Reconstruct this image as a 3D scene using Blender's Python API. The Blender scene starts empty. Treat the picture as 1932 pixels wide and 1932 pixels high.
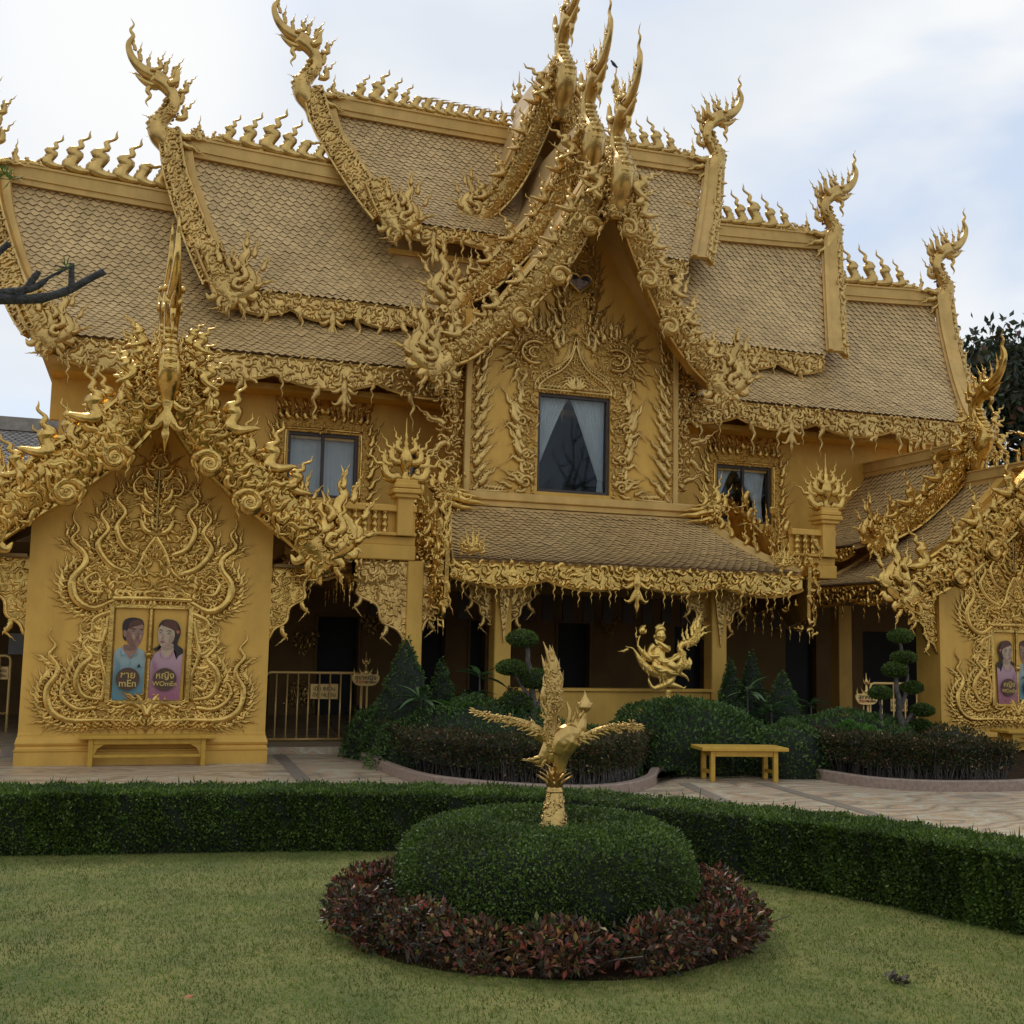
import bpy, math, random
import numpy as np
from mathutils import Matrix, Vector
rng = np.random.default_rng(7)
random.seed(7)
sc = bpy.context.scene
COL = sc.collection

# ------------------------------------------------------------------ camera
YAW, PITCH, ROLL, EYE, FPX, HALF = 19.0, 6.5, 1.15, 1.6, 2227.0, 966.0
def cam_axes():
    y, p, r = np.radians([YAW, PITCH, ROLL])
    f0 = np.array([np.sin(y), np.cos(y), 0]); r0 = np.array([np.cos(y), -np.sin(y), 0]); u0 = np.array([0, 0, 1.])
    f = f0*np.cos(p) + u0*np.sin(p); u1 = u0*np.cos(p) - f0*np.sin(p)
    return r0*np.cos(r) + u1*np.sin(r), u1*np.cos(r) - r0*np.sin(r), f
CR, CU, CF = cam_axes()
EYEP = np.array([0, 0, EYE])
cd = bpy.data.cameras.new('camera'); cam = bpy.data.objects.new('camera', cd); COL.objects.link(cam)
cam.matrix_world = Matrix(((CR[0], CU[0], -CF[0], 0), (CR[1], CU[1], -CF[1], 0), (CR[2], CU[2], -CF[2], EYE), (0, 0, 0, 1)))
cd.sensor_width = 36; cd.lens = 36*FPX/1932; cd.clip_end = 2000; cd.clip_start = .05
sc.camera = cam
def at(px, py, axis, val):
    """point where the sight line through a picture point (1932 px frame) meets the plane axis = val"""
    d = CF + CR*(px-HALF)/FPX - CU*(py-HALF)/FPX
    return EYEP + d*((val-EYEP[axis])/d[axis])
def gnd(px, py, z=0.0): return at(px, py, 2, z)

# ------------------------------------------------------------------ world and sun
w = bpy.data.worlds.new('World'); sc.world = w; w.use_nodes = True
nt = w.node_tree; nt.nodes.clear()
def N(nt, t, **k):
    n = nt.nodes.new(t)
    for a, b in k.items():
        if a.startswith('i_'):
            n.inputs[a[2:].replace('_', ' ')].default_value = b
        else: setattr(n, a, b)
    return n
SUN_EL, SUN_ROT = 48.0, -12.0          # degrees; rotation measured from +Y
sky = N(nt, 'ShaderNodeTexSky', sky_type='NISHITA', sun_disc=False, sun_elevation=math.radians(SUN_EL), sun_rotation=math.radians(SUN_ROT), air_density=1.2, dust_density=2.0)
bg = N(nt, 'ShaderNodeBackground'); bg.inputs[1].default_value = 0.1
out = N(nt, 'ShaderNodeOutputWorld')
tc = N(nt, 'ShaderNodeTexCoord')
mp = N(nt, 'ShaderNodeMapping'); mp.inputs['Scale'].default_value = (1.0, 1.0, 2.2); mp.inputs['Location'].default_value = (1.15, 2.7, .9)
nz = N(nt, 'ShaderNodeTexNoise'); nz.inputs['Scale'].default_value = 2.7; nz.inputs['Detail'].default_value = 5; nz.inputs['Roughness'].default_value = .48; nz.inputs['Distortion'].default_value = .35
rp = N(nt, 'ShaderNodeValToRGB'); rp.color_ramp.elements[0].position = .40; rp.color_ramp.elements[1].position = .585
rp.color_ramp.interpolation = 'EASE'
rp.color_ramp.elements[0].color = (.22, .22, .22, 1); rp.color_ramp.elements[1].color = (1, 1, 1, 1)
nz2 = N(nt, 'ShaderNodeTexNoise'); nz2.inputs['Scale'].default_value = 3.5; nz2.inputs['Detail'].default_value = 4
rp2 = N(nt, 'ShaderNodeValToRGB'); rp2.color_ramp.elements[0].color = (5.5, 5.9, 6.5, 1); rp2.color_ramp.elements[1].color = (6.9, 7.0, 7.1, 1)
rp2.color_ramp.elements[0].position = .35; rp2.color_ramp.elements[1].position = .65
mx = N(nt, 'ShaderNodeMix', data_type='RGBA')
blue = N(nt, 'ShaderNodeMix', data_type='RGBA'); blue.inputs[0].default_value = .72; blue.inputs[7].default_value = (4.3, 5.2, 6.7, 1)
L = nt.links.new
L(tc.outputs['Generated'], mp.inputs[0]); L(mp.outputs[0], nz.inputs[0]); L(mp.outputs[0], nz2.inputs[0])
L(nz.outputs[0], rp.inputs[0]); L(nz2.outputs[0], rp2.inputs[0])
L(sky.outputs[0], blue.inputs[6]); L(blue.outputs[2], mx.inputs[6]); L(rp.outputs[0], mx.inputs[0]); L(rp2.outputs[0], mx.inputs[7])
# the veiled sun's bright patch in the cloud
dirn = CF + CR*(235-HALF)/FPX - CU*(60-HALF)/FPX; dirn /= np.linalg.norm(dirn)
dt = N(nt, 'ShaderNodeVectorMath', operation='DOT_PRODUCT'); dt.inputs[1].default_value = tuple(dirn)
nrm = N(nt, 'ShaderNodeVectorMath', operation='NORMALIZE'); L(tc.outputs['Generated'], nrm.inputs[0]); L(nrm.outputs[0], dt.inputs[0])
mr = N(nt, 'ShaderNodeMapRange'); mr.inputs[1].default_value = .988; mr.inputs[2].default_value = 1.0; mr.inputs[3].default_value = 0; mr.inputs[4].default_value = 1
mr.interpolation_type = 'SMOOTHSTEP'
L(dt.outputs['Value'], mr.inputs[0])
mg = N(nt, 'ShaderNodeMix', data_type='RGBA'); mg.inputs[7].default_value = (7.1, 7.15, 7.15, 1)
L(mr.outputs[0], mg.inputs[0]); L(mx.outputs[2], mg.inputs[6]); L(mg.outputs[2], bg.inputs[0]); L(bg.outputs[0], out.inputs[0])

sd = bpy.data.lights.new('sun', 'SUN'); sd.energy = 0.9; sd.angle = math.radians(14); sd.color = (1, .94, .84)
sun = bpy.data.objects.new('sun', sd); COL.objects.link(sun)
se, sr = math.radians(SUN_EL), math.radians(SUN_ROT)
sdir = Vector((math.sin(sr)*math.cos(se), math.cos(sr)*math.cos(se), math.sin(se)))
sun.rotation_euler = sdir.to_track_quat('Z', 'Y').to_euler(); sun.location = (0, 30, 40)
sc.view_settings.view_transform = 'Standard'; sc.view_settings.look = 'None'; sc.view_settings.gamma = 1
sc.view_settings.use_curve_mapping = False; sc.view_settings.exposure = 0.46

# ------------------------------------------------------------------ materials
def mat(name, col, rough=.5, metal=0., col2=None, scale=4., bump=0., bscale=30., island=0., spec=.5, detail=4, coat=0, streak=0., bdist=.01):
    m = bpy.data.materials.new(name); m.use_nodes = True; t = m.node_tree; b = t.nodes['Principled BSDF']
    b.inputs['Roughness'].default_value = rough; b.inputs['Metallic'].default_value = metal
    b.inputs['Specular IOR Level'].default_value = spec
    if coat: b.inputs['Coat Weight'].default_value = coat; b.inputs['Coat Roughness'].default_value = .15
    tcn = N(t, 'ShaderNodeTexCoord')
    src = None
    base = N(t, 'ShaderNodeRGB'); base.outputs[0].default_value = (*col, 1); src = base.outputs[0]
    if col2:
        n = N(t, 'ShaderNodeTexNoise'); n.inputs['Scale'].default_value = scale; n.inputs['Detail'].default_value = detail; n.inputs['Roughness'].default_value = .6
        t.links.new(tcn.outputs['Object'], n.inputs[0])
        r = N(t, 'ShaderNodeValToRGB'); r.color_ramp.elements[0].position = .35; r.color_ramp.elements[1].position = .65
        r.color_ramp.elements[0].color = (*col2, 1); r.color_ramp.elements[1].color = (*col, 1)
        t.links.new(n.outputs[0], r.inputs[0]); src = r.outputs[0]
    if streak:
        mpn = N(t, 'ShaderNodeMapping'); mpn.inputs['Scale'].default_value = (2.6, 2.6, .9); t.links.new(tcn.outputs['Object'], mpn.inputs[0])
        ns = N(t, 'ShaderNodeTexNoise'); ns.inputs['Scale'].default_value = 1.; ns.inputs['Detail'].default_value = 7; ns.inputs['Roughness'].default_value = .7; t.links.new(mpn.outputs[0], ns.inputs[0])
        ms_ = N(t, 'ShaderNodeMapRange'); ms_.inputs[1].default_value = .32; ms_.inputs[2].default_value = .62; ms_.inputs[3].default_value = 1-streak; ms_.inputs[4].default_value = 1.06; t.links.new(ns.outputs[0], ms_.inputs[0])
        mm = N(t, 'ShaderNodeVectorMath', operation='SCALE'); t.links.new(src, mm.inputs[0]); t.links.new(ms_.outputs[0], mm.inputs['Scale']); src = mm.outputs[0]
    if island:
        g = N(t, 'ShaderNodeNewGeometry'); mrn = N(t, 'ShaderNodeMapRange'); mrn.inputs[3].default_value = 1-island; mrn.inputs[4].default_value = 1+island
        t.links.new(g.outputs['Random Per Island'], mrn.inputs[0])
        mm = N(t, 'ShaderNodeVectorMath', operation='SCALE'); t.links.new(src, mm.inputs[0]); t.links.new(mrn.outputs[0], mm.inputs['Scale']); src = mm.outputs[0]
    t.links.new(src, b.inputs['Base Color'])
    if bump:
        n = N(t, 'ShaderNodeTexNoise'); n.inputs['Scale'].default_value = bscale; n.inputs['Detail'].default_value = 4
        t.links.new(tcn.outputs['Object'], n.inputs[0])
        bp = N(t, 'ShaderNodeBump'); bp.inputs['Strength'].default_value = bump; bp.inputs['Distance'].default_value = bdist
        t.links.new(n.outputs[0], bp.inputs['Height']); t.links.new(bp.outputs[0], b.inputs['Normal'])
    return m
M = {}
M['gold'] = mat('gold_leaf_paint', (.68, .45, .145), .30, .86, (.46, .29, .09), 4, .3, 26, spec=.6)
M['goldb'] = mat('bright_gold_leaf', (.76, .50, .14), .22, .94, (.46, .28, .07), 5, .25, 26, spec=.6)
M['goldst'] = mat('polished_gold_statue', (.95, .66, .17), .28, .6, (.85, .55, .13), 6, .1, 30, spec=.7)
M['gallery'] = mat('dim_gallery_wall', (.26, .145, .04), .7, .05, (.20, .11, .03), 1.5, .2, 60)  # wall gold darkened so the colour carries the gallery's shade
M['wall'] = mat('matt_gold_wall', (.72, .43, .085), .52, .25, (.63, .365, .07), 1.3, .5, 110, spec=.4, bdist=.006, streak=.13)
M['beam'] = mat('pale_gold_render', (.68, .44, .14), .55, .25, (.58, .37, .11), 2, .3, 60, spec=.35, bdist=.004, streak=.16)
M['tile'] = mat('gold_clay_tile', (.66, .45, .19), .45, .22, (.54, .36, .145), .8, .15, 60, island=.13, spec=.4, detail=8, streak=.13)
M['tileedge'] = mat('unglazed_tile_edge', (.11, .062, .025), .8)  # dark brown paints in the shade between overlapping tiles
M['shade'] = mat('dull_gold_ceiling', (.22, .13, .035), .7, .05)  # gold darkened in colour for shaded ceilings, beams and soffits
M['dark'] = mat('dark_doorway', (.012, .01, .008), .6)  # near-black stands in for the darkness of unlit interiors
M['frame'] = mat('brown_window_frame', (.05, .032, .02), .45)
M['curtain'] = mat('pale_curtain', (.80, .82, .80), .8, 0, (.70, .73, .74), 8)
M['bench'] = mat('yellow_gold_bench', (.62, .37, .05), .5, .15, (.50, .29, .04), 7, .2, 40, spec=.4)
M['rail'] = mat('cream_gold_paint', (.75, .50, .17), .35, .3)
M['curb'] = mat('pink_granite', (.36, .26, .19), .65, 0, (.24, .17, .13), 22, .3, 120, detail=8)
M['soil'] = mat('dark_soil', (.045, .025, .013), .95, 0, (.02, .012, .007), 9, .8, 60, spec=.05)
M['bark'] = mat('grey_bark', (.13, .11, .085), .85, 0, (.06, .05, .04), 14, .7, 50)
M['branch'] = mat('dark_grey_bark', (.085, .08, .07), .85, 0, (.03, .028, .025), 22, 1., 60, bdist=.02)
M['stone'] = mat('grey_roof', (.32, .31, .28), .8, 0, (.22, .21, .19), 6, .2, 30, island=.15)
M['ink'] = mat('dark_ink', (.02, .015, .012), .6)
M['red'] = mat('red_ink', (.45, .04, .02), .6)
M['white'] = mat('white_sheet', (.55, .55, .5), .7)

def leafmat(name, stops, rough=.5, trans=.25, spec=.4):
    m = bpy.data.materials.new(name); m.use_nodes = True; t = m.node_tree; b = t.nodes['Principled BSDF']
    b.inputs['Roughness'].default_value = rough; b.inputs['Specular IOR Level'].default_value = spec
    g = N(t, 'ShaderNodeNewGeometry'); r = N(t, 'ShaderNodeValToRGB'); cr = r.color_ramp
    while len(cr.elements) < len(stops): cr.elements.new(.5)
    for e, (p, c) in zip(cr.elements, stops): e.position = p; e.color = (*c, 1)
    t.links.new(g.outputs['Random Per Island'], r.inputs[0])
    tcn = N(t, 'ShaderNodeTexCoord'); n = N(t, 'ShaderNodeTexNoise'); n.inputs['Scale'].default_value = 2.6; n.inputs['Detail'].default_value = 5
    t.links.new(tcn.outputs['Object'], n.inputs[0])
    mrn = N(t, 'ShaderNodeMapRange'); mrn.inputs[1].default_value = .3; mrn.inputs[2].default_value = .7; mrn.inputs[3].default_value = .6; mrn.inputs[4].default_value = 1.4
    t.links.new(n.outputs[0], mrn.inputs[0])
    mm = N(t, 'ShaderNodeVectorMath', operation='SCALE'); t.links.new(r.outputs[0], mm.inputs[0]); t.links.new(mrn.outputs[0], mm.inputs['Scale'])
    t.links.new(mm.outputs[0], b.inputs['Base Color'])
    tr = N(t, 'ShaderNodeBsdfTranslucent'); t.links.new(mm.outputs[0], tr.inputs[0])
    ms = N(t, 'ShaderNodeMixShader'); ms.inputs[0].default_value = trans
    t.links.new(b.outputs[0], ms.inputs[1]); t.links.new(tr.outputs[0], ms.inputs[2]); t.links.new(ms.outputs[0], t.nodes['Material Output'].inputs[0])
    return m
M['hedge'] = leafmat('hedge_leaf', [(0, (.032, .062, .008)), (.6, (.066, .115, .012)), (.92, (.13, .19, .024)), (1, (.2, .23, .07))])
M['redleaf'] = leafmat('copper_leaf', [(0, (.04, .06, .015)), (.22, (.035, .025, .010)), (.5, (.075, .034, .016)), (.72, (.12, .042, .022)), (.84, (.30, .07, .05)), (.92, (.32, .16, .06)), (1, (.14, .20, .04))], .4)
M['brownleaf'] = leafmat('bronze_leaf', [(0, (.028, .05, .008)), (.45, (.045, .05, .012)), (.7, (.065, .038, .016)), (.92, (.09, .045, .022)), (1, (.34, .24, .13))], .45, .2, .25)
M['shrub'] = leafmat('shrub_leaf', [(0, (.026, .06, .011)), (.6, (.06, .12, .02)), (1, (.13, .20, .045))])
M['lime'] = leafmat('bright_leaf', [(0, (.04, .10, .012)), (.6, (.07, .17, .02)), (1, (.12, .24, .04))])
M['grass'] = leafmat('grass_blade', [(0, (.068, .118, .012)), (.5, (.115, .18, .02)), (.8, (.165, .22, .032)), (.93, (.29, .245, .06)), (1, (.34, .25, .11))], .6, .3, .3)
M['treeleaf'] = leafmat('tree_leaf', [(0, (.015, .025, .01)), (.6, (.03, .05, .016)), (.9, (.06, .05, .025)), (1, (.12, .05, .03))])

def lawnmat():
    m = mat('lawn_turf', (.085, .11, .028), .9); t = m.node_tree; b = t.nodes['Principled BSDF']
    tcn = N(t, 'ShaderNodeTexCoord'); n = N(t, 'ShaderNodeTexNoise'); n.inputs['Scale'].default_value = 1.4; n.inputs['Detail'].default_value = 12; n.inputs['Roughness'].default_value = .75
    r = N(t, 'ShaderNodeValToRGB'); e = r.color_ramp.elements; e[0].position = .35; e[0].color = (.075, .10, .012, 1); e[1].position = .65; e[1].color = (.22, .20, .045, 1)
    t.links.new(tcn.outputs['Object'], n.inputs[0]); t.links.new(n.outputs[0], r.inputs[0]); t.links.new(r.outputs[0], b.inputs['Base Color'])
    bp = N(t, 'ShaderNodeBump'); bp.inputs['Strength'].default_value = .8; bp.inputs['Distance'].default_value = .03
    n2 = N(t, 'ShaderNodeTexNoise'); n2.inputs['Scale'].default_value = 40; n2.inputs['Detail'].default_value = 6; t.links.new(tcn.outputs['Object'], n2.inputs[0])
    t.links.new(n2.outputs[0], bp.inputs['Height']); t.links.new(bp.outputs[0], b.inputs['Normal'])
    return m
M['lawn'] = lawnmat()
def pavemat():
    m = mat('polished_marble_paving', (.3, .25, .2), .42); t = m.node_tree; b = t.nodes['Principled BSDF']
    tcn = N(t, 'ShaderNodeTexCoord'); n = N(t, 'ShaderNodeTexNoise'); n.inputs['Scale'].default_value = .55; n.inputs['Detail'].default_value = 6
    mp_ = N(t, 'ShaderNodeMapping'); mp_.inputs['Scale'].default_value = (1, 1.6, 1); t.links.new(tcn.outputs['Object'], mp_.inputs[0]); t.links.new(mp_.outputs[0], n.inputs[0])
    va = N(t, 'ShaderNodeVectorMath', operation='SCALE'); va.inputs['Scale'].default_value = 5.; t.links.new(n.outputs['Color'], va.inputs[0])
    vb = N(t, 'ShaderNodeVectorMath', operation='ADD'); t.links.new(va.outputs[0], vb.inputs[0]); t.links.new(mp_.outputs[0], vb.inputs[1])
    wv = N(t, 'ShaderNodeTexWave', wave_type='RINGS'); wv.inputs['Scale'].default_value = .55; wv.inputs['Distortion'].default_value = 3; wv.inputs['Detail'].default_value = 4; wv.inputs['Detail Roughness'].default_value = .7
    t.links.new(vb.outputs[0], wv.inputs[0])
    r = N(t, 'ShaderNodeValToRGB'); cr = r.color_ramp
    for _ in range(4): cr.elements.new(.5)
    for e, (p, c) in zip(cr.elements, [(0, (.27, .23, .17)), (.22, (.56, .36, .20)), (.42, (.36, .30, .21)), (.6, (.62, .43, .24)), (.8, (.40, .33, .23)), (1, (.56, .48, .34))]): e.position = p; e.color = (*c, 1)
    t.links.new(wv.outputs['Color'], r.inputs[0])
    v = N(t, 'ShaderNodeTexVoronoi'); v.inputs['Scale'].default_value = 14; t.links.new(mp_.outputs[0], v.inputs[0])
    mx_ = N(t, 'ShaderNodeMix', data_type='RGBA', blend_type='OVERLAY'); mx_.inputs[0].default_value = .07
    t.links.new(r.outputs[0], mx_.inputs[6]); t.links.new(v.outputs['Color'], mx_.inputs[7])
    t.links.new(mx_.outputs[2], b.inputs['Base Color'])
    return m
M['pave'] = pavemat()
def glassmat():
    m = bpy.data.materials.new('window_glass'); m.use_nodes = True; t = m.node_tree; t.nodes.remove(t.nodes['Principled BSDF'])
    gl = N(t, 'ShaderNodeBsdfGlossy'); gl.inputs['Roughness'].default_value = .03; gl.inputs['Color'].default_value = (.8, .85, .9, 1)
    tr = N(t, 'ShaderNodeBsdfTransparent'); tr.inputs[0].default_value = (.86, .88, .88, 1)
    fr = N(t, 'ShaderNodeFresnel'); fr.inputs[0].default_value = 1.33
    ms = N(t, 'ShaderNodeMixShader'); t.links.new(fr.outputs[0], ms.inputs[0]); t.links.new(tr.outputs[0], ms.inputs[1]); t.links.new(gl.outputs[0], ms.inputs[2])
    t.links.new(ms.outputs[0], t.nodes['Material Output'].inputs[0]); return m
M['glass'] = glassmat()

# ------------------------------------------------------------------ mesh buffers and object helpers
class Buf:
    def __init__(s): s.v = []; s.q = []; s.t = []; s.n = 0
    def add(s, V, Q=None, T=None):
        V = np.asarray(V, float).reshape(-1, 3)
        if Q is not None and len(Q): s.q.append(np.asarray(Q, int)+s.n)
        if T is not None and len(T): s.t.append(np.asarray(T, int)+s.n)
        s.v.append(V); s.n += len(V); return s
    def arrays(s):
        V = np.concatenate(s.v) if s.v else np.zeros((0, 3))
        Q = np.concatenate(s.q) if s.q else np.zeros((0, 4), int)
        T = np.concatenate(s.t) if s.t else np.zeros((0, 3), int)
        return V, Q, T
def mk(name, buf, m, smooth=False):
    V, Q, T = buf.arrays() if isinstance(buf, Buf) else buf
    me = bpy.data.meshes.new(name); me.vertices.add(len(V)); me.vertices.foreach_set('co', V.astype(np.float32).ravel())
    nl = len(Q)*4+len(T)*3; me.loops.add(nl); me.polygons.add(len(Q)+len(T))
    me.loops.foreach_set('vertex_index', np.concatenate([Q.ravel(), T.ravel()]).astype(np.int32))
    st = np.concatenate([np.arange(len(Q))*4, len(Q)*4+np.arange(len(T))*3]).astype(np.int32)
    me.polygons.foreach_set('loop_start', st)
    me.polygons.foreach_set('loop_total', np.concatenate([np.full(len(Q), 4), np.full(len(T), 3)]).astype(np.int32))
    me.polygons.foreach_set('use_smooth', np.full(len(Q)+len(T), bool(smooth)))
    me.update(calc_edges=True); me.validate()
    if m is not None: me.materials.append(M[m] if isinstance(m, str) else m)
    return me
WM = {}
def link(o, parent=None, mw=None):
    COL.objects.link(o); mw = mw if mw is not None else Matrix.Identity(4)
    WM[o.name] = mw
    if parent is not None:
        o.parent = parent; o.matrix_basis = WM[parent.name].inverted() @ mw
    else: o.matrix_basis = mw
    return o
def tag(o, label=None, cat=None, group=None, kind=None):
    if label: o['label'] = label
    if cat: o['category'] = cat
    if group: o['group'] = group
    if kind: o['kind'] = kind
    return o
def obj(name, buf, m, parent=None, smooth=False, mw=None, **k):
    me = buf if isinstance(buf, bpy.types.Mesh) else mk(name, buf, m, smooth)
    return tag(link(bpy.data.objects.new(name, me), parent, mw), **k)
def thing(name, loc, label, cat, group=None):
    o = bpy.data.objects.new(name, None); o.empty_display_size = .2
    link(o, None, Matrix.Translation(loc)); return tag(o, label, cat, group)
def frame(O, U, V, W, s=1.):
    """matrix taking local x->U, y->V, z->W"""
    U, V, W = [np.asarray(a, float)*s for a in (U, V, W)]
    return Matrix(((U[0], V[0], W[0], O[0]), (U[1], V[1], W[1], O[1]), (U[2], V[2], W[2], O[2]), (0, 0, 0, 1)))
def nrmz(a): a = np.asarray(a, float); return a/(np.linalg.norm(a, axis=-1, keepdims=True)+1e-12)
BOXF = [[0, 3, 2, 1], [4, 5, 6, 7], [0, 1, 5, 4], [1, 2, 6, 5], [2, 3, 7, 6], [3, 0, 4, 7]]
def box(b, x0, x1, y0, y1, z0, z1):
    b.add([(x0, y0, z0), (x1, y0, z0), (x1, y1, z0), (x0, y1, z0), (x0, y0, z1), (x1, y0, z1), (x1, y1, z1), (x0, y1, z1)], BOXF); return b
def bevbox(b, x0, x1, y0, y1, z0, z1, e=.01):
    """box with chamfered vertical and horizontal edges: three stacked rings"""
    V = []; lv = [(z0, e), (z0+e, 0), (z1-e, 0), (z1, e)]
    for z, i in lv:
        V += [(x0+i+e, y0+i, z), (x1-i-e, y0+i, z), (x1-i, y0+i+e, z), (x1-i, y1-i-e, z), (x1-i-e, y1-i, z), (x0+i+e, y1-i, z), (x0+i, y1-i-e, z), (x0+i, y0+i+e, z)]
    Q = []
    for k in range(3):
        for j in range(8): Q.append([k*8+j, k*8+(j+1) % 8, k*8+8+(j+1) % 8, k*8+8+j])
    for o_, r in ((0, 1), (24, 0)):
        f = [[o_+0, o_+1, o_+2, o_+7], [o_+7, o_+2, o_+3, o_+6], [o_+6, o_+3, o_+4, o_+5]]
        Q += [list(reversed(x)) for x in f] if r else f
    b.add(V, Q); return b
def prism(b, poly, d0, d1, U=(1, 0, 0), V=(0, 0, 1), W=(0, -1, 0), O=(0, 0, 0)):
    """fan-filled outline (u,v) extruded from depth d0 to d1 along W; outline must be star-shaped about its mean"""
    poly = np.asarray(poly, float); n = len(poly); U, V, W, O = map(np.asarray, (U, V, W, O))
    c = poly.mean(0); P = np.vstack([poly, c])
    A = O+P[:, :1]*U+P[:, 1:2]*V
    VV = np.vstack([A+W*d0, A+W*d1]); T = []; Q = []
    for i in range(n):
        j = (i+1) % n
        T.append([n, j, i]); T.append([2*n+1, n+1+i, n+1+j]); Q.append([i, j, n+1+j, n+1+i])
    b.add(VV, Q, T); return b
def stroke(P, R, Wv, t=.6, Nn=6, half=False, cap=False):
    P = np.asarray(P, float); R = np.asarray(R, float); n = len(P)
    T = nrmz(np.gradient(P, axis=0)); Wv = np.broadcast_to(nrmz(Wv), P.shape)
    B = nrmz(np.cross(Wv, T)); K = Nn+1 if half else Nn
    ph = np.linspace(0, math.pi, K) if half else np.arange(K)*2*math.pi/K
    tt = np.broadcast_to(np.asarray(t, float), (n,))
    V = P[:, None]+B[:, None]*(R[:, None]*np.cos(ph))[..., None]+Wv[:, None]*((R*tt)[:, None]*np.sin(ph))[..., None]
    V = V.reshape(-1, 3); i = np.arange(n-1)[:, None]; j = np.arange(K if not half else K-1)[None]
    jn = (j+1) % K
    Q = np.stack([i*K+j, i*K+jn, (i+1)*K+jn, (i+1)*K+j], -1).reshape(-1, 4)
    Tr = None
    if not half:
        V = np.vstack([V, P[0], P[-1]]); a = len(V)-2
        Tr = [[a, (k+1) % K, k] for k in range(K)]+[[a+1, (n-1)*K+k, (n-1)*K+(k+1) % K] for k in range(K)]
    return V, Q, Tr
def spline(P, n):
    """Catmull-Rom through control points of any width"""
    P = np.asarray(P, float); m = len(P)
    if m < 3: return P[0]+(P[-1]-P[0])*np.linspace(0, 1, n)[:, None]
    E = np.vstack([2*P[0]-P[1], P, 2*P[-1]-P[-2]]); s = np.linspace(0, m-1, n); i = np.minimum(s.astype(int), m-2); f = (s-i)[:, None]
    a, b_, c, d = E[i], E[i+1], E[i+2], E[i+3]
    return .5*((2*b_)+(c-a)*f+(2*a-5*b_+4*c-d)*f*f+(3*b_-a-3*c+d)*f**3)
def lathe(b, prof, Nn=12, O=(0, 0, 0)):
    prof = np.asarray(prof, float); n = len(prof); ph = np.arange(Nn)*2*math.pi/Nn
    V = np.stack([prof[:, :1]*np.cos(ph), prof[:, :1]*np.sin(ph), np.repeat(prof[:, 1:2], Nn, 1)], -1).reshape(-1, 3)+np.asarray(O)
    i = np.arange(n-1)[:, None]; j = np.arange(Nn)[None]; jn = (j+1) % Nn
    b.add(V, np.stack([i*Nn+j, i*Nn+jn, (i+1)*Nn+jn, (i+1)*Nn+j], -1).reshape(-1, 4)); return b

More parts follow.
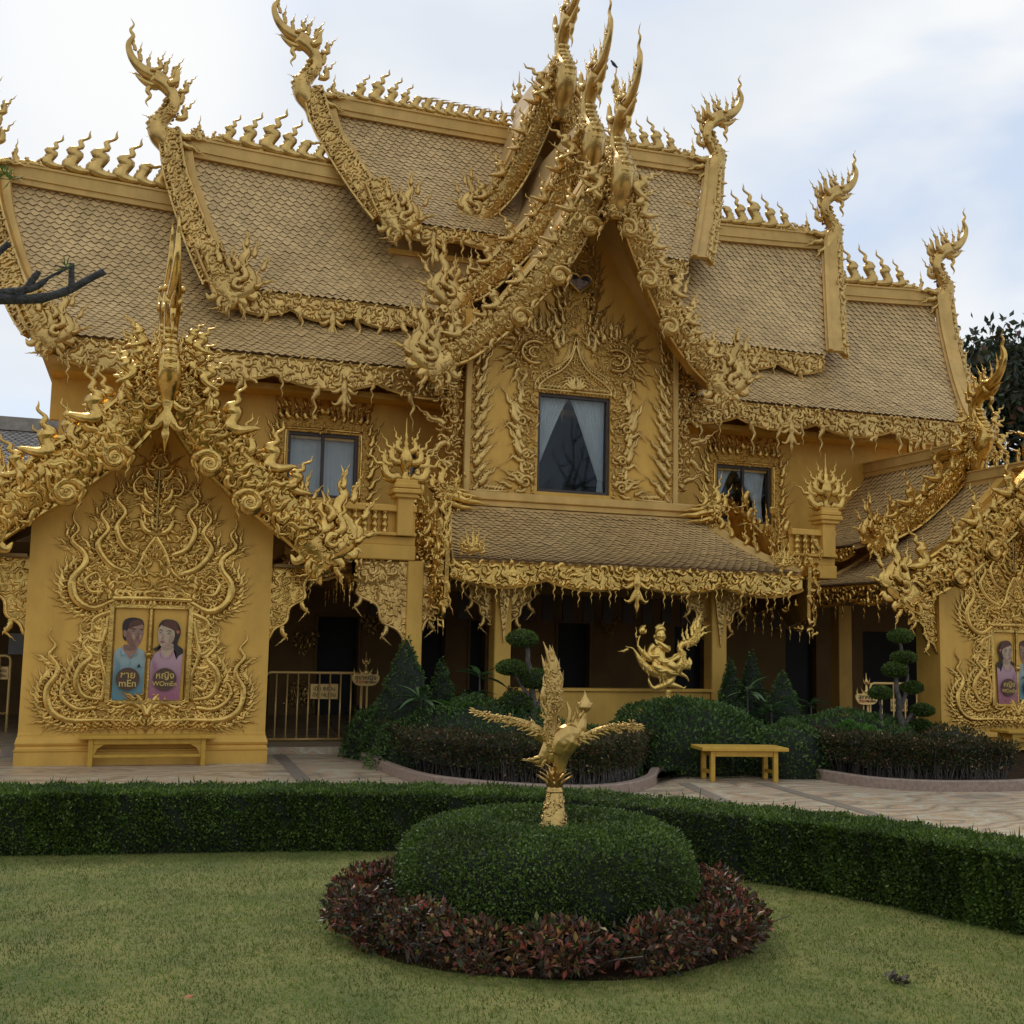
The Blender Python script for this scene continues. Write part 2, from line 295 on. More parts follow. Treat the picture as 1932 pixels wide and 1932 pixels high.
# ------------------------------------------------------------------ flame ornament prototypes, flat in (x,y), depth z
def turtle(heads, n, length=1., start=(0, 0)):
    s = (np.arange(n-1)+.5)/(n-1); hs, hd = zip(*heads); h = np.radians(np.interp(s, hs, hd))
    d = np.stack([np.cos(h), np.sin(h)], 1)*length/(n-1)
    return np.vstack([[start], np.asarray(start)+np.cumsum(d, 0)]), h
def widths(ws, n): s = np.linspace(0, 1, n); a, b_ = zip(*ws); return np.interp(s, a, b_)
ZW = np.array([0, 0, 1.])
def flat(P2): return np.c_[P2, np.zeros(len(P2))]
def add_s(b, P2, R, t=.8, Nn=6, half=False): b.add(*stroke(flat(P2), R, ZW, t, Nn, half))
def proto_flame(kind=0, n=30, Nn=6, half=False):
    b = Buf()
    if kind == 0:   # tall swan-neck flame, tip wriggling upward
        heads = [(0, 10), (.12, 35), (.25, 95), (.36, 125), (.44, 120), (.52, 45), (.58, 35), (.64, 105), (.7, 118), (.77, 58), (.83, 60), (.88, 108), (.94, 70), (1, 82)]
        ws = [(0, .085), (.2, .10), (.42, .078), (.54, .05), (.7, .034), (.85, .02), (1, .002)]
    elif kind == 1:  # hooked flame, head thrown over, tip trailing level
        heads = [(0, 20), (.12, 70), (.3, 100), (.42, 115), (.5, 50), (.58, 0), (.66, 45), (.74, -5), (.82, 42), (.9, 5), (1, 25)]
        ws = [(0, .08), (.2, .095), (.42, .085), (.55, .055), (.7, .034), (.85, .02), (1, .002)]
    elif kind in (3, 4):   # wave crest: runs outwards, rears up, curls its head back inwards
        heads = [(0, 165), (.08, 190), (.18, 165), (.27, 105), (.34, 58), (.41, 60), (.49, 118), (.54, 128), (.58, 40), (.63, 12), (.69, 100), (.74, 105), (.8, 35), (.86, 45), (.92, 100), (1, 70)] if kind == 3 else [(0, 165), (.08, 190), (.18, 168), (.27, 110), (.36, 62), (.44, 72), (.52, 105), (.56, 20), (.61, -35), (.67, 45), (.74, -15), (.81, 45), (.9, 0), (1, 28)]
        ws = [(0, .02), (.1, .06), (.22, .082), (.34, .07), (.42, .058), (.5, .078), (.57, .052), (.66, .03), (.85, .02), (1, .002)]
    else:            # long slender flame
        heads = [(0, 60), (.15, 100), (.3, 120), (.42, 70), (.5, 60), (.58, 110), (.66, 115), (.73, 65), (.8, 68), (.87, 108), (.94, 75), (1, 88)]
        ws = [(0, .10), (.15, .095), (.35, .07), (.5, .048), (.7, .03), (.85, .018), (1, .002)]
    P, h = turtle(heads, n, 1.25 if kind < 3 else 1.75, (0, 0) if kind < 3 else (.52, .02)); R = widths(ws, n)*((1.42-.5*np.linspace(0, 1, n)) if kind < 3 else 1.75); add_s(b, P, R, .7, Nn, half)
    for s0, sg, ln, w0 in ((.20, 1, .26, .05), (.13, -1, .24, .045), (.30, -1, .20, .04), (.36, 1, .20, .04), (.46, 1, .20, .045)) if kind > 2 else ((.12, 1, .30, .07), (.26, 1, .26, .055), (.45, 1, .26, .06), (.18, -1, .26, .055), (.34, -1, .22, .045)):
        k = int(s0*(n-1)); a = math.degrees(h[k])
        Q2, _ = turtle([(0, a+sg*60), (.45, a+sg*28), (1, a-sg*45)], 7, ln, P[k]); add_s(b, Q2, widths([(0, w0), (.5, w0*.8), (1, .003)], 7), .8, 4, half)
    # rolled head behind the neck
    k = int(.43*(n-1)); a = math.degrees(h[k])
    Q2, _ = turtle([(0, a+30), (1, a+330)], 11, .30, P[k]); add_s(b, Q2, widths([(0, .055), (.6, .04), (1, .015)], 11), .9, 5, half)
    return b
def proto_volute():
    b = Buf(); n = 24
    th = np.linspace(0, 3.1*math.pi, n); r = .46*np.exp(-th*.19)
    P = np.stack([r*np.cos(th), r*np.sin(th)], 1); add_s(b, P, .155*np.exp(-th*.13), .95, 8)
    dz_ = Buf(); lathe(dz_, [(.40, -.08), (.39, .0), (.2, .03), (.001, .04)], 16); b.add(dz_.arrays()[0], dz_.arrays()[1])
    b.add(*stroke(flat(P), .045*np.exp(-th*.14), ZW, 1, 4))
    add_s(b, np.array([[-.08, 0], [-.03, .02], [.02, .02], [.07, 0]]), np.array([.02, .075, .075, .02]), 1.2, 6)
    # drooping tail from the outer end
    T2, _ = turtle([(0, -95), (.2, -125), (.32, -150), (.42, -95), (.52, -80), (.62, -140), (.72, -140), (.82, -85), (.92, -120), (1, -105)], 18, .75, P[0])
    add_s(b, T2, widths([(0, .13), (.2, .10), (.45, .06), (.7, .035), (1, .003)], 18), .85, 6)
    T2, _ = turtle([(0, 70), (.6, 120), (1, 170)], 7, .3, P[0]); add_s(b, T2, widths([(0, .09), (1, .004)], 7), .8, 5)
    return b
def proto_drip():
    b = Buf(); P, h = turtle([(0, -60), (.15, -110), (.28, -130), (.4, -65), (.5, -55), (.6, -118), (.7, -118), (.8, -68), (.9, -100), (1, -90)], 20, 1.15)
    add_s(b, P, widths([(0, .12), (.15, .10), (.35, .07), (.55, .045), (.8, .022), (1, .002)], 20), .9, 5)
    Q2, _ = turtle([(0, -30), (1, -290)], 8, .34, P[2]); add_s(b, Q2, widths([(0, .07), (1, .015)], 8), .9, 5)
    return b
def proto_drop():   # central pendant bouquet
    b = Buf()
    for sg in (-1, 1):
        for k, (a, ln, z) in enumerate(((-35, .5, -.05), (-60, .55, -.25), (-15, .42, .02))):
            a_ = a if sg > 0 else -180-a
            P, _ = turtle([(0, a_), (.5, a_-sg*10), (.75, a_+sg*60), (1, a_+sg*130)], 9, ln, (0, z)); add_s(b, P, widths([(0, .07), (.5, .09), (.8, .05), (1, .006)], 9), .8, 5)
    P = np.array([[0, .1], [0, -.15], [0, -.3], [0, -.42], [0, -.55], [0, -.66], [0, -.8], [0, -1.0]]); add_s(b, P, np.array([.1, .13, .07, .12, .06, .08, .035, .003]), .9, 7)
    return b
def proto_curls():
    out = []
    for heads, ws, ln in (
        ([(0, 0), (.5, 120), (1, 290)], [(0, .05), (.3, .15), (.6, .12), (1, .05)], 1.7),
        ([(0, 30), (.4, 100), (.6, 60), (1, -60)], [(0, .06), (.35, .16), (.7, .09), (1, .01)], 1.5),
        ([(0, 60), (.35, -20), (.6, 60), (1, 110)], [(0, .14), (.4, .12), (.7, .07), (1, .01)], 1.6),
        ([(0, -20), (.4, 60), (1, 90)], [(0, .03), (.4, .17), (.8, .07), (1, .01)], 1.2)):
        n = 9; P, _ = turtle(heads, n, ln); P -= P.mean(0)
        V, Q, _ = stroke(flat(P), widths(ws, n)*1.65, ZW, 1.15, 4, True); out.append((V, Q))
    return out
FL = [proto_flame(k).arrays() for k in range(5)]
for k in (3, 4): FL[k] = (FL[k][0]*np.array([1.5, .92, 1]), FL[k][1], FL[k][2])
VOL = proto_volute().arrays(); DRIP = proto_drip().arrays(); DROP = proto_drop().arrays(); CURLS = proto_curls()
def flip(a): V, Q, T = a; V = V*np.array([-1, 1, 1]); return V, Q[:, ::-1], T[:, ::-1]
ME = {}
def pm(key, arr, m='gold'):
    k = (key, m)
    if k not in ME: ME[k] = mk(key, arr, m, True)
    return ME[k]
PR = {'flame0': FL[0], 'flame0m': flip(FL[0]), 'flame1': FL[1], 'flame1m': flip(FL[1]), 'flame2': FL[2], 'flame2m': flip(FL[2]), 'flame3': FL[3], 'flame3m': flip(FL[3]), 'flame4': FL[4], 'flame4m': flip(FL[4]),
      'volute': VOL, 'volutem': flip(VOL), 'drip': DRIP, 'dripm': flip(DRIP), 'drop': DROP}
def place(key, name, parent, O, U, Vv, Wv, s, rot=0., depth=1.):
    """one ornament as its own object, sharing mesh data"""
    c, sn = math.cos(math.radians(rot)), math.sin(math.radians(rot)); U, Vv, Wv = map(np.asarray, (U, Vv, Wv))
    return obj(name, pm(key, PR[key]), None, parent, mw=frame(O, (U*c+Vv*sn)*s, (-U*sn+Vv*c)*s, Wv*s*depth))
def put(b, arr, O, U, Vv, Wv, s, rot=0., depth=1.):
    """one ornament joined into a buffer"""
    V, Q, T = arr if len(arr) == 3 else (*arr, None)
    c, sn = math.cos(math.radians(rot)), math.sin(math.radians(rot)); U, Vv, Wv = map(np.asarray, (U, Vv, Wv))
    b.add(np.asarray(O)+s*(V[:, :1]*(U*c+Vv*sn)+V[:, 1:2]*(-U*sn+Vv*c)+V[:, 2:]*Wv*depth), Q, T)
def curls(b, O, U, Vv, Wv, size, rot, mir):
    """many filler curls at once; O (n,3), U/V/W (3,) or (n,3)"""
    O = np.asarray(O, float); n = len(O)
    U = np.broadcast_to(U, (n, 3)); Vv = np.broadcast_to(Vv, (n, 3)); Wv = np.broadcast_to(Wv, (n, 3))
    kind = rng.integers(0, len(CURLS), n); c, sn = np.cos(rot), np.sin(rot)
    for k, (V, Q) in enumerate(CURLS):
        I = np.where(kind == k)[0]
        if not len(I): continue
        X = V[None, :, 0]*mir[I, None]; Y = V[None, :, 1]; Z = V[None, :, 2]
        a = (X*c[I, None]-Y*sn[I, None])*size[I, None]; d = (X*sn[I, None]+Y*c[I, None])*size[I, None]; z = Z*size[I, None]
        P = O[I, None]+a[..., None]*U[I, None]+d[..., None]*Vv[I, None]+z[..., None]*Wv[I, None]
        QQ = (Q[None]+(np.arange(len(I))*len(V))[:, None, None])
        fl = mir[I] < 0; QQ[fl] = QQ[fl][:, :, ::-1]
        b.add(P.reshape(-1, 3), QQ.reshape(-1, 4))
def inside(poly, P):
    poly = np.asarray(poly); x, y = P[:, 0], P[:, 1]; r = np.zeros(len(P), bool); j = len(poly)-1
    for i in range(len(poly)):
        xi, yi = poly[i]; xj, yj = poly[j]
        cnd = ((yi > y) != (yj > y)) & (x < (xj-xi)*(y-yi)/(yj-yi+1e-12)+xi); r ^= cnd; j = i
    return r
def fill(b, poly, Y, step, size, off=.0, base_rot=None, U=(1, 0, 0), Vv=(0, 0, 1), Wv=(0, -1, 0), O=(0, 0, 0), sym=None):
    """relief of curls inside an outline (u,v) lying at depth Y; sym mirrors about u = sym"""
    poly = np.asarray(poly, float); lo, hi = poly.min(0), poly.max(0); step *= 1.15; size *= 1.5
    gx, gy = np.meshgrid(np.arange(lo[0], hi[0]+step, step), np.arange(lo[1], hi[1]+step*.87, step*.87))
    gx = gx+(np.arange(gx.shape[0])[:, None] % 2)*step*.5
    P = np.c_[gx.ravel(), gy.ravel()]+rng.normal(0, step*.13, (gx.size, 2)); P = P[inside(poly, P)]
    n = len(P); rot = rng.uniform(0, 6.28, n) if base_rot is None else base_rot+rng.normal(0, .6, n)
    mir = rng.choice([-1., 1.], n); sz = size*rng.uniform(.75, 1.25, n)
    U, Vv, Wv, O = map(np.asarray, (U, Vv, Wv, O))
    def go(Q_, rr, mm): curls(b, O+np.array([0, Y, 0])+Q_[:, :1]*U+Q_[:, 1:2]*Vv+Wv*off, U, Vv, Wv, sz, rr, mm)
    go(P, rot, mir)
    if sym is not None: go(np.c_[2*sym-P[:, 0], P[:, 1]], math.pi-rot if False else -rot, -mir)
XU, ZU, FW = np.array([1., 0, 0]), np.array([0, 0, 1.]), np.array([0, -1., 0])
def wstroke(b, pts, rad, Y, t=.7, n=24, sym=None, half=False, deco=True):
    """carved stroke on a wall facing the viewer, points (x,z)"""
    P = spline(pts, n); R = widths(list(zip(np.linspace(0, 1, len(rad)), rad)), n)
    for sg in ((1,) if sym is None else (1, -1)):
        X = P[:, 0] if sg > 0 else 2*sym-P[:, 0]
        b.add(*stroke(np.c_[X, np.full(n, Y), P[:, 1]], R*.66, FW, t*.8, 7))
    if deco and R.max() > .035:
        T = nrmz(np.gradient(P, axis=0)); L_ = np.r_[0, np.cumsum(np.linalg.norm(np.diff(P, axis=0), axis=1))]; k = int(L_[-1]/.075); si = np.repeat(np.linspace(.05, L_[-1]*.8, max(k, 1)), 2)
        px_, pz_ = np.interp(si, L_, P[:, 0]), np.interp(si, L_, P[:, 1]); tx, tz = np.interp(si, L_, T[:, 0]), np.interp(si, L_, T[:, 1]); rr = np.interp(si, L_, R); sd = np.tile([1., -1.], len(si)//2)
        ox, oz = px_-tz*sd*rr*1.0, pz_+tx*sd*rr*1.0; an = np.arctan2(tz, tx)+sd*.5
        for q in range(0, len(ox), 2):
            if rr[q] > .03: wflame(b, ox[q], oz[q], Y+.01, .15+1.1*rr[q], math.degrees(an[q])-90, int(-sd[q]), 2, sym)
        for sg in ((1,) if sym is None else (1, -1)):
            curls(b, np.c_[ox if sg > 0 else 2*sym-ox, np.full(len(ox), Y), oz], XU, ZU, FW, (rr*.6+.028), an if sg > 0 else -an, sd*sg) if sg > 0 else curls(b, np.c_[2*sym-ox, np.full(len(ox), Y), oz], XU, ZU, FW, (rr*.6+.028), math.pi-an, -sd*1.)
def wflame(b, x, z, Y, s, rot, mir=1, kind=2, sym=None, depth=.8):
    for sg in ((1,) if sym is None else (1, -1)):
        xx = x if sg > 0 else 2*sym-x; m_ = mir*sg
        arr = FL[kind] if m_ > 0 else flip(FL[kind])
        put(b, arr, (xx, Y, z), XU, ZU, FW, s, rot*sg, depth)

# ------------------------------------------------------------------ ground, lawn, paving
XC = 7.62                                     # axis of the golden building
def sheet(name, pts, z, m, **k):
    b = Buf(); P = np.asarray(pts, float); c = P.mean(0); n = len(P)
    b.add(np.c_[np.vstack([P, c]), np.full(n+1, z)], None, [[i, (i+1) % n, n] for i in range(n)]); return obj(name, b, m, **k)
def grid_sheet(name, x0, x1, y0, y1, z, m, nx=2, ny=2, **k):
    gx, gy = np.meshgrid(np.linspace(x0, x1, nx), np.linspace(y0, y1, ny)); b = Buf()
    i, j = np.meshgrid(np.arange(ny-1), np.arange(nx-1), indexing='ij'); a = (i*nx+j).ravel()
    b.add(np.c_[gx.ravel(), gy.ravel(), np.full(gx.size, z)], np.stack([a, a+1, a+nx+1, a+nx], 1)); return obj(name, b, m, **k)
grid_sheet('ground', -900, 900, -900, 900, -.03, 'soil', kind='structure')
grid_sheet('paving', -30, 60, -4, 34, 0, 'pave', kind='structure')
M['pavedark'] = mat('dark_granite_strip', (.27, .22, .165), .5, 0, (.21, .17, .13), 20)
M['pavepale'] = mat('pale_sandstone', (.55, .45, .31), .5, 0, (.47, .38, .27), 6)
# dark granite strips and one pale slab let into the marble
def strip(p, q, wd, m, nm):
    a, c = gnd(*p), gnd(*q); d = nrmz(c-a); n_ = np.array([-d[1], d[0], 0])*wd/2
    b = Buf(); zz = np.array([0, 0, .004]); b.add([a-n_+zz, a+n_+zz, c+n_+zz, c-n_+zz], [[0, 3, 2, 1]]); obj(nm, b, m, kind='structure')
strip((1290, 1478), (1560, 1600), .16, 'pavedark', 'paving_strip'); strip((1440, 1478), (1960, 1625), .16, 'pavedark', 'paving_strip')
strip((500, 1398), (600, 1500), .18, 'pavedark', 'paving_strip')
b = Buf(); b.add([gnd(*p, z=.005) for p in ((1690, 1578), (1960, 1570), (1960, 1600), (1790, 1592))], [[0, 1, 2, 3]]); obj('paving_slab', b, 'pavepale', kind='structure')

# ------------------------------------------------------------------ roof builder
TW, TE = .152, .093
def tile_arr():
    w2, l1, l2, th = TW*.46, TE*1.0, TE*1.72, .024
    V = [(-w2, 0, .006), (w2, 0, .006), (w2, -l1, .020), (0, -l2, .026), (-w2, -l1, .020), (w2, -l1, .020-th), (0, -l2, .026-th), (-w2, -l1, .020-th)]
    return np.array(V), np.array([[0, 4, 2, 1], [2, 5, 6, 3], [3, 6, 7, 4]])[:, ::-1], np.array([[4, 3, 2]])
TV, TQ, TT = tile_arr()
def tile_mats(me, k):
    """glazed face first, edge with painted-in shade second"""
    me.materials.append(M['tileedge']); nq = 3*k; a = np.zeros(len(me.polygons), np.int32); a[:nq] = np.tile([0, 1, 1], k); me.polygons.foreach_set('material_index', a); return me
def roof(parent, r0, r1, e0, e1, bend, keep=None, rise=0., n_single=0, name='roof', label=None, back=True, thick=.10):
    """tiled slope between ridge r0-r1 and eave e0-e1; bend sags it; rise lifts the ridge ends; keep(a,b,P) masks tiles hidden by upper roofs"""
    r0, r1, e0, e1 = [np.asarray(x, float) for x in (r0, r1, e0, e1)]
    def S(a, bb):
        a = np.asarray(a, float)[..., None]; bb = np.asarray(bb, float)[..., None]
        R = r0+(r1-r0)*a; E_ = e0+(e1-e0)*a
        P = R+(E_-R)*bb; P = P.copy(); P[..., 2] += (-bend*4*bb*(1-bb)+rise*(2*a-1)**2*(1-bb)**2)[..., 0]; return P
    na, nb_ = 16, 10; A, B_ = np.meshgrid(np.linspace(0, 1, na), np.linspace(0, 1, nb_)); P = S(A, B_)
    tn = nrmz(np.cross(r1-r0, (e0-r0))); tn = tn*(1 if tn[2] > 0 else -1)
    b = Buf(); i, j = np.meshgrid(np.arange(nb_-1), np.arange(na-1), indexing='ij'); q = (i*na+j).ravel(); Q = np.stack([q, q+na, q+na+1, q+1], 1)
    top = P.reshape(-1, 3); bot = top-tn*thick; b.add(top, Q); b.add(bot, Q[:, ::-1])
    def rim(idx):
        idx = np.array(idx); k = len(idx); b.add(np.vstack([top[idx], bot[idx]]), [[m_, m_+1, k+m_+1, k+m_] for m_ in range(k-1)])
    rim(np.arange(na)+(nb_-1)*na); rim(np.arange(nb_)*na); rim(np.arange(nb_)*na+na-1); rim(np.arange(na))
    ro = obj(name, b, 'tile', parent, label=label)
    La = max(np.linalg.norm(r1-r0), np.linalg.norm(e1-e0)); Lb = np.linalg.norm((e0+e1)/2-(r0+r1)/2)
    if bend: Lb *= 1.02
    nr, nc = int(Lb/TE), int(La/TW)
    ii, jj = np.meshgrid(np.arange(nr), np.arange(nc), indexing='ij')
    bb = (ii+.0)/nr; aa = (jj+.5+.5*(ii % 2))/nc; msk = aa < 1-.2/nc; aa = aa[msk]; bb = bb[msk]
    P = S(aa, bb); Pn = S(aa, np.minimum(bb+.02, 1)); Pa = S(np.minimum(aa+.01, 1), bb); Pm = S(np.maximum(aa-.01, 0), bb)
    if keep is not None:
        k = keep(aa, bb, P); aa, bb, P, Pn, Pa, Pm = [x[k] for x in (aa, bb, P, Pn, Pa, Pm)]
    if not len(P): return ro, S
    D = nrmz(P-Pn); D[bb >= .98] = nrmz((r0+r1-e0-e1)/2) if not bend else D[bb < .98][-1] if (bb < .98).any() else D[0]
    U_ = nrmz(Pa-Pm); W_ = nrmz(np.cross(U_, D)); fl = W_[:, 2] < 0; U_[fl] *= -1; W_[fl] *= -1
    Vv = nrmz(np.cross(W_, U_)); scl = (np.linalg.norm(S(1., .5)-S(0., .5))/La)
    P = P+rng.normal(0, .0022, (len(P), 1))*W_+rng.normal(0, .003, (len(P), 1))*Vv
    o = np.argsort(np.linalg.norm(P-EYEP, axis=1)); first, rest = o[:n_single], o[n_single:]
    if n_single:
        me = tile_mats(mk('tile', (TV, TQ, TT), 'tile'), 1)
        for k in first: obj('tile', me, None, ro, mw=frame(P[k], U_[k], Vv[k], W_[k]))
    if len(rest):
        V = P[rest, None]+TV[None, :, :1]*U_[rest, None]+TV[None, :, 1:2]*Vv[rest, None]+TV[None, :, 2:]*W_[rest, None]
        off = (np.arange(len(rest))*len(TV))[:, None, None]
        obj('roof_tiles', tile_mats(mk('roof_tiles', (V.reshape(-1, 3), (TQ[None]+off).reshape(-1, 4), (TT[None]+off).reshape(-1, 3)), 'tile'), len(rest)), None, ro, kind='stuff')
    return ro, S
def ridge_run(parent, S, h=.30, wdt=.12, a0=0., a1=1., big=(.95, .8, .85), small=.5, step=.44, inward=1, skip=None, big_side='lo', base=True):
    """ridge beam with mouldings along the top of a roof plus a row of flames leaning inwards"""
    n = 14; A = np.linspace(a0, a1, n); P = S(A, np.zeros(n)); b = Buf()
    prof = [(-wdt, -.06), (-wdt, h*.12), (-wdt-.03, h*.14), (-wdt-.03, h*.24), (-wdt, h*.27), (-wdt, h*.86), (-wdt-.025, h*.88), (-wdt-.025, h), (wdt, h), (wdt, -.06)]
    yd = np.array([0, 1, 0.]) if abs(P[-1][0]-P[0][0]) > abs(P[-1][1]-P[0][1]) else (np.array([1., 0, 0]))
    V = np.array([[p+yd*u+np.array([0, 0, v]) for u, v in prof] for p in P]); k = len(prof)
    i, j = np.meshgrid(np.arange(n-1), np.arange(k), indexing='ij'); jn = (j+1) % k
    Q = np.stack([i*k+j, i*k+jn, (i+1)*k+jn, (i+1)*k+j], -1).reshape(-1, 4); b.add(V.reshape(-1, 3), Q)
    for e in (0, n-1): prism(b, [(0, 0), (.001, 0), (0, .001)], 0, .001, O=V[e, 0]) if False else None
    rb = obj('ridge_beam', b, 'beam', parent)
    return rb
def ridge_flames(par, S, a_list, sizes, kinds, dirx, zoff, Wv=FW, U0=XU):
    """one object per ridge flame, standing on the beam, leaning along dirx"""
    for a, s, k in zip(a_list, sizes, kinds):
        p = S(np.array([a]), np.array([0.]))[0]+np.array([0, -.05, zoff-.04*s+(.10 if k > 2 else 0)]); p = p-U0*dirx*(.28 if k < 3 else 0)*s
        key = 'flame%d%s' % (k, '' if dirx > 0 else 'm'); place(key, 'ridge_flame', par, p, U0, ZU, Wv, s)

# ------------------------------------------------------------------ carved boards, friezes, dragon heads
def strip_board(b, P, wd, Wv, th):
    """flat carved board along a 3-D path"""
    P = np.asarray(P); n = len(P); T = nrmz(np.gradient(P, axis=0)); B = nrmz(np.cross(np.broadcast_to(Wv, P.shape), T)); wd = np.broadcast_to(wd, (n,))[:, None]
    a, c = P+B*wd/2, P-B*wd/2; W_ = np.asarray(Wv)*th
    V = np.vstack([a, c, a-W_, c-W_]); i = np.arange(n-1)
    Q = np.concatenate([np.stack([i, i+1, n+i+1, n+i], 1), np.stack([2*n+i, 3*n+i, 3*n+i+1, 2*n+i+1], 1), np.stack([i, 2*n+i, 2*n+i+1, i+1], 1), np.stack([n+i, n+i+1, 3*n+i+1, 3*n+i], 1)])
    b.add(V, Q, None); b.add(V[[0, n, 3*n, 2*n]], [[0, 1, 2, 3]]); b.add(V[[n-1, 2*n-1, 4*n-1, 3*n-1]], [[3, 2, 1, 0]])
    return T, B
def barge(parent, P, wd, Wv, out, flames=(.35, .55), vols=(.8, .5), tail=1., th=.14, name='barge_board', csize=.075, up=None, nfil=None, roll=True, label=None, mid=True):
    """carved dragon-body bargeboard: P centre line from apex to foot, out = +1/-1 side (along x) on which the foot lies"""
    n = 40; P = spline(P, n); Wv = nrmz(Wv); wd = np.interp(np.linspace(0, 1, n), np.linspace(0, 1, len(wd)), wd)
    b = Buf(); T, B = strip_board(b, P, wd, Wv, th); upv = B*np.where((B[:, 2:] > 0), 1, -1)
    # rounded dragon body, swelling from the board
    b.add(*stroke(P+Wv*.0, wd*.40, Wv, .42, 8))
    L_ = np.r_[0, np.cumsum(np.linalg.norm(np.diff(P, axis=0), axis=1))]; Lt = L_[-1]
    def pt(s, t):
        s = np.atleast_1d(s); x = np.stack([np.interp(s, L_, P[:, k]) for k in range(3)], 1); bb = np.stack([np.interp(s, L_, upv[:, k]) for k in range(3)], 1)
        w_ = np.interp(s, L_, wd)[:, None]; return x+bb*w_*np.atleast_1d(t)[:, None]*.5, bb
    if roll:
        for sg in (-1, 1): b.add(*stroke(P+upv*(wd[:, None]*.46*sg)+Wv*.015, np.full(n, .028), Wv, 1, 5))
    bo = obj(name, b, 'gold', parent, smooth=False, label=label)
    # carved scrolls covering the board
    csize = csize*1.35; c = Buf(); st = csize*1.05; m = int(Lt/st*np.mean(wd)/st*1.05); s = rng.uniform(0, Lt, m); t = rng.uniform(-.92, .92, m)
    # stratify
    k = int(max(1, np.mean(wd)/st)); s = np.repeat(np.linspace(0, Lt, m//k+1), k)[:m]+rng.normal(0, st*.2, m); s = np.clip(s, 0, Lt); t = (np.arange(m) % k+.5)/k*1.9-.95+rng.normal(0, .08, m)
    O, _ = pt(s, t); hump = np.sqrt(np.clip(1-(t/.85)**2, 0, 1))*np.interp(s, L_, wd)*.40*.42
    O = O+Wv*(hump[:, None]); V_ = nrmz(np.cross(Wv, nrmz(P[-1]-P[0]))); V_ = V_*(1 if V_[2] > 0 else -1); U_ = nrmz(P[-1]-P[0])
    curls(c, O, U_, V_, Wv, csize*rng.uniform(.8, 1.35, m), rng.normal(-2.3, .4, m), rng.choice([-1., 1.], m, p=[.15, .85]))
    m2 = int(Lt/.13*max(1, round(np.mean(wd)/.24))); s = np.linspace(.02, Lt, m2)+rng.normal(0, .02, m2); s = np.clip(s, 0, Lt); t = rng.uniform(-.62, .62, m2); O, _ = pt(s, t); hump = np.sqrt(np.clip(1-(t/.85)**2, 0, 1))*np.interp(s, L_, wd)*.17
    curls(c, O+Wv*hump[:, None], U_, V_, Wv, np.mean(wd)*.30*rng.uniform(.75, 1.2, m2), rng.normal(-2.4, .35, m2), rng.choice([-1., 1.], m2, p=[.12, .88]))
    obj('carved_scrolls', c, 'gold', bo, smooth=True, kind='stuff')
    Ux = np.cross(ZU, Wv); Ux = nrmz(Ux); Ux = Ux*(1 if Ux[0]*out > 0 or (abs(Ux[0]) < 1e-6) else -1)    # horizontal, towards the foot
    mirr = '' if np.dot(np.cross(Ux, ZU), Wv) > 0 else 'm'
    sx = 1 if mirr == '' else -1
    if flames:
        s0, stp = flames; x = s0*.7; kk = 0
        while x < Lt*.97:
            p, _ = pt(x, .55); sc_ = stp*1.25*(.85+.3*((kk*7) % 5)/5); place('flame%d%s' % ((3, 2, 3, 0, 3)[kk % 5], mirr), 'flame', bo, p[0]+Wv*.03, Ux*sx, ZU, Wv, sc_, sx*(-8 if kk % 2 else 10), 1.)
            x += stp*.85; kk += 1
    if vols:
        stp, sz = vols; x = max(.97, stp*1.05)+(.2 if stp < .8 else 0)
        while x < Lt*.86:
            p, _ = pt(x, -.72); place('volute'+('m' if mirr == '' else ''), 'scroll', bo, p[0]+Wv*(.05+.12*sz), Ux*sx, ZU, Wv, sz, sx*-12, 1.15); x += stp
            if mid:
                p, _ = pt(x-stp*.45, -.75); place('flame1'+('m' if mirr == '' else ''), 'flame', bo, p[0]+Wv*.04, Ux*sx, ZU, Wv, sz*.8, sx*-155, 1.)
    if tail:
        k = tail; E = P[-1]; t_ = Buf()
        def ts(pts, rad, tt=.36, nn=20, w0=.03):
            Q2 = spline(pts, nn)*k; t_.add(*stroke(E+Q2[:, :1]*Ux+Q2[:, 1:2]*ZU+Wv*w0, widths(list(zip(np.linspace(0, 1, len(rad)), rad)), nn)*k, Wv, tt, 8))
        ts([(.05, -.25), (.3, -.22), (.5, -.06), (.52, .16), (.38, .34), (.36, .5), (.46, .64), (.38, .8), (.44, .93), (.38, 1.1)], [.12, .17, .18, .15, .12, .10, .08, .055, .035, .003])
        ts([(-.15, .05), (.05, -.15), (.14, -.38), (.08, -.56), (.16, -.74)], [.2, .25, .2, .12, .004]); ts([(.3, -.3), (.42, -.42), (.36, -.54)], [.13, .09, .004])
        ts([(.5, .0), (.66, -.02), (.70, .12), (.64, .22), (.74, .34)], [.11, .09, .06, .035, .003]); ts([(.42, -.2), (.6, -.26), (.66, -.16), (.76, -.22)], [.1, .08, .05, .004])
        ts([(.02, .0), (.16, .1), (.18, .26), (.08, .4), (.16, .54), (.1, .7)], [.1, .12, .09, .07, .04, .003]); ts([(.2, .12), (.28, .2), (.24, .3), (.2, .26)], [.07, .07, .05, .02])
        ts([(-.15, -.1), (-.12, -.3), (-.24, -.38), (-.32, -.28)], [.12, .1, .07, .01])
        # open C of the inner curl
        ts([(.34, .02), (.24, .02), (.2, -.1), (.3, -.14), (.36, -.08)], [.05, .055, .05, .04, .02], w0=.14)
        to = obj('tail_flame', t_, 'gold', bo, smooth=True)
        c = Buf(); pl = np.array([(-.28, .14), (.1, .12), (.3, -.05), (.56, -.1), (.6, .12), (.48, .3), (.4, .12), (.42, -.28), (.24, -.5), (.12, -.7), (0, -.4), (-.25, -.16)])*k
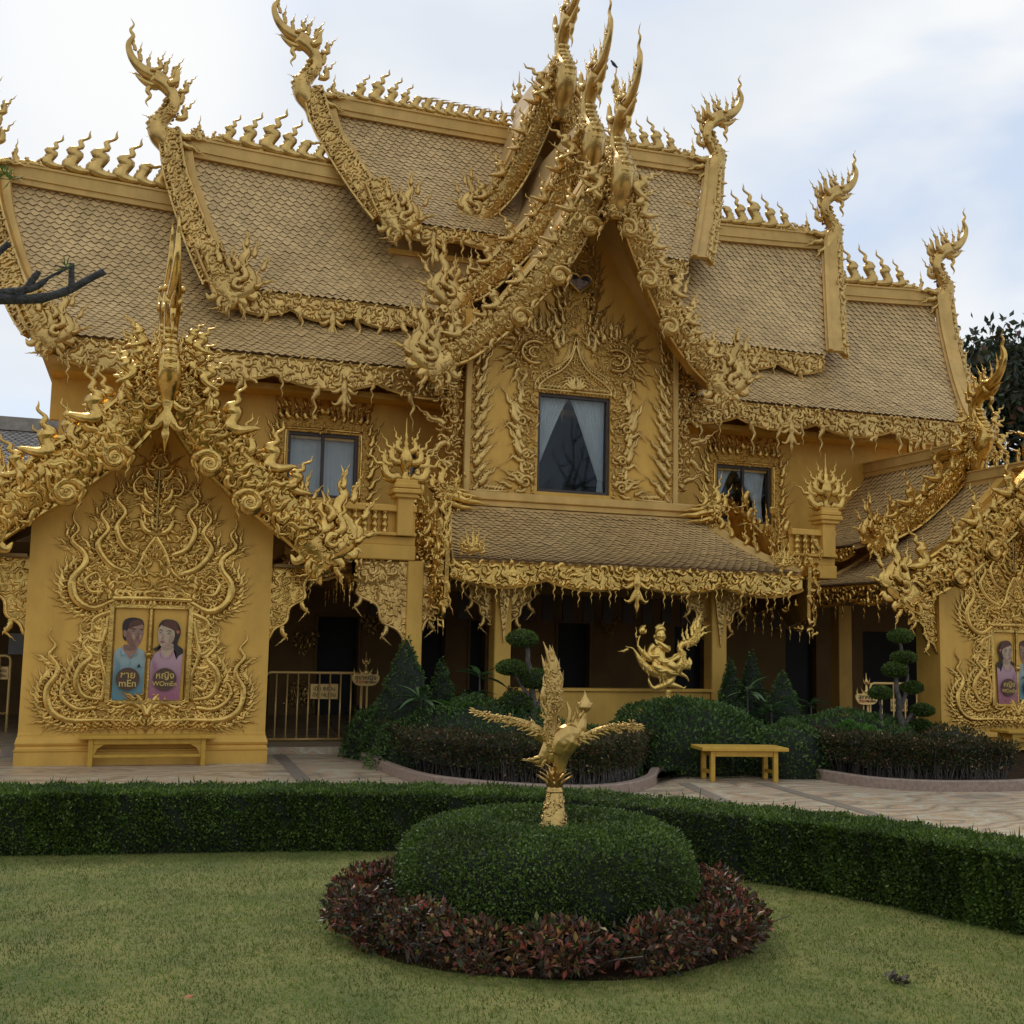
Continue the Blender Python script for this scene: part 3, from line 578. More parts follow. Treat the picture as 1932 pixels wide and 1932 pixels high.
        fill(c, pl, 0, .10*k, .058*k, .105*k, -1.2, U=Ux, Wv=Wv, O=E)
        obj('carved_scrolls', c, 'gold', bo, smooth=True, kind='stuff')
        for dx, dz, s_, r_, kd in ((.55, .55, .42, -20, 2), (.2, .25, .5, 15, 0), (.62, -.05, .35, -70, 2), (.0, -.35, .42, 170, 1), (.35, -.45, .35, 200, 2), (.72, .3, .4, -35, 2), (.4, .75, .36, -15, 2), (-.1, .35, .5, 5, 2), (.78, .05, .3, -80, 2), (.3, .05, .6, -5, 0), (.15, -.5, .3, 160, 1)):
            place('flame%d%s' % (kd, mirr), 'flame', bo, E+Ux*dx*k+ZU*dz*k+Wv*.08, Ux*sx, ZU, Wv, s_*k, sx*r_, 1.)
    return bo
def frieze(parent, x0, x1, Y, zt, h, drips=.42, drop=None, O=(0, 0, 0), U=XU, Wv=FW, name='eave_frieze', csize=.07, scal=1.1, z1=None, th=.05, dsize=.34, label=None):
    """carved fringe hanging under an eave: u runs x0..x1 along U"""
    O = np.asarray(O, float); n = max(24, int((x1-x0)/.05)); u = np.linspace(x0, x1, n); z1 = zt if z1 is None else z1; top = np.linspace(zt, z1, n)
    prof = h*(.62+.38*np.abs(np.sin((u-x0)/(x1-x0)*math.pi*max(2, round((x1-x0)/scal))))**.8)
    b = Buf(); base = O+np.array([0, Y, 0])+u[:, None]*U; prof = prof*.92
    A = base+top[:, None]*ZU; Bt = base+(top-prof)[:, None]*ZU; W_ = np.asarray(Wv)*th
    V = np.vstack([A, Bt, A-W_, Bt-W_]); i = np.arange(n-1)
    Q = np.concatenate([np.stack([i, i+1, n+i+1, n+i], 1), np.stack([2*n+i, 3*n+i, 3*n+i+1, 2*n+i+1], 1), np.stack([n+i, n+i+1, 3*n+i+1, 3*n+i], 1), np.stack([i+1, i, 2*n+i, 2*n+i+1], 1)]); b.add(V, Q)
    b.add(*stroke(Bt+np.asarray(Wv)*.01, np.full(n, .028), Wv, 1., 5)); b.add(*stroke(A+np.asarray(Wv)*.01-ZU*.02, np.full(n, .022), Wv, 1., 5))
    fo = obj(name, b, 'gold', parent, label=label)
    csize = csize*1.75; c = Buf(); st = csize*.92; m = int((x1-x0)*h*.85/st/st); k = max(1, int(h/st)); uu = np.repeat(np.linspace(x0, x1, m//k+1), k)[:m]+rng.normal(0, st*.25, m); uu = np.clip(uu, x0, x1)
    tt = (np.arange(m) % k+.5)/k+rng.normal(0, .05, m); pf = np.interp(uu, u, prof); zz = np.interp(uu, u, top)-pf*tt
    curls(c, O+np.array([0, Y, 0])+uu[:, None]*U+zz[:, None]*ZU+np.asarray(Wv)*.01, U, ZU, Wv, csize*rng.uniform(.8, 1.4, m), rng.uniform(0, 6.28, m), rng.choice([-1., 1.], m))
    obj('carved_scrolls', c, 'gold', fo, smooth=True, kind='stuff')
    if drips:
        x = x0+drips*.5; q = 0
        while x < x1-.1:
            z_ = np.interp(x, u, top-prof); place('drip' if q % 2 else 'dripm', 'pendant', fo, O+np.array([0, Y, 0])+U*x+ZU*(z_+.03)+np.asarray(Wv)*.01, U, ZU, Wv, dsize*(.7+.5*((q*5) % 3)/2)); x += drips*(.8+.4*((q*7) % 4)/3); q += 1
    for x in (drop or []):
        z_ = np.interp(x, u, top-prof); place('drop', 'centre_pendant', fo, O+np.array([0, Y, 0])+U*x+ZU*(z_+.08)+np.asarray(Wv)*.03, U, ZU, Wv, .62)
    return fo
def dragon(parent, P, D, s=1., name='dragon_head', Wv=None, trunk=1., chest=True, label=None):
    """dragon finial: P foot, D horizontal direction it looks towards"""
    D = nrmz(D); Wv = nrmz(np.cross(D, ZU)) if Wv is None else nrmz(Wv)
    b = Buf(); E = np.asarray(P, float)
    def ds(pts, rad, tt=.9, nn=26, w0=0., Nn=9, buf=None):
        Q2 = spline(pts, nn)*s; (buf or b).add(*stroke(E+Q2[:, :1]*D+Q2[:, 1:2]*ZU+Wv*w0*s, widths(list(zip(np.linspace(0, 1, len(rad)), rad)), nn)*s, Wv, tt, Nn))
    body = [(-.05, -.55), (.02, -.25), (.2, -.02), (.26, .2), (.1, .42), (-.02, .62), (.0, .82), (.16, 1.0), (.4, 1.12)]
    ds(body, [.15, .2, .22, .19, .14, .125, .13, .14, .15], .85, 34)
    # belly plates down the front of the neck
    for k in range(9):
        q = spline(body, 34)[6+k*2]*s; ds([(q[0]/s+.11, q[1]/s-.02), (q[0]/s+.16, q[1]/s+.02), (q[0]/s+.13, q[1]/s+.06)], [.05, .07, .03], 1.6, 5, 0, 6)
    # skull, brow, upper jaw running out into a curling trunk; open lower jaw and beard
    ds([(.1, 1.0), (.3, 1.14), (.5, 1.2), (.68, 1.32), (.82, 1.5), (.88, 1.72), (.8, 1.9), (.86, 2.02), (.8, 2.14), (.87, 2.26)], np.array([.14, .16, .13, .10, .075, .055, .042, .03, .018, .003])*trunk, .8, 34)
    ds([(.28, 1.0), (.45, .98), (.6, 1.05), (.72, 1.12)], [.09, .08, .055, .01], .8, 12)
    ds([(.42, .98), (.48, .84), (.42, .74), (.5, .62), (.45, .52)], [.06, .05, .035, .02, .003], .8, 12)
    for sg in (-1, 1):
        ds([(.36, 1.2), (.4, 1.24), (.44, 1.2)], [.03, .05, .03], 1, 6, .12*sg, 7)
        ds([(.1, 1.0), (-.04, 1.1), (-.06, 1.28), (-.14, 1.4)], [.07, .07, .04, .003], .8, 10, .1*sg)
    ho = obj(name, b, 'gold', parent, smooth=True, label=label)
    mir = '' if np.dot(np.cross(D, ZU), Wv) > 0 else 'm'; sx = 1 if mir == '' else -1
    for x, z, q, r_, kd in ((.5, 1.3, .3, 8, 2), (.36, 1.32, .38, 12, 0), (.2, 1.26, .36, 20, 2), (.06, 1.16, .42, 26, 2), (-.1, .95, .44, 30, 0), (-.12, .7, .40, 25, 2), (.66, 1.42, .32, 4, 2), (.76, 1.62, .26, -6, 2), (-.08, .4, .5, 28, 0)):
        # crest flames lean back from the muzzle
        place('flame%d%s' % (kd, 'm' if mir == '' else ''), 'crest_flame', ho, E+D*x*s+ZU*z*s, D*sx, ZU, Wv, q*s*1.1, sx*r_)
    for x, z, q, r_ in ((.62, 1.12, .2, -80), (.3, .92, .22, -110), (.28, .25, .26, -70), (.2, -.05, .24, -95)):
        place('flame2'+mir, 'crest_flame', ho, E+D*x*s+ZU*z*s, D*sx, ZU, Wv, q*s, sx*r_)
    c = Buf(); m = int(95*s); k = rng.integers(0, 20, m); sp = spline(body, 34)[k]*s
    for sg in (-1, 1):
        O = E+(sp[:, :1]+rng.uniform(-.12, .08, (m, 1))*s)*D+(sp[:, 1:2]+rng.normal(0, .04, (m, 1)))*ZU+Wv*sg*.13*s
        curls(c, O, D, ZU, Wv*sg, .075*s*rng.uniform(.8, 1.3, m), rng.normal(-1.2, .6, m), np.full(m, 1.)*sg)
    obj('carved_scrolls', c, 'gold', ho, smooth=True, kind='stuff')
    return ho
def tilt_pts(pts, Y0, z0, k):
    """picture points dropped onto a plane that leans forward: Y = Y0 + k (z0 - z)"""
    out_ = []
    for px, py in pts:
        d = CF+CR*(px-HALF)/FPX-CU*(py-HALF)/FPX; t = (Y0+k*(z0-EYE))/(d[1]+k*d[2]); out_.append(EYEP+d*t)
    return np.array(out_)
def mirror(P, xc): Q = np.array(P, float); Q[:, 0] = 2*xc-Q[:, 0]; return Q

# ------------------------------------------------------------------ the golden building
HB = thing('golden_building', (XC, 22, 0), 'two storey golden hall with tiled tiered roofs and a curtained gable window', 'building')
def wallbox(name, x0, x1, y0, y1, z0, z1, m='wall', parent=HB, **k):
    return obj(name, box(Buf(), x0, x1, y0, y1, z0, z1), m, parent, **k)
# upper wing (two lengths either side of the centre bay), storey floor, inner partitions
UW0, UW1, WY = XC-8.45, XC+8.45, 20.2
def wall_holes(name, x0, x1, Y, z0, z1, holes, th=.25, m='wall', parent=HB):
    b = Buf(); xs = sorted({x0, x1, *[h[0] for h in holes], *[h[1] for h in holes]})
    for a, c in zip(xs[:-1], xs[1:]):
        hs = sorted([(h[2], h[3]) for h in holes if h[0] <= a+1e-6 and h[1] >= c-1e-6]); z = z0
        for p, q in hs:
            if p > z+1e-4: box(b, a, c, Y, Y+th, z, p)
            z = q
        if z < z1: box(b, a, c, Y, Y+th, z, z1)
    return obj(name, b, m, parent)
WIN_L = (2.86, 4.09, 4.09, 5.22); WIN_R = (2*XC-4.09, 2*XC-2.86, 4.09, 5.22); WIN_C = (XC-.68, XC+.68, 4.26, 6.0)
wall_holes('wall', UW0, XC-1.95, WY, 2.8, 6.5, [WIN_L, (4.98, 5.3, 4.0, 5.0)])
wall_holes('wall', XC+1.95, UW1, WY, 2.8, 6.5, [WIN_R])
wallbox('wall', UW0, UW0+.25, WY+.25, 23.5, 2.8, 6.5); wallbox('wall', UW1-.25, UW1, WY+.25, 23.5, 2.8, 6.5); wallbox('wall', UW0, UW1, 23.5, 23.75, 3.2, 6.5)
# ground floor: back wall with doorways, cross walls, ceiling
DOORS = [(a*25/26, b_*25/26, .1, 2.15) for a, b_ in ((4.5, 5.4), (6.85, 7.4), (8.0, 8.35), (8.75, 9.0), (10.15, 10.95), (13.2, 14.0), (16.3, 17.2), (18.6, 21.6))]  # the last two openings are added to darken the right-hand passage
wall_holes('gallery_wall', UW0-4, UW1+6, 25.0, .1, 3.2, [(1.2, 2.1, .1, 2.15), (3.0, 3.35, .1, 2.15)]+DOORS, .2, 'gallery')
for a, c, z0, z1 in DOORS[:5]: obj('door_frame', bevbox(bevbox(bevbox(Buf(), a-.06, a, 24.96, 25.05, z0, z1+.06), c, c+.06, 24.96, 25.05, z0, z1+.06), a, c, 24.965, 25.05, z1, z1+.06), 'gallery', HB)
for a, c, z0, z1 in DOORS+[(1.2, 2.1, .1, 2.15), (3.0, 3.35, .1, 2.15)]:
    wallbox('doorway', a-.1, c+.1, 25.21, 25.25, z0-.3, z1+.1, 'dark')  # flat sheets of painted darkness behind each opening
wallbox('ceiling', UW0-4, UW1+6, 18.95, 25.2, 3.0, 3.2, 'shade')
obj('floor', box(Buf(), UW0-6, UW1+8, 17.3, 25.0, -.02, .10), 'pave', kind='structure')
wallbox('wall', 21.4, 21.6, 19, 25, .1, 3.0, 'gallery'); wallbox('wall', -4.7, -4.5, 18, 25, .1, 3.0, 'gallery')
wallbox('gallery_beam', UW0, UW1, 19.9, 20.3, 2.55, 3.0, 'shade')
# dark wooden shutters hung below the gallery beam
for k in range(22):
    x = 4.6+k*.42; obj('valance_slat', box(Buf(), x, x+.22, 21.2, 21.24, 2.1, 2.62), 'frame', HB)
wallbox('valance_beam', 4.4, 14, 21.16, 21.3, 2.62, 2.75, 'shade')
# gable ends of the upper wing
for x in (UW0, UW1):
    b = Buf(); prism(b, [(20.3, 6.4), (23.6, 6.4), (22.7, 8.0), (21.9, 9.6), (21.3, 8.0)], -.12, .12, U=(0, 1, 0), V=(0, 0, 1), W=(1, 0, 0), O=(x+(.13 if x < XC else -.13), 0, 0)); obj('gable_wall', b, 'wall', HB)

# ---- tiered roofs; front slopes tiled, back slopes plain
def tier(half_r, Yr, zr, half_e, Ye, ze, bend, rise, keep, n_single=0, lab=None):
    ro, S = roof(HB, (XC-half_r, Yr, zr), (XC+half_r, Yr, zr), (XC-half_e, Ye, ze), (XC+half_e, Ye, ze), bend, keep, rise, n_single, label=lab)
    b = Buf(); na = 12; A = np.linspace(0, 1, na); top = S(A, np.zeros(na)); bot = S(A, np.ones(na)); bot[:, 1] = 2*Yr-bot[:, 1]; mid = (top+bot)/2; mid[:, 2] -= bend
    V = np.vstack([top, mid, bot, top-[0, 0, .1], mid-[0, 0, .1], bot-[0, 0, .1]]); i = np.arange(na-1)
    Q = np.concatenate([np.stack([r*na+i, r*na+i+1, (r+1)*na+i+1, (r+1)*na+i], 1) for r in (0, 1, 3, 4)]); b.add(V, Q); obj('rear_slope', b, 'tile', ro)
    rb = ridge_run(ro, S)
    return ro, S, rb
in_c = lambda P, h: np.abs(P[:, 0]-XC) < h
R1 = tier(4.17, 22.0, 11.83, 3.03, 20.4, 9.31, .12, .05, lambda a, b_, P: ~(in_c(P, .5)))
R2 = tier(6.8, 21.5, 10.18, 5.95, 20.1, 7.63, .12, .22, lambda a, b_, P: ~((in_c(P, 2.9)) & (b_ < .55)) & ~in_c(P, 1.0))
R3 = tier(9.83, 21.6, 9.2, 8.68, 19.3, 6.32, .30, .30, lambda a, b_, P: ~((in_c(P, 5.6)) & (b_ < .38)) & ~in_c(P, 1.6), 190)
# ridge flames: tall next to the dragon heads, shrinking towards the axis
for (ro, S, rb), half, lst in ((R1, 4.17, [(3.78, .5, 2), (3.5, .55, 3), (3.2, .74, 3), (2.88, .62, 3), (2.6, .52, 3)]+[(2.34-.23*k, .50-.008*k, 4) for k in range(9)]),
                               (R2, 6.8, [(6.3, .5, 2), (6.0, .58, 3), (5.68, .72, 3), (5.32, .9, 3), (4.95, .74, 3), (4.62, .64, 4), (4.3, .6, 4), (4.0, .56, 4), (3.72, .5, 4)]),
                               (R3, 9.83, [(9.35, .5, 2), (9.05, .62, 3), (8.7, .8, 3), (8.3, .9, 3), (7.85, .85, 3), (7.48, .72, 4), (7.14, .68, 4), (6.82, .62, 4), (6.5, .56, 4)])):
    for d, s_, kd in lst:
        for sg in (-1, 1):
            a = .5+sg*d/half/2; ridge_flames(ro, S, [a], [s_*.86], [kd], -sg, .30)
    # low wave of scrolls the flames grow from
    for sg in (-1, 1):
        ds_ = np.linspace(.3 if half < 5 else 3, half*.96, 40); P = S(.5+sg*ds_/half/2, np.zeros(40)); P[:, 2] += .31; b = Buf()
        P[:, 2] += .02+.06*np.abs(np.sin(ds_*7)); b.add(*stroke(P, np.full(40, .07), FW, .9, 6)); m = 110; k = rng.integers(0, 40, m)
        curls(b, P[k]+FW*.04+np.c_[np.zeros((m, 2)), rng.uniform(-.02, .10, m)], XU, ZU, FW, .10*rng.uniform(.7, 1.4, m), rng.uniform(0, 6.3, m), rng.choice([-1., 1.], m)); obj('ridge_scrolls', b, 'gold', rb, True, kind='stuff')
# centre ridge crown
b = Buf(); cx_, cz_ = XC-1.62, 12.12
cx_ = at(978, 235, 1, 22.0)[0]
lathe(b, [(.02, 0), (.14, .02), (.16, .08), (.07, .14), (.05, .3), (.11, .36), (.06, .44), (.04, .58), (.10, .66), (.13, .72), (.05, .8), (.03, .92), (.07, .97), (.02, 1.05), (.004, 1.3)], 10, (cx_, 22.0, cz_+.02))
th_ = np.linspace(0, 6.283, 22); b.add(*stroke(np.c_[cx_+.15*np.cos(th_), np.full(22, 21.98), cz_+.36+.2*np.sin(th_)], np.full(22, .035), FW, 1, 5))
cro = obj('ridge_crown', b, 'gold', R1[0], smooth=True)
for sg in (-1, 1):
    for dx, dz, s_, r_ in ((.28, .0, .55, -10), (.5, -.03, .42, -18), (.1, .62, .26, -10), (.1, .9, .2, -8)):
        place('flame2' if sg < 0 else 'flame2m', 'crown_flame', cro, (cx_+sg*dx, 22.0, cz_+dz), XU, ZU, FW, s_, sg*r_)

# verge boards and dragons of the side tiers
for (ro, S, rb), hs, wd_, nm in ((R1, 1.0, .42, 'upper'), (R2, 1.0, .46, 'middle'), (R3, 1.05, .5, 'lower')):
    for sg in (-1, 1):
        a = 0. if sg < 0 else 1.; bs = np.linspace(0, 1, 8); P = S(np.full(8, a), bs)+np.array([sg*.16, -.10, .06]); P[0] += [0, 0, .30]
        W_ = nrmz([-.35, -1, .0])
        if sg < 0:
            barge(ro, P, [.40, .46, .5], W_, -1, flames=None, vols=None, tail=0, th=.22, csize=.07, roll=True)
        else:
            b = Buf(); strip_board(b, spline(P, 24), .34, nrmz([-.5, -1, .3]), .10); strip_board(b, spline(P+[-.10, -.02, .02], 24), .08, nrmz([-.5, -1, .3]), .16)
            obj('verge_board', b, 'beam', ro); barge(ro, P+[.24, .02, -.05], [.22, .26], nrmz([.3, -1, 0]), 1, flames=(.3, .26), vols=None, tail=0, th=.1, csize=.06)
        # smooth strip beside the carved body on the left verges
        if sg < 0:
            b = Buf(); strip_board(b, spline(P+[.3, .03, -.02], 24), .16, nrmz([-.3, -1, .4]), .14); obj('verge_board', b, 'beam', ro)
        top = S(np.array([a]), np.array([0.]))[0]+np.array([sg*.12, -.03, .28]); dragon(ro, top, (sg, 0, 0), {'upper': .95, 'middle': .93, 'lower': .95}[nm])
        # outstretched mane over the beam
        for q, (dx, dz, s_, r_) in enumerate(((-.15, -.02, .5, 95), (-.2, -.16, .46, 115), (-.12, -.3, .4, 140))):
            place('flame2' if sg < 0 else 'flame2m', 'mane_flame', rb, top+np.array([sg*dx, -.16, dz]), XU, ZU, FW, s_, -sg*-r_ if sg > 0 else -r_)
        # upturned foot at the eave corner
        if sg < 0 or nm != 'x':
            e = S(np.array([a]), np.array([1.]))[0]
            k = {'upper': .8, 'middle': .85, 'lower': .7}[nm]; out = 1 if sg < 0 else -1
            barge(ro, [e+[-out*.32, -.12, .62], e+[-out*.2, -.14, .3], e+[-out*.05, -.16, .0]], [.46, .42], FW, out, flames=None, vols=None, tail=k if sg < 0 else .0, th=.12) if sg < 0 else None
# friezes under the eaves
frieze(R1[0], XC-2.95, XC+2.95, 20.38, 9.26, .34, .5, [XC-2.25], dsize=.42, label='short carved fringe under the topmost eave')
frieze(R2[0], XC-5.9, XC+5.9, 20.08, 7.58, .46, .5, [XC-4.1, XC+4.1], dsize=.46)
frieze(R3[0], XC-8.62, XC+8.62, 19.28, 6.27, .52, .55, [XC-6.3, XC+4.6, XC-4.0], scal=1.7, dsize=.52)
# fascia and soffits
for half, Y, z, Yw in ((2.98, 20.45, 9.2, 21.2), (5.9, 20.15, 7.52, 21.0), (8.6, 19.36, 6.22, 20.3)):
    b = Buf(); box(b, XC-half, XC+half, Y, Y+.06, z-.16, z); box(b, XC-half, XC+half, Y+.3, Yw+.3, z-.42, z-.32); box(b, XC-half, XC+half, Yw+.0, Yw+.14, z-1.1, z-.33); obj('soffit', b, 'wall', HB)

# ---- centre bay
cz = 4.14
b = Buf()
gable = [(XC-1.95, cz), (XC+1.95, cz), (XC+1.95, 6.9), (XC+.9, 8.3), (XC, 9.6), (XC-.9, 8.3), (XC-1.95, 6.9)]
def wall_poly_hole(b, poly, hole, Y, th):
    """front wall: outline with one rectangular window opening, built as strips"""
    x0, x1, z0, z1 = hole; poly = np.array(poly); zs = sorted({*poly[:, 1], z0, z1, *np.linspace(poly[:, 1].min(), poly[:, 1].max(), 14)})
    def ext(z):
        xs = []
        for i in range(len(poly)):
            a, c = poly[i], poly[(i+1) % len(poly)]
            if abs(a[1]-c[1]) > 1e-9 and min(a[1], c[1])-1e-9 <= z <= max(a[1], c[1])+1e-9: xs.append(a[0]+(c[0]-a[0])*(z-a[1])/(c[1]-a[1]))
        return min(xs), max(xs)
    for p, q in zip(zs[:-1], zs[1:]):
        (a0, a1), (b0, b1) = ext(p+1e-6), ext(q-1e-6)
        segs = [(a0, a1, b0, b1)] if not (p >= z0-1e-6 and q <= z1+1e-6) else [(a0, x0, b0, x0), (x1, a1, x1, b1)]
        for s0, s1, t0, t1 in segs:
            b.add([(s0, Y, p), (s1, Y, p), (t1, Y, q), (t0, Y, q), (s0, Y+th, p), (s1, Y+th, p), (t1, Y+th, q), (t0, Y+th, q)], [[0, 1, 2, 3], [5, 4, 7, 6], [1, 5, 6, 2], [4, 0, 3, 7], [3, 2, 6, 7], [4, 5, 1, 0]])
CY = 18.87
wall_poly_hole(b, gable, WIN_C, CY, .25); obj('gable_wall', b, 'wall', HB)
wallbox('wall', XC-1.95, XC-1.7, CY+.25, WY, 2.8, 7.4); wallbox('wall', XC+1.7, XC+1.95, CY+.25, WY, 2.8, 7.4)
# corner pilasters with carving, ledge over the porch roof
for sg in (-1, 1):
    x = XC+sg*1.95; obj('pilaster', bevbox(Buf(), x-.05, x+.05, CY-.05, CY+.02, cz, 7.0, .01), 'beam', HB)
b = Buf(); bevbox(b, XC-2.35, XC+2.35, 18.55, CY+.1, 4.02, 4.16, .015); bevbox(b, XC-2.35, XC+2.35, 18.60, CY+.1, 3.92, 4.02, .01); bevbox(b, XC-2.3, XC+2.3, 18.66, CY+.1, 3.82, 3.92, .01); obj('ledge', b, 'beam', HB)

for sg in (-1, 1):
    pl = [(0, 7.35), (.85, 7.3), (.72, 6.75), (.4, 6.45), (.62, 6.1), (.55, 5.75), (.25, 5.6), (.5, 5.25), (.3, 4.95), (.3, 4.6), (.05, 4.3), (0, 4.2)]; O_ = (XC+sg*1.99, 0, 0); U2 = XU*sg
    c = Buf(); prism(c, [(0, 7.3), (.5, 7.3), (.35, 6.4), (.2, 5.6), (.1, 4.6), (0, 4.3)], -.02, .02, U=U2, O=(XC+sg*1.99, 19.0, 0)); fill(c, pl, 19.0, .11, .085, .02, U=U2, O=O_); fill(c, pl, 19.0, .15, .10, .05, U=U2, O=O_); bk = obj('side_bracket', c, 'gold', HB, smooth=True)
    for z, x, s_, r_ in ((6.6, .6, .5, 110), (6.1, .5, .62, 75), (5.3, .35, .55, 60), (5.0, .3, .5, 120), (7.1, .75, .45, 150), (4.6, .2, .45, 60)): place('flame2' if sg < 0 else 'flame2m', 'flame', bk, (XC+sg*(1.99+x), 18.97, z), XU, ZU, FW, s_, -sg*r_)

# ---- windows
def curtain(b, pts_top, pts_bot, Y, folds, amp, n=40, nz=10, bend=0.):
    """draped cloth between a top line and a gathered bottom line"""
    u = np.linspace(0, 1, n); v = np.linspace(0, 1, nz); Uu, Vv2 = np.meshgrid(u, v)
    x = (pts_top[0]+(pts_top[1]-pts_top[0])*Uu)*(1-Vv2**(1+bend))+(pts_bot[0]+(pts_bot[1]-pts_bot[0])*Uu)*Vv2**(1+bend); z = pts_top[2]+(pts_bot[2]-pts_top[2])*Vv2
    y = Y+amp*np.sin(Uu*folds*6.283+np.sin(Vv2*3)*.6)+amp*.4*np.sin(Uu*folds*14)
    i, j = np.meshgrid(np.arange(nz-1), np.arange(n-1), indexing='ij'); a = (i*n+j).ravel(); b.add(np.stack([x, y, z], -1).reshape(-1, 3), np.stack([a, a+n, a+n+1, a+1], 1))
def window(W, Y, kind, parent=HB):
    x0, x1, z0, z1 = W; f = Buf(); t_ = .055
    for a in ((x0, x0+t_, z0, z1), (x1-t_, x1, z0, z1), (x0+t_, x1-t_, z0, z0+t_), (x0+t_, x1-t_, z1-t_, z1)): box(f, a[0], a[1], Y-.015, Y+.07, a[2], a[3])
    if kind != 'big': xm = (x0+x1)/2; box(f, xm-.025, xm+.025, Y-.01, Y+.06, z0+t_, z1-t_)
    fo = obj('window_frame', f, 'frame', parent)
    if kind == 'big': obj('pane', box(Buf(), x0+t_, x1-t_, Y+.03, Y+.036, z0+t_, z1-t_), 'glass', fo)
    else:
        for a, c, d in ((x0+t_, xm-.025, .02), (xm+.025, x1-t_, .035)): obj('pane', box(Buf(), a, c, Y+d, Y+d+.006, z0+t_, z1-t_), 'glass', fo)
    obj('dark_room', box(Buf(), x0-.1, x1+.1, Y+.9, Y+.95, z0-.1, z1+.1), 'dark', parent)  # near-black sheet in place of the unlit room
    L_ = x1-x0; zb = z0+.06
    def cu(tp, bt, folds, bend, nm='curtain'):
        c = Buf(); curtain(c, tp, bt, Y+.16, folds, .018, bend=bend); obj(nm, c, 'curtain', fo, smooth=True)
    if kind == 'big':
        cu((x0+.02, x0+L_*.47, z1-.04), (x0+.02, x0+.07, z0+L_*.30), 10, -.12); cu((x0+L_*.50, x1-.02, z1-.04), (x1-.14, x1-.05, z0+.28), 10, -.1)
        cu((x1-.14, x1-.05, z0+.28), (x1-.16, x1-.03, zb), 3, 0)
    elif kind == 'closed':
        cu((x0+.03, x0+L_*.97, z1-.04), (x0+.03, x1-.03, zb), 16, 0)
    else:
        cu((x0+.02, x0+L_*.36, z1-.04), (x0+.01, x0+.06, z0+.25), 7, 0); cu((x0+L_*.42, x1-.02, z1-.04), (x1-.30, x1-.12, z0+.45), 8, -.15); cu((x1-.30, x1-.12, z0+.45), (x1-.34, x1-.08, zb), 4, 0)
    return fo
wc = window(WIN_C, CY+.06, 'big'); wl = window(WIN_L, WY+.06, 'closed'); wr = window(WIN_R, WY+.06, 'open'); window((4.98, 5.3, 4.0, 5.0), WY+.06, 'closed')
obj('glass_partition', box(Buf(), UW0, UW1, 21.6, 21.65, 3.2, 6.3), 'dark', HB)  # opaque near-black sheet across the upper storey behind the windows

# ---- carving round the side windows
def window_carving(W, Y, cxm, nm='window_carving'):
    x0, x1, z0, z1 = W; b = Buf(); m = (x0+x1)/2; w = .30
    fill(b, [(x0-w, z0-.12), (x0-.02, z0-.12), (x0-.02, z1+.02), (m, z1+.02), (m, z1+.42), (x0-.25, z1+.36)], Y, .075, .05, sym=m)
    for s_ in (0,): wstroke(b, [(x0-.04, z0-.05), (x0-.05, z1-.3), (x0-.04, z1+.05)], [.03, .03, .03], Y-.01, .8, 14, m); wstroke(b, [(x0-.06, z1+.05), (m, z1+.06)], [.035, .035], Y-.01, .8, 10, m)
    zz = z0
    k = 0
    while zz < z1+.2:
        wflame(b, x0-.16-.03*(k % 2), zz, Y-.02, .34+.06*(k % 3), 48-4*k, -1, 2, m); zz += .19; k += 1
    for i, (dx, s_) in enumerate(((0, .62), (.14, .45), (.3, .5), (.45, .4), (.6, .5), (.72, .42))):
        wflame(b, m-dx, z1+.22+(.12 if i == 0 else 0), Y-.02, s_, 4+dx*25, -1, 2, m)
    return obj(nm, b, 'gold', HB, smooth=True)
window_carving(WIN_L, WY-.0, XC); window_carving(WIN_R, WY-.0, XC)

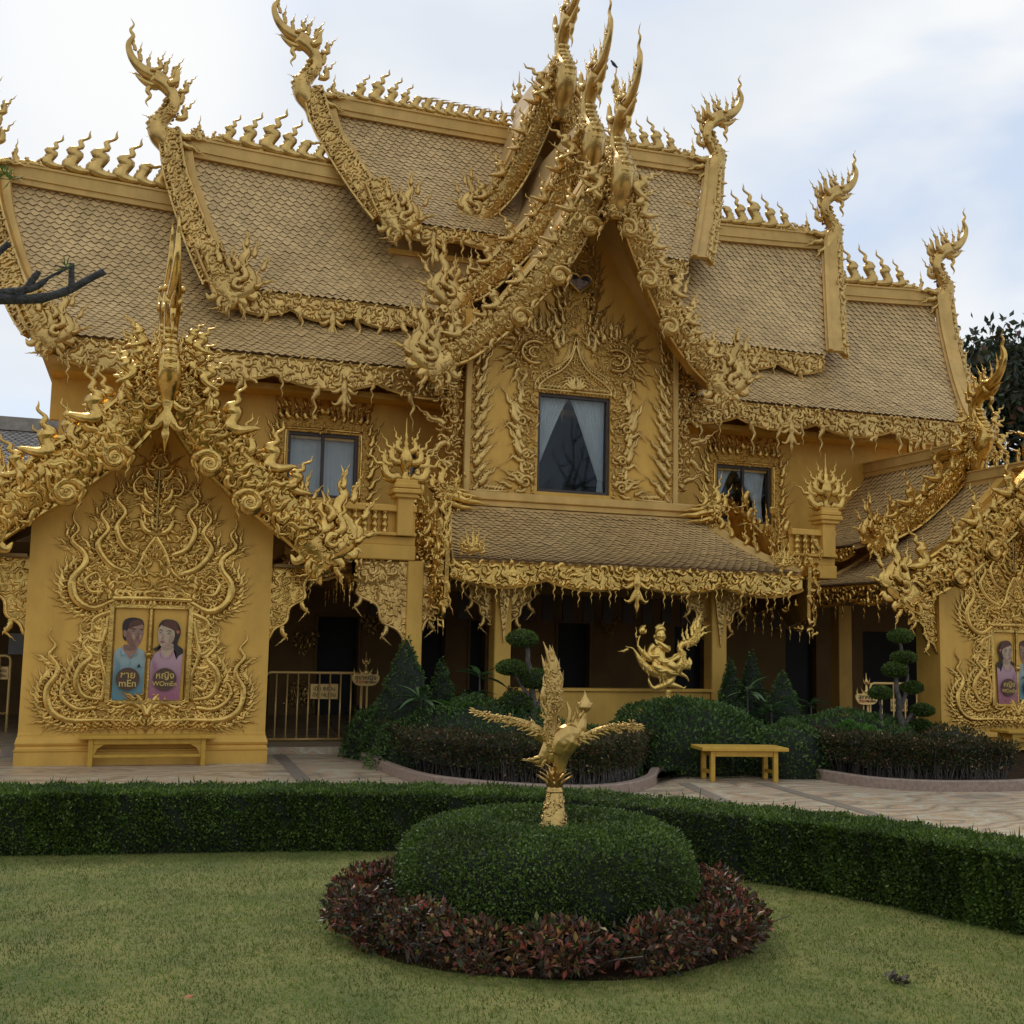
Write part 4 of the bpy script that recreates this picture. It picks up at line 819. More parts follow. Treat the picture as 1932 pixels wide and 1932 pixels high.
# ---- carving of the centre bay wall
def centre_carving():
    b = Buf(); m = XC; Y = CY-.01; x1, z0, z1 = m-.68, WIN_C[2], WIN_C[3]
    # ogee arch mouldings over the window
    for k, (w_, r_) in enumerate(((0, .045), (.08, .03))):
        wstroke(b, [(m-.68-w_, z1+.02), (m-.66-w_, z1+.13+w_*.5), (m-.5-w_, z1+.27+w_), (m-.26-w_*.6, z1+.42+w_), (m-.1, z1+.62+w_), (m, z1+.92+w_*2)], [r_]*3, Y-.02, 1., 24, m)
    wstroke(b, [(m-.72, z1+.05), (m, z1+.05)], [.04, .04], Y-.02, .9, 8, m)
    fill(b, [(m-.56, z1+.1), (m, z1+.1), (m, z1+.75), (m-.2, z1+.42)], Y, .07, .045, .01, sym=m)
    for a in (0, 22, 44, 64): wflame(b, m, z1+.12, Y-.03, .34, a, -1, 1, m)
    # side columns of scrolls either side of the window
    fill(b, [(m-.98, z0-.05), (m-.70, z0-.05), (m-.70, z1+.1), (m-.85, z1+.25), (m-1.12, z1-.1), (m-.95, z1-.7)], Y, .085, .06, sym=m)
    fill(b, [(m-.90, z0-.05), (m-.72, z0-.05), (m-.72, z1+.1), (m-.95, z1)], Y, .13, .085, .02, sym=m)
    for z, x, s_, r_ in ((z0+.12, m-.95, .55, 62), (z0+.30, m-.95, .42, 20), (z0+.62, m-.98, .72, 30), (z0+.88, m-1.0, .6, 22), (z0+1.18, m-1.05, .78, 28), (z0+1.5, m-1.0, .55, 12), (z0+.05, m-1.15, .4, 75)):
        wflame(b, x, z, Y-.02, s_*.8, r_, -1, 2, m); wflame(b, x+.05, z+.12, Y-.02, s_*.55, r_+12, -1, 2, m); wflame(b, x+.04, z-.1, Y-.02, s_*.5, r_+38, -1, 1, m)
    for z, x, r in ((z0+.14, m-.9, .13), (z0+.62, m-.9, .1), (z0+1.2, m-.98, .12)):
        th = np.linspace(0, 9, 22); rr = r*np.exp(-th*.13)
        for sg in (1, -1):
            xs = x+rr*np.cos(th); xs = xs if sg > 0 else 2*m-xs; b.add(*stroke(np.c_[xs, np.full(22, Y-.02), z+rr*np.sin(th)], .045*np.exp(-th*.07), FW, .9, 6))
    # two big rosettes like lion manes beside the arch
    cx, czz = m-.78, z1+.68
    th = np.linspace(0, 6.283, 20); fill(b, np.c_[cx+.46*np.cos(th), czz+.5*np.sin(th)], Y, .075, .055, .03, sym=m)
    for a in np.arange(20, 250, 19): wflame(b, cx+.42*math.cos(math.radians(a)), czz+.42*math.sin(math.radians(a)), Y-.03, .36, a-80, 1 if a % 2 else -1, 2, m)
    for r_, w_ in ((.24, .035), (.11, .03)):
        th = np.linspace(.9, 5.2, 24)
        for sg in (1, -1):
            xs = cx+r_*np.cos(th); xs = xs if sg > 0 else 2*m-xs; b.add(*stroke(np.c_[xs, np.full(24, Y-.05), czz+r_*.8*np.sin(th)], np.full(24, w_), FW, .9, 6))
    # spire of foliage rising to the medallion and on to the apex
    fill(b, [(m-.36, z1+.85), (m, z1+.9), (m, 9.2), (m-.08, 9.1), (m-.36, 8.45), (m-.34, 7.9), (m-.25, 7.5)], Y, .08, .058, sym=m)
    for z, x, s_, r_ in ((z1+.8, m-.3, .7, 25), (7.2, m-.3, .75, 35), (7.5, m-.28, .6, 28), (7.75, m-.3, .62, 30), (8.05, m-.34, .5, 30), (8.3, m-.36, .45, 20), (8.55, m-.3, .42, 12), (8.7, m-.15, .5, 6), (7.05, m-.75, .62, 18), (7.0, m-.5, .55, 10)):
        wflame(b, x, z, Y-.02, s_*.8, r_, -1, 2, m); wflame(b, x+.08, z+.08, Y-.02, s_*.6, r_-14, -1, 2, m)
    wflame(b, m, 8.75, Y-.03, .6, 2, 1, 2, m)
    # corner vines
    for k in range(26):
        z = cz+.08+k*.108; wflame(b, m-1.84+.1*(k % 2), z, Y-.02, .30+.2*((k*5) % 3)/2, -50+1.0*k, 1, 2, m)
    fill(b, [(m-1.9, cz+.02), (m-1.68, cz+.02), (m-1.70, 5.8), (m-1.8, 6.9), (m-1.9, 7.0)], Y, .075, .055, sym=m)
    wstroke(b, [(m-1.8, cz+.06), (m-1.2, cz+.08)], [.07, .02], Y-.01, .8, 10, m)
    o = obj('wall_carving', b, 'gold', HB, smooth=True)
    # heart medallion with two painted faces
    md = Buf(); zc = at(1088, 535, 1, CY)[2]; xc_ = m+.02; th = np.linspace(0, 6.283, 26)
    hx = .165*np.sin(th)**3*1.25; hz = (.165*(13*np.cos(th)-5*np.cos(2*th)-2*np.cos(3*th)-np.cos(4*th))/15)
    md.add(*stroke(np.c_[xc_+hx*1.12, np.full(26, Y-.1), zc+hz*1.12], np.full(26, .03), FW, 1, 6)); mo = obj('medallion_rim', md, 'gold', HB, smooth=True)
    pb = Buf(); prism(pb, np.c_[hx, hz], .06, .09, O=(xc_, Y, zc)); M['facepaint'] = mat('painted_face', (.34, .25, .23), .6); obj('painted_face', pb, 'facepaint', mo)
    hb = Buf()
    for sg in (-1, 1):
        prism(hb, [(sg*.03, .05), (sg*.09, .03), (sg*.15, .045), (sg*.18, -.0), (sg*.185, .06), (sg*.13, .125), (sg*.06, .12)], .091, .094, O=(xc_, Y, zc))
        hb.add(*stroke(np.array([[xc_+sg*(.045+q*.02), Y-.096, zc+.005+.008*math.sin(q)] for q in range(4)]), np.full(4, .006), FW, .5, 4))
        hb.add(*stroke(np.array([[xc_+sg*(.055+q*.015), Y-.096, zc-.02] for q in range(3)]), np.array([.003, .009, .003]), FW, .5, 4)); hb.add(*stroke(np.array([[xc_+sg*(.03+q*.012), Y-.096, zc-.075] for q in range(4)]), np.array([.002, .007, .007, .002]), FW, .5, 4))
    obj('painted_hair', hb, 'ink', mo)
centre_carving()

# ---- the three stepped gables, each leaning forward at the top
GAB = (('front', 17.15, 9.35, [(1150, 322), (1108, 392), (1060, 478), (1000, 548), (945, 602), (880, 652), (838, 668)], [(1166, 320), (1186, 390), (1212, 468), (1246, 548), (1276, 612), (1315, 672), (1352, 712)], .50, 1.0),
       ('middle', 18.40, 10.42, [(1122, 252), (1080, 325), (1038, 402), (985, 462), (942, 506), (902, 540), (872, 552)], None, .46, .95),
       ('back', 19.75, 12.2, [(1070, 125), (1035, 195), (1002, 270), (972, 330), (938, 375), (915, 395)], None, .44, .8))
for nm, Ya, za, ptL, ptR, wd, tl in GAB:
    PL = tilt_pts(ptL, Ya, za, .42); PR_ = tilt_pts(ptR, Ya, za, .42) if ptR else mirror(PL, XC)
    Wg = nrmz([0, -1, -.0])
    gro = obj('gable_roof_frame', box(Buf(), XC-.08, XC+.08, Ya-.0, 21.4, za-.62, za-.42), 'shade', HB)
    for P, out in ((PL, -1), (PR_, 1)):
        barge(gro, P, [wd*.9, wd, wd*1.05, wd*.95], Wg, out, flames=(.42, .34), vols=(.92, .42) if nm == 'front' else None, tail=tl*.92, th=.18, csize=.066, name='barge_board')
        # roof slope running back from the board to the main roof, and its soffit
        b = Buf(); q = spline(P, 10); q[0] = (XC, q[0][1], q[0][2]+.1) if True else q[0]; up = np.array([out*.16, .12, .12]); A = q+up; Bk = A.copy(); Bk[:, 1] = 21.9
        V = np.vstack([A, Bk, A-[0, 0, .16], Bk-[0, 0, .16]]); k = len(q); i = np.arange(k-1)
        b.add(V, np.concatenate([np.stack([i, i+1, k+i+1, k+i], 1), np.stack([2*k+i, 3*k+i, 3*k+i+1, 2*k+i+1], 1), np.stack([i, 2*k+i, 2*k+i+1, i+1], 1)])); obj('gable_slope', b, 'tile' if nm != 'front' else 'tile', gro)
        if nm != 'front' or True:
            b = Buf(); strip_board(b, spline(P, 20)+np.array([out*.22, .35, .14]), .12, nrmz([out*.9, -.3, .4]), .3); obj('verge_board', b, 'beam', gro)
    top = np.array([XC, Ya+.05, za-.15]); dragon(gro, top, (0, -1, 0), 1.12 if nm != 'front' else 1.05, trunk=.72, label={'front': 'lowest of the three necks over the gable', 'middle': None, 'back': None}[nm])
    for sg in (-1, 1):
        for dx, dz, s_, r_, kd in ((.2, -.05, .55, 30, 3), (.3, -.3, .5, 55, 2)):
            if nm == 'front' or sg < 0 or dx < .3: place('flame%d%s' % (kd, 'm' if sg < 0 else ''), 'mane_flame', gro, top+np.array([sg*dx, -.12, dz]), XU, ZU, FW, s_, -sg*r_)
    c = Buf(); m = 110; O = top+np.c_[rng.normal(0, .15, m), -.08-np.abs(rng.normal(0, .06, m)), rng.uniform(-.6, .15, m)]; curls(c, O, XU, ZU, FW, .085*rng.uniform(.7, 1.4, m), rng.uniform(0, 6.3, m), rng.choice([-1., 1.], m)); obj('carved_scrolls', c, 'gold', gro, smooth=True, kind='stuff')

# ---- porch roof over the entrance, its fringe and side manes
PR0, S_p = roof(HB, (XC-2.30, 18.6, 3.90), (XC+2.30, 18.6, 3.90), (XC-2.89, 16.33, 2.86), (XC+2.89, 16.33, 2.86), .13, None, 0, 110, label='low tiled porch roof below the curtained gable window')
frieze(PR0, XC-2.92, XC+2.92, 16.3, 2.82, .40, .15, [XC], scal=1.4, dsize=.24, csize=.066)
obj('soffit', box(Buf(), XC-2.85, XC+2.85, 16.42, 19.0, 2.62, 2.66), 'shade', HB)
P = np.array([S_p(np.array([1.]), np.array([t]))[0] for t in np.linspace(0, 1, 8)])+[.06, 0, .05]
b = Buf(); strip_board(b, spline(P, 24), .17, nrmz([-.4, -.7, .9]), .2); obj('verge_board', b, 'beam', PR0)
for k, t in enumerate(np.linspace(.05, .95, 8)): place('flame%d' % (0 if k % 2 else 2), 'flame', PR0, S_p(np.array([1.]), np.array([t]))[0]+[.08, 0, .08], XU, ZU, FW, .42-.02*k, 12)
for k, t in enumerate(np.linspace(.05, .95, 7)): place('flame%dm' % (0 if k % 2 else 2), 'flame', PR0, S_p(np.array([0.]), np.array([t]))[0]+[-.08, 0, .08], XU, ZU, FW, .42-.02*k, -12)
# hanging carved side of the porch, seen at a slant from the left
for sg in (-1, 1):
    X0 = XC+sg*2.97; pf = [(16.2, 2.95), (16.25, 2.15), (16.8, 2.0), (17.2, 2.35), (17.8, 2.25), (18.3, 2.7), (18.75, 3.1), (18.8, 4.35), (18.0, 3.85), (17.2, 3.35)]
    b = Buf(); prism(b, pf, 0, .06, U=(0, 1, 0), V=(0, 0, 1), W=(sg, 0, 0), O=(X0, 0, 0)); so = obj('side_mane', b, 'gold', PR0)
    c = Buf(); fill(c, pf, 0, .1, .085, .08, U=(0, 1, 0), Vv=(0, 0, 1), Wv=(sg, 0, 0), O=(X0, 0, 0)); fill(c, pf, 0, .14, .10, .14, U=(0, 1, 0), Vv=(0, 0, 1), Wv=(sg, 0, 0), O=(X0, 0, 0)); obj('carved_scrolls', c, 'gold', so, smooth=True, kind='stuff')
    for k in range(9): place('drip', 'pendant', so, (X0+sg*.05, 16.3+k*.28, 2.25+.03*k), (0, 1, 0), ZU, (sg, 0, 0), .5)
    for k in range(6): place('flame2', 'flame', so, (X0+sg*.08, 16.4+k*.4, 3.0+k*.2), (0, 1, 0), ZU, (sg, 0, 0), .45)
    for k in range(16): place('flame%d%s' % ((2, 1)[k % 2], 'm' if sg < 0 else ''), 'flame', so, (X0+sg*(.04+.16*((k*7) % 5)/5), 16.25+(k % 4)*.62, 2.5+.075*k+.25*(k % 4)), XU, ZU, FW, .42, 165+sg*10 if k % 2 else 195)
    c = Buf(); m_ = 150; yy = rng.uniform(16.2, 18.8, m_); zz = np.interp(yy, [16.2, 17.2, 18.8], [2.95, 3.35, 4.3])-rng.uniform(0, 1, m_)**1.3*1.15; curls(c, np.c_[X0+sg*rng.uniform(0, .22, m_), yy, zz], XU, ZU, FW, .11*rng.uniform(.7, 1.4, m_), rng.normal(-1.57, .6, m_), rng.choice([-1., 1.], m_)); obj('carved_scrolls', c, 'gold', so, smooth=True, kind='stuff')
    # crouching crest at the top corner, tail feathers trailing along the ledge
    e = np.array([XC+sg*2.35, 18.45, 4.05]); t_ = Buf()
    for dz, ln, r0 in ((.0, .95, .09), (.1, .8, .08), (-.1, .75, .07), (.18, .6, .06)):
        Q2, _ = turtle([(0, 60), (.2, 0), (.5, -25), (.7, 5), (.85, -20), (1, 0)], 14, ln); t_.add(*stroke(e+np.c_[-sg*(Q2[:, 0]-.25), np.full(14, -.1), Q2[:, 1]*.8+dz-.1], widths([(0, r0), (.3, r0), (.8, r0*.4), (1, .003)], 14), FW, .8, 6))
    m = 60; curls(t_, e+np.c_[rng.normal(0, .16, m)+sg*.1, -.14+rng.normal(0, .03, m), rng.normal(-.02, .16, m)], XU, ZU, FW, .075*rng.uniform(.7, 1.4, m), rng.uniform(0, 6.3, m), rng.choice([-1., 1.], m))
    co = obj('corner_crest', t_, 'gold', PR0, smooth=True)
    for dx, dz, s_, r_ in ((.05, .1, .62, -8), (.2, .05, .5, -20), (-.12, .08, .42, 10)): place('flame0' if sg > 0 else 'flame0m', 'crest_flame', co, e+np.array([sg*dx, -.1, dz]), XU, ZU, FW, s_, sg*r_)
    # lotus crest at the eave corner
    e = np.array([XC+sg*2.6, 16.35, 2.95]); t_ = Buf(); m = 30; curls(t_, e+np.c_[rng.normal(0, .12, m), rng.normal(-.03, .02, m), rng.normal(.06, .05, m)], XU, ZU, FW, .06*rng.uniform(.7, 1.3, m), rng.uniform(0, 6.3, m), rng.choice([-1., 1.], m)); co = obj('lotus_crest', t_, 'gold', PR0, smooth=True, kind='stuff')
    for a in (-70, -45, -20, 0, 20, 45, 70): place('flame2' if a < 0 else 'flame2m', 'crest_flame', co, e+np.array([0, -.02, 0]), XU, ZU, FW, .36-.001*abs(a), -a*.9)

# ---- porch columns with carved brackets, low wall
def bracket(parent, x, Y, zt, sgs, w_=.55, h_=.95, nm='carved_bracket', U=XU, Wv=FW):
    for sg in sgs:
        U2 = np.asarray(U)*sg; prof = [(0, 0), (w_, 0), (w_*.82, -h_*.25), (w_*.85, -h_*.42), (w_*.5, -h_*.55), (w_*.42, -h_*.75), (w_*.14, -h_*.85), (0, -h_)]
        b = Buf(); prism(b, prof, -.03, .03, U=U2, V=ZU, W=Wv, O=(x, Y, zt)); bo = obj(nm, b, 'gold', parent)
        c = Buf(); fill(c, prof, 0, .075, .06, .03, U=U2, Vv=ZU, Wv=Wv, O=(x, Y, zt)); 
        Pp = np.array(prof[1:]); Pp = spline(Pp, 26); c.add(*stroke(np.array([x, Y, zt])+Pp[:, :1]*U2+Pp[:, 1:2]*ZU+np.asarray(Wv)*.03, np.full(26, .026), Wv, 1, 5)); obj('carved_scrolls', c, 'gold', bo, smooth=True, kind='stuff')
        for k, (u, v, s_, r_) in enumerate(((w_*.95, -.02, .32, -150), (w_*.8, -h_*.45, .3, -150), (w_*.35, -h_*.8, .3, -160))): place('flame1', 'flame', bo, np.array([x, Y, zt])+U2*u+ZU*v+np.asarray(Wv)*.03, U2, ZU, np.asarray(Wv)*1., s_, r_) if sg*U[0] > 0 or True else None
for sg in (-1, 1):
    x = XC+sg*1.85; co = obj('column', bevbox(Buf(), x-.135, x+.135, 17.06, 17.34, 0, 2.62, .012), 'wall', HB); bracket(co, x+.135, 17.25, 2.62, (1,), .42, .72); bracket(co, x-.135, 17.25, 2.62, (-1,), .42, .72)
    b = Buf(); prism(b, [(-.09, 0), (.09, 0), (.07, -.35), (.02, -.75), (0, -.95), (-.02, -.75), (-.07, -.35)], 0, .03, O=(x, 17.05, 2.6)); fill(b, [(-.09, 0), (.09, 0), (.05, -.4), (0, -.8), (-.05, -.4)], 0, .05, .04, .03, O=(x, 17.05, 2.6)); obj('column_pendant', b, 'gold', co)
    if sg > 0: continue
    xb = XC+sg*3.37; co = obj('column', bevbox(Buf(), xb-.12, xb+.12, 16.55, 16.8, 0, 2.80, .012), 'wall', HB); bracket(co, xb-sg*-.12, 16.62, 2.78, (sg,), .85, 1.15) if sg < 0 else bracket(co, xb+.12, 16.62, 2.78, (1,), .6, 1.)
    bracket(co, xb-sg*.12, 16.62, 2.78, (-sg,), .4, 1.0)
b = Buf(); box(b, XC-1.7, XC+1.7, 17.1, 17.3, 0, .93); bevbox(b, XC-1.72, XC+1.72, 17.06, 17.34, .931, .98, .008); obj('low_wall', b, 'wall', HB)
for x in (14.6, 17.4, 2.5): obj('column', bevbox(Buf(), x-.16, x+.16, 21.0, 21.3, .1, 3.0, .012), 'wall', HB)

# ---- balconies either side of the porch
def balcony(x0, x1, post):
    Y = 16.6; b = Buf(); bevbox(b, x0, x1, Y-.06, Y+3.5, 2.80, 3.02, .015); bevbox(b, x0, x1, Y-.0, Y+.5, 3.02, 3.15, .01); bevbox(b, x0, x1, Y-.08, Y+.12, 3.15, 3.20, .01)
    bo = obj('balcony', b, 'wall', HB)
    b = Buf(); bevbox(b, x0, x1, Y-.06, Y+.08, 3.50, 3.60, .012); obj('rail', b, 'wall', bo)
    b = Buf(); box(b, x0, x1, Y+.04, Y+.05, 3.2, 3.5); obj('rail_backing', b, 'wall', bo)
    x = x0+.12; bm = None
    while x < x1-.06:
        if abs(x-post) > .18:
            if 'bal' not in ME:
                q = Buf(); lathe(q, [(.045, 0), (.05, .02), (.03, .05), (.055, .09), (.05, .12), (.025, .15), (.05, .18), (.055, .21), (.028, .25), (.048, .28), (.045, .3)], 10); ME['bal'] = mk('baluster', q, 'gold', True)
            obj('baluster', ME['bal'], None, bo, mw=Matrix.Translation((x, Y, 3.2)))
        x += .145
    b = Buf(); bevbox(b, post-.12, post+.12, Y-.1, Y+.14, 3.15, 3.78, .012)
    for z, e in ((3.70, .03), (3.76, .07), (3.84, .05), (3.90, .02)): bevbox(b, post-.14-e, post+.14+e, Y-.12-e, Y+.16+e, z, z+.07, .012)
    po = obj('balcony_post', b, 'wall', bo)
    fb = Buf(); lathe(fb, [(.09, 0), (.1, .03), (.04, .1), (.07, .16), (.1, .22), (.12, .3), (.09, .4), (.04, .5), (.05, .54), (.02, .6), (.03, .64), (.012, .7), (.003, .92)], 10, (post, Y, 3.97)); fo = obj('post_finial', fb, 'gold', po, smooth=True)
    for sg in (-1, 1):
        for dx, dz, s_, r_ in ((.09, .06, .62, -46), (.08, .26, .5, -24), (.05, .42, .38, -10), (.2, .22, .42, -30)):
            for dy in (-.03,): place('flame0' if sg > 0 else 'flame0m', 'finial_flame', fo, (post+sg*dx, Y+dy, 3.97+dz), XU, ZU, FW, s_, sg*r_)
balcony(2.35, 4.24, 4.06); balcony(XC+2.9, XC+3.74, XC+3.57)
frieze(HB, 2.35, 4.0, 16.58, 2.78, .34, .3, None, dsize=.26, csize=.06, scal=.9)

# ------------------------------------------------------------------ lettering
def text(name, s, parent, O, size, m, U=XU, V=ZU, W=FW, ext=.002, align='CENTER'):
    cu_ = bpy.data.curves.new('lettering', 'FONT'); cu_.body = s; cu_.size = size; cu_.extrude = ext; cu_.align_x = align; cu_.align_y = 'CENTER'; cu_.offset = size*.012
    t = bpy.data.objects.new('lettering', cu_); COL.objects.link(t); dg = bpy.context.evaluated_depsgraph_get(); me = bpy.data.meshes.new_from_object(t.evaluated_get(dg))
    bpy.data.objects.remove(t); me.materials.clear(); me.materials.append(M[m])
    return tag(link(bpy.data.objects.new(name, me), parent, frame(O, U, V, W)))

# ------------------------------------------------------------------ the two gate pavilions in front of the hall
for k_, c_ in (('skinman', (.34, .19, .12)), ('skinwoman', (.52, .38, .25)), ('hair', (.03, .018, .014)), ('hairlight', (.11, .04, .02)), ('blueshirt', (.24, .37, .40)), ('bluedeep', (.13, .28, .32)), ('pinkshirt', (.50, .29, .34)), ('pinkdeep', (.36, .15, .20)), ('lip', (.32, .13, .10)), ('disc', (.09, .045, .02)), ('flower', (.45, .14, .05)), ('discgold', (.62, .43, .11)), ('skinmandark', (.24, .12, .08)), ('skinmanlight', (.46, .28, .18)), ('skinwomandark', (.42, .28, .18)), ('skinwomanlight', (.60, .40, .30)), ('eyewhite', (.5, .46, .4))):
    M[k_] = mat('painted_'+k_, c_, .55, 0, tuple(x*.85 for x in c_), 12)
def shirtmat(n, top, bot):
    m = mat(n, top, .55); t = m.node_tree; tcn = N(t, 'ShaderNodeTexCoord'); sp = N(t, 'ShaderNodeSeparateXYZ'); r = N(t, 'ShaderNodeValToRGB')
    mrn = N(t, 'ShaderNodeMapRange'); mrn.inputs[1].default_value = .85; mrn.inputs[2].default_value = 1.5
    r.color_ramp.elements[0].color = (*bot, 1); r.color_ramp.elements[1].color = (*top, 1)
    t.links.new(tcn.outputs['Object'], sp.inputs[0]); t.links.new(sp.outputs[2], mrn.inputs[0]); t.links.new(mrn.outputs[0], r.inputs[0]); t.links.new(r.outputs[0], t.nodes['Principled BSDF'].inputs['Base Color']); M[n] = m
shirtmat('blueshirt', (.36, .42, .38), (.10, .25, .29)); shirtmat('pinkshirt', (.50, .34, .36), (.33, .11, .16))
def portraits(PV, cx, Y, flipx):
    s = -1 if flipx else 1
    def X(x): return cx+s*(x-790)*.00077
    def Z(y): return 2.04-(y-206)*.0008
    fr = Buf(); box_ = lambda a, c, z0, z1, d0, d1: bevbox(fr, min(a, c), max(a, c), Y-d1, Y-d0, z0, z1, .006)
    box_(X(105), X(185), Z(1790), Z(195), 0, .05); box_(X(1395), X(1475), Z(1790), Z(195), 0, .05); box_(X(186), X(1394), Z(262), Z(195), 0, .048); box_(X(186), X(1394), Z(1800), Z(1735), 0, .048); box_(X(757), X(803), Z(1734), Z(263), 0, .045)
    for a in (205, 735, 825, 1372): box_(X(a-8), X(a+8), Z(1734), Z(263), 0, .025)
    fo = obj('portrait_frame', fr, 'gold', PV)
    kb = Buf(); c0 = (X(775), Y-.05, Z(1000))
    for a in range(8): put(kb, CURLS[3], np.array(c0)+.045*np.array([math.cos(a*.785), 0, math.sin(a*.785)]), XU, ZU, FW, .035, a*45-20)
    kb.add(*stroke(np.array([[c0[0], Y-.03, c0[2]], [c0[0], Y-.06, c0[2]], [c0[0], Y-.085, c0[2]]]), np.array([.05, .045, .005]), XU, 1, 10))
    for x_, y_ in ((200, 200), (1380, 200), (790, 200), (790, 1750), (200, 1760), (1380, 1760)):
        for a in (30, 150): put(kb, CURLS[2], (X(x_), Y-.055, Z(y_)), XU, ZU, FW, .07, a)
    obj('frame_boss', kb, 'gold', fo, smooth=True, kind='stuff')
    lay = [0]
    def shape(nm, m, pts, d=None, par=fo, sm=True):
        lay[0] += .0012; P = np.array([(X(x), Z(y)) for x, y in pts])
        if sm and len(P) > 4: Q2 = np.vstack([P, P[:1]]); P = spline(Q2, len(P)*4)[:-1]
        b = Buf(); prism(b, P, 0, .001, O=(0, Y-.004-lay[0], 0)); return obj(nm, b, m, par)
    def line(nm, m, pts, r, par=fo):
        lay[0] += .0006; P = np.array([(X(x), Y-.005-lay[0], Z(y)) for x, y in pts]); P = spline(P, len(pts)*4); n = len(P); b = Buf(); b.add(*stroke(P, r*.0008*np.sin(np.linspace(.15, 3.0, n)), FW, .15, 4)); return obj(nm, b, m, par)
    # man in blue
    base = shape('man_shirt', 'blueshirt', [(190, 1735), (205, 1400), (215, 1000), (235, 930), (345, 890), (480, 1000), (590, 890), (690, 950), (722, 1010), (715, 1400), (700, 1735)], sm=False)
    shape('man_neck', 'skinman', [(360, 850), (570, 850), (575, 960), (540, 1020), (490, 1080), (420, 1010), (365, 940)], par=base)
    shape('man_hair', 'hair', [(335, 640), (325, 540), (355, 455), (440, 415), (540, 412), (640, 445), (672, 520), (665, 600), (600, 560), (450, 600), (400, 700), (390, 790), (345, 740)], par=base)
    shape('man_face', 'skinman', [(400, 640), (450, 560), (560, 545), (655, 520), (668, 620), (662, 720), (625, 830), (570, 875), (480, 850), (400, 780)], par=base)
    shape('man_ear', 'skinman', [(345, 625), (375, 615), (398, 650), (395, 710), (370, 725), (350, 690)], par=base)
    shape('man_fringe', 'hairlight', [(430, 590), (440, 500), (520, 450), (600, 445), (655, 490), (640, 520), (560, 535), (500, 545), (470, 590)], par=base)
    for pts, r in (([(470, 605), (510, 595), (555, 615)], 9), ([(605, 610), (640, 598), (665, 600)], 8), ([(480, 645), (510, 632), (540, 650)], 8), ([(625, 640), (645, 632), (665, 645)], 7), ([(580, 640), (595, 720), (560, 745), (585, 755)], 5)): line('man_feature', 'hair', pts, r, base)
    shape('man_cheek', 'skinmandark', [(402, 650), (440, 640), (470, 720), (500, 800), (560, 862), (480, 850), (402, 780)], par=base)
    shape('man_neck_shade', 'skinmandark', [(372, 852), (470, 868), (560, 880), (520, 930), (430, 930), (375, 920)], par=base)
    shape('man_nose', 'skinmandark', [(572, 640), (590, 650), (598, 720), (575, 752), (552, 742), (570, 700)], par=base); shape('man_highlight', 'skinmanlight', [(480, 690), (520, 680), (545, 730), (530, 770), (490, 740)], par=base); shape('man_highlight', 'skinmanlight', [(610, 690), (640, 690), (640, 740), (612, 770)], par=base)
    for ex, ey in ((510, 645), (645, 641)): shape('man_eye', 'eyewhite', [(ex-30, ey+2), (ex, ey-10), (ex+28, ey+2), (ex, ey+13)], par=base); shape('man_pupil', 'hair', [(ex-8, ey), (ex, ey-9), (ex+8, ey), (ex, ey+10)], par=base)
    for q in range(5): line('shirt_fold', 'bluedeep', [(240+q*20, 1000+q*30), (260+q*15, 1200), (235+q*22, 1400+q*40)], 3, base)
    line('man_mouth', 'lip', [(530, 790), (575, 780), (615, 790)], 14, base)
    for pts in ([(350, 870), (320, 960), (345, 1030), (400, 1010), (480, 1110)], [(585, 870), (600, 950), (560, 1030), (520, 1010), (482, 1110)], [(480, 1110), (478, 1200)], [(560, 1215), (700, 1215)]): line('shirt_line', 'bluedeep', pts, 7, base)
    shape('pocket_badge', 'ink', [(590, 1212), (600, 1195), (625, 1150), (650, 1195), (652, 1214)], par=base, sm=False)
    # woman in pink
    basew = shape('woman_shirt', 'pinkshirt', [(775, 1735), (785, 1350), (805, 1120), (860, 1000), (960, 920), (1060, 1000), (1170, 880), (1260, 950), (1325, 985), (1310, 1400), (1300, 1735)], sm=False)
    shape('woman_hair', 'hair', [(915, 600), (920, 510), (980, 440), (1080, 425), (1200, 460), (1265, 560), (1275, 660), (1245, 760), (1235, 840), (1320, 900), (1330, 970), (1260, 1020), (1225, 1080), (1215, 980), (1150, 880), (960, 860), (890, 950), (845, 905), (930, 840)], par=basew)
    shape('woman_neck', 'skinwoman', [(985, 830), (1150, 820), (1170, 900), (1150, 980), (1060, 1040), (990, 990), (965, 900)], par=basew)
    shape('woman_face', 'skinwoman', [(905, 640), (925, 560), (980, 510), (1090, 545), (1170, 620), (1175, 740), (1120, 830), (1030, 870), (950, 850), (915, 760)], par=basew)
    shape('woman_fringe', 'hairlight', [(960, 530), (1000, 450), (1100, 430), (1190, 470), (1230, 560), (1210, 640), (1150, 600), (1060, 560)], par=basew)
    shape('hair_flower', 'flower', [(1200, 620), (1225, 600), (1255, 620), (1250, 650), (1220, 660)], par=basew)
    for pts, r in (([(915, 620), (950, 598), (995, 630)], 7), ([(1040, 625), (1090, 610), (1135, 640)], 7), ([(920, 650), (945, 638), (975, 655)], 9), ([(1055, 660), (1085, 650), (1120, 668)], 9), ([(1000, 650), (985, 730), (1010, 745)], 4)): line('woman_feature', 'hair', pts, r, basew)
    shape('woman_cheek', 'skinwomandark', [(1100, 700), (1172, 700), (1150, 790), (1060, 862), (1010, 868), (1080, 800)], par=basew); shape('woman_neck_shade', 'skinwomandark', [(990, 862), (1080, 860), (1150, 835), (1140, 890), (1060, 915), (1000, 900)], par=basew)
    shape('woman_nose', 'skinwomandark', [(985, 660), (998, 665), (1008, 735), (985, 752), (968, 740), (985, 700)], par=basew); shape('woman_blush', 'skinwomanlight', [(925, 700), (955, 690), (965, 740), (935, 760)], par=basew)
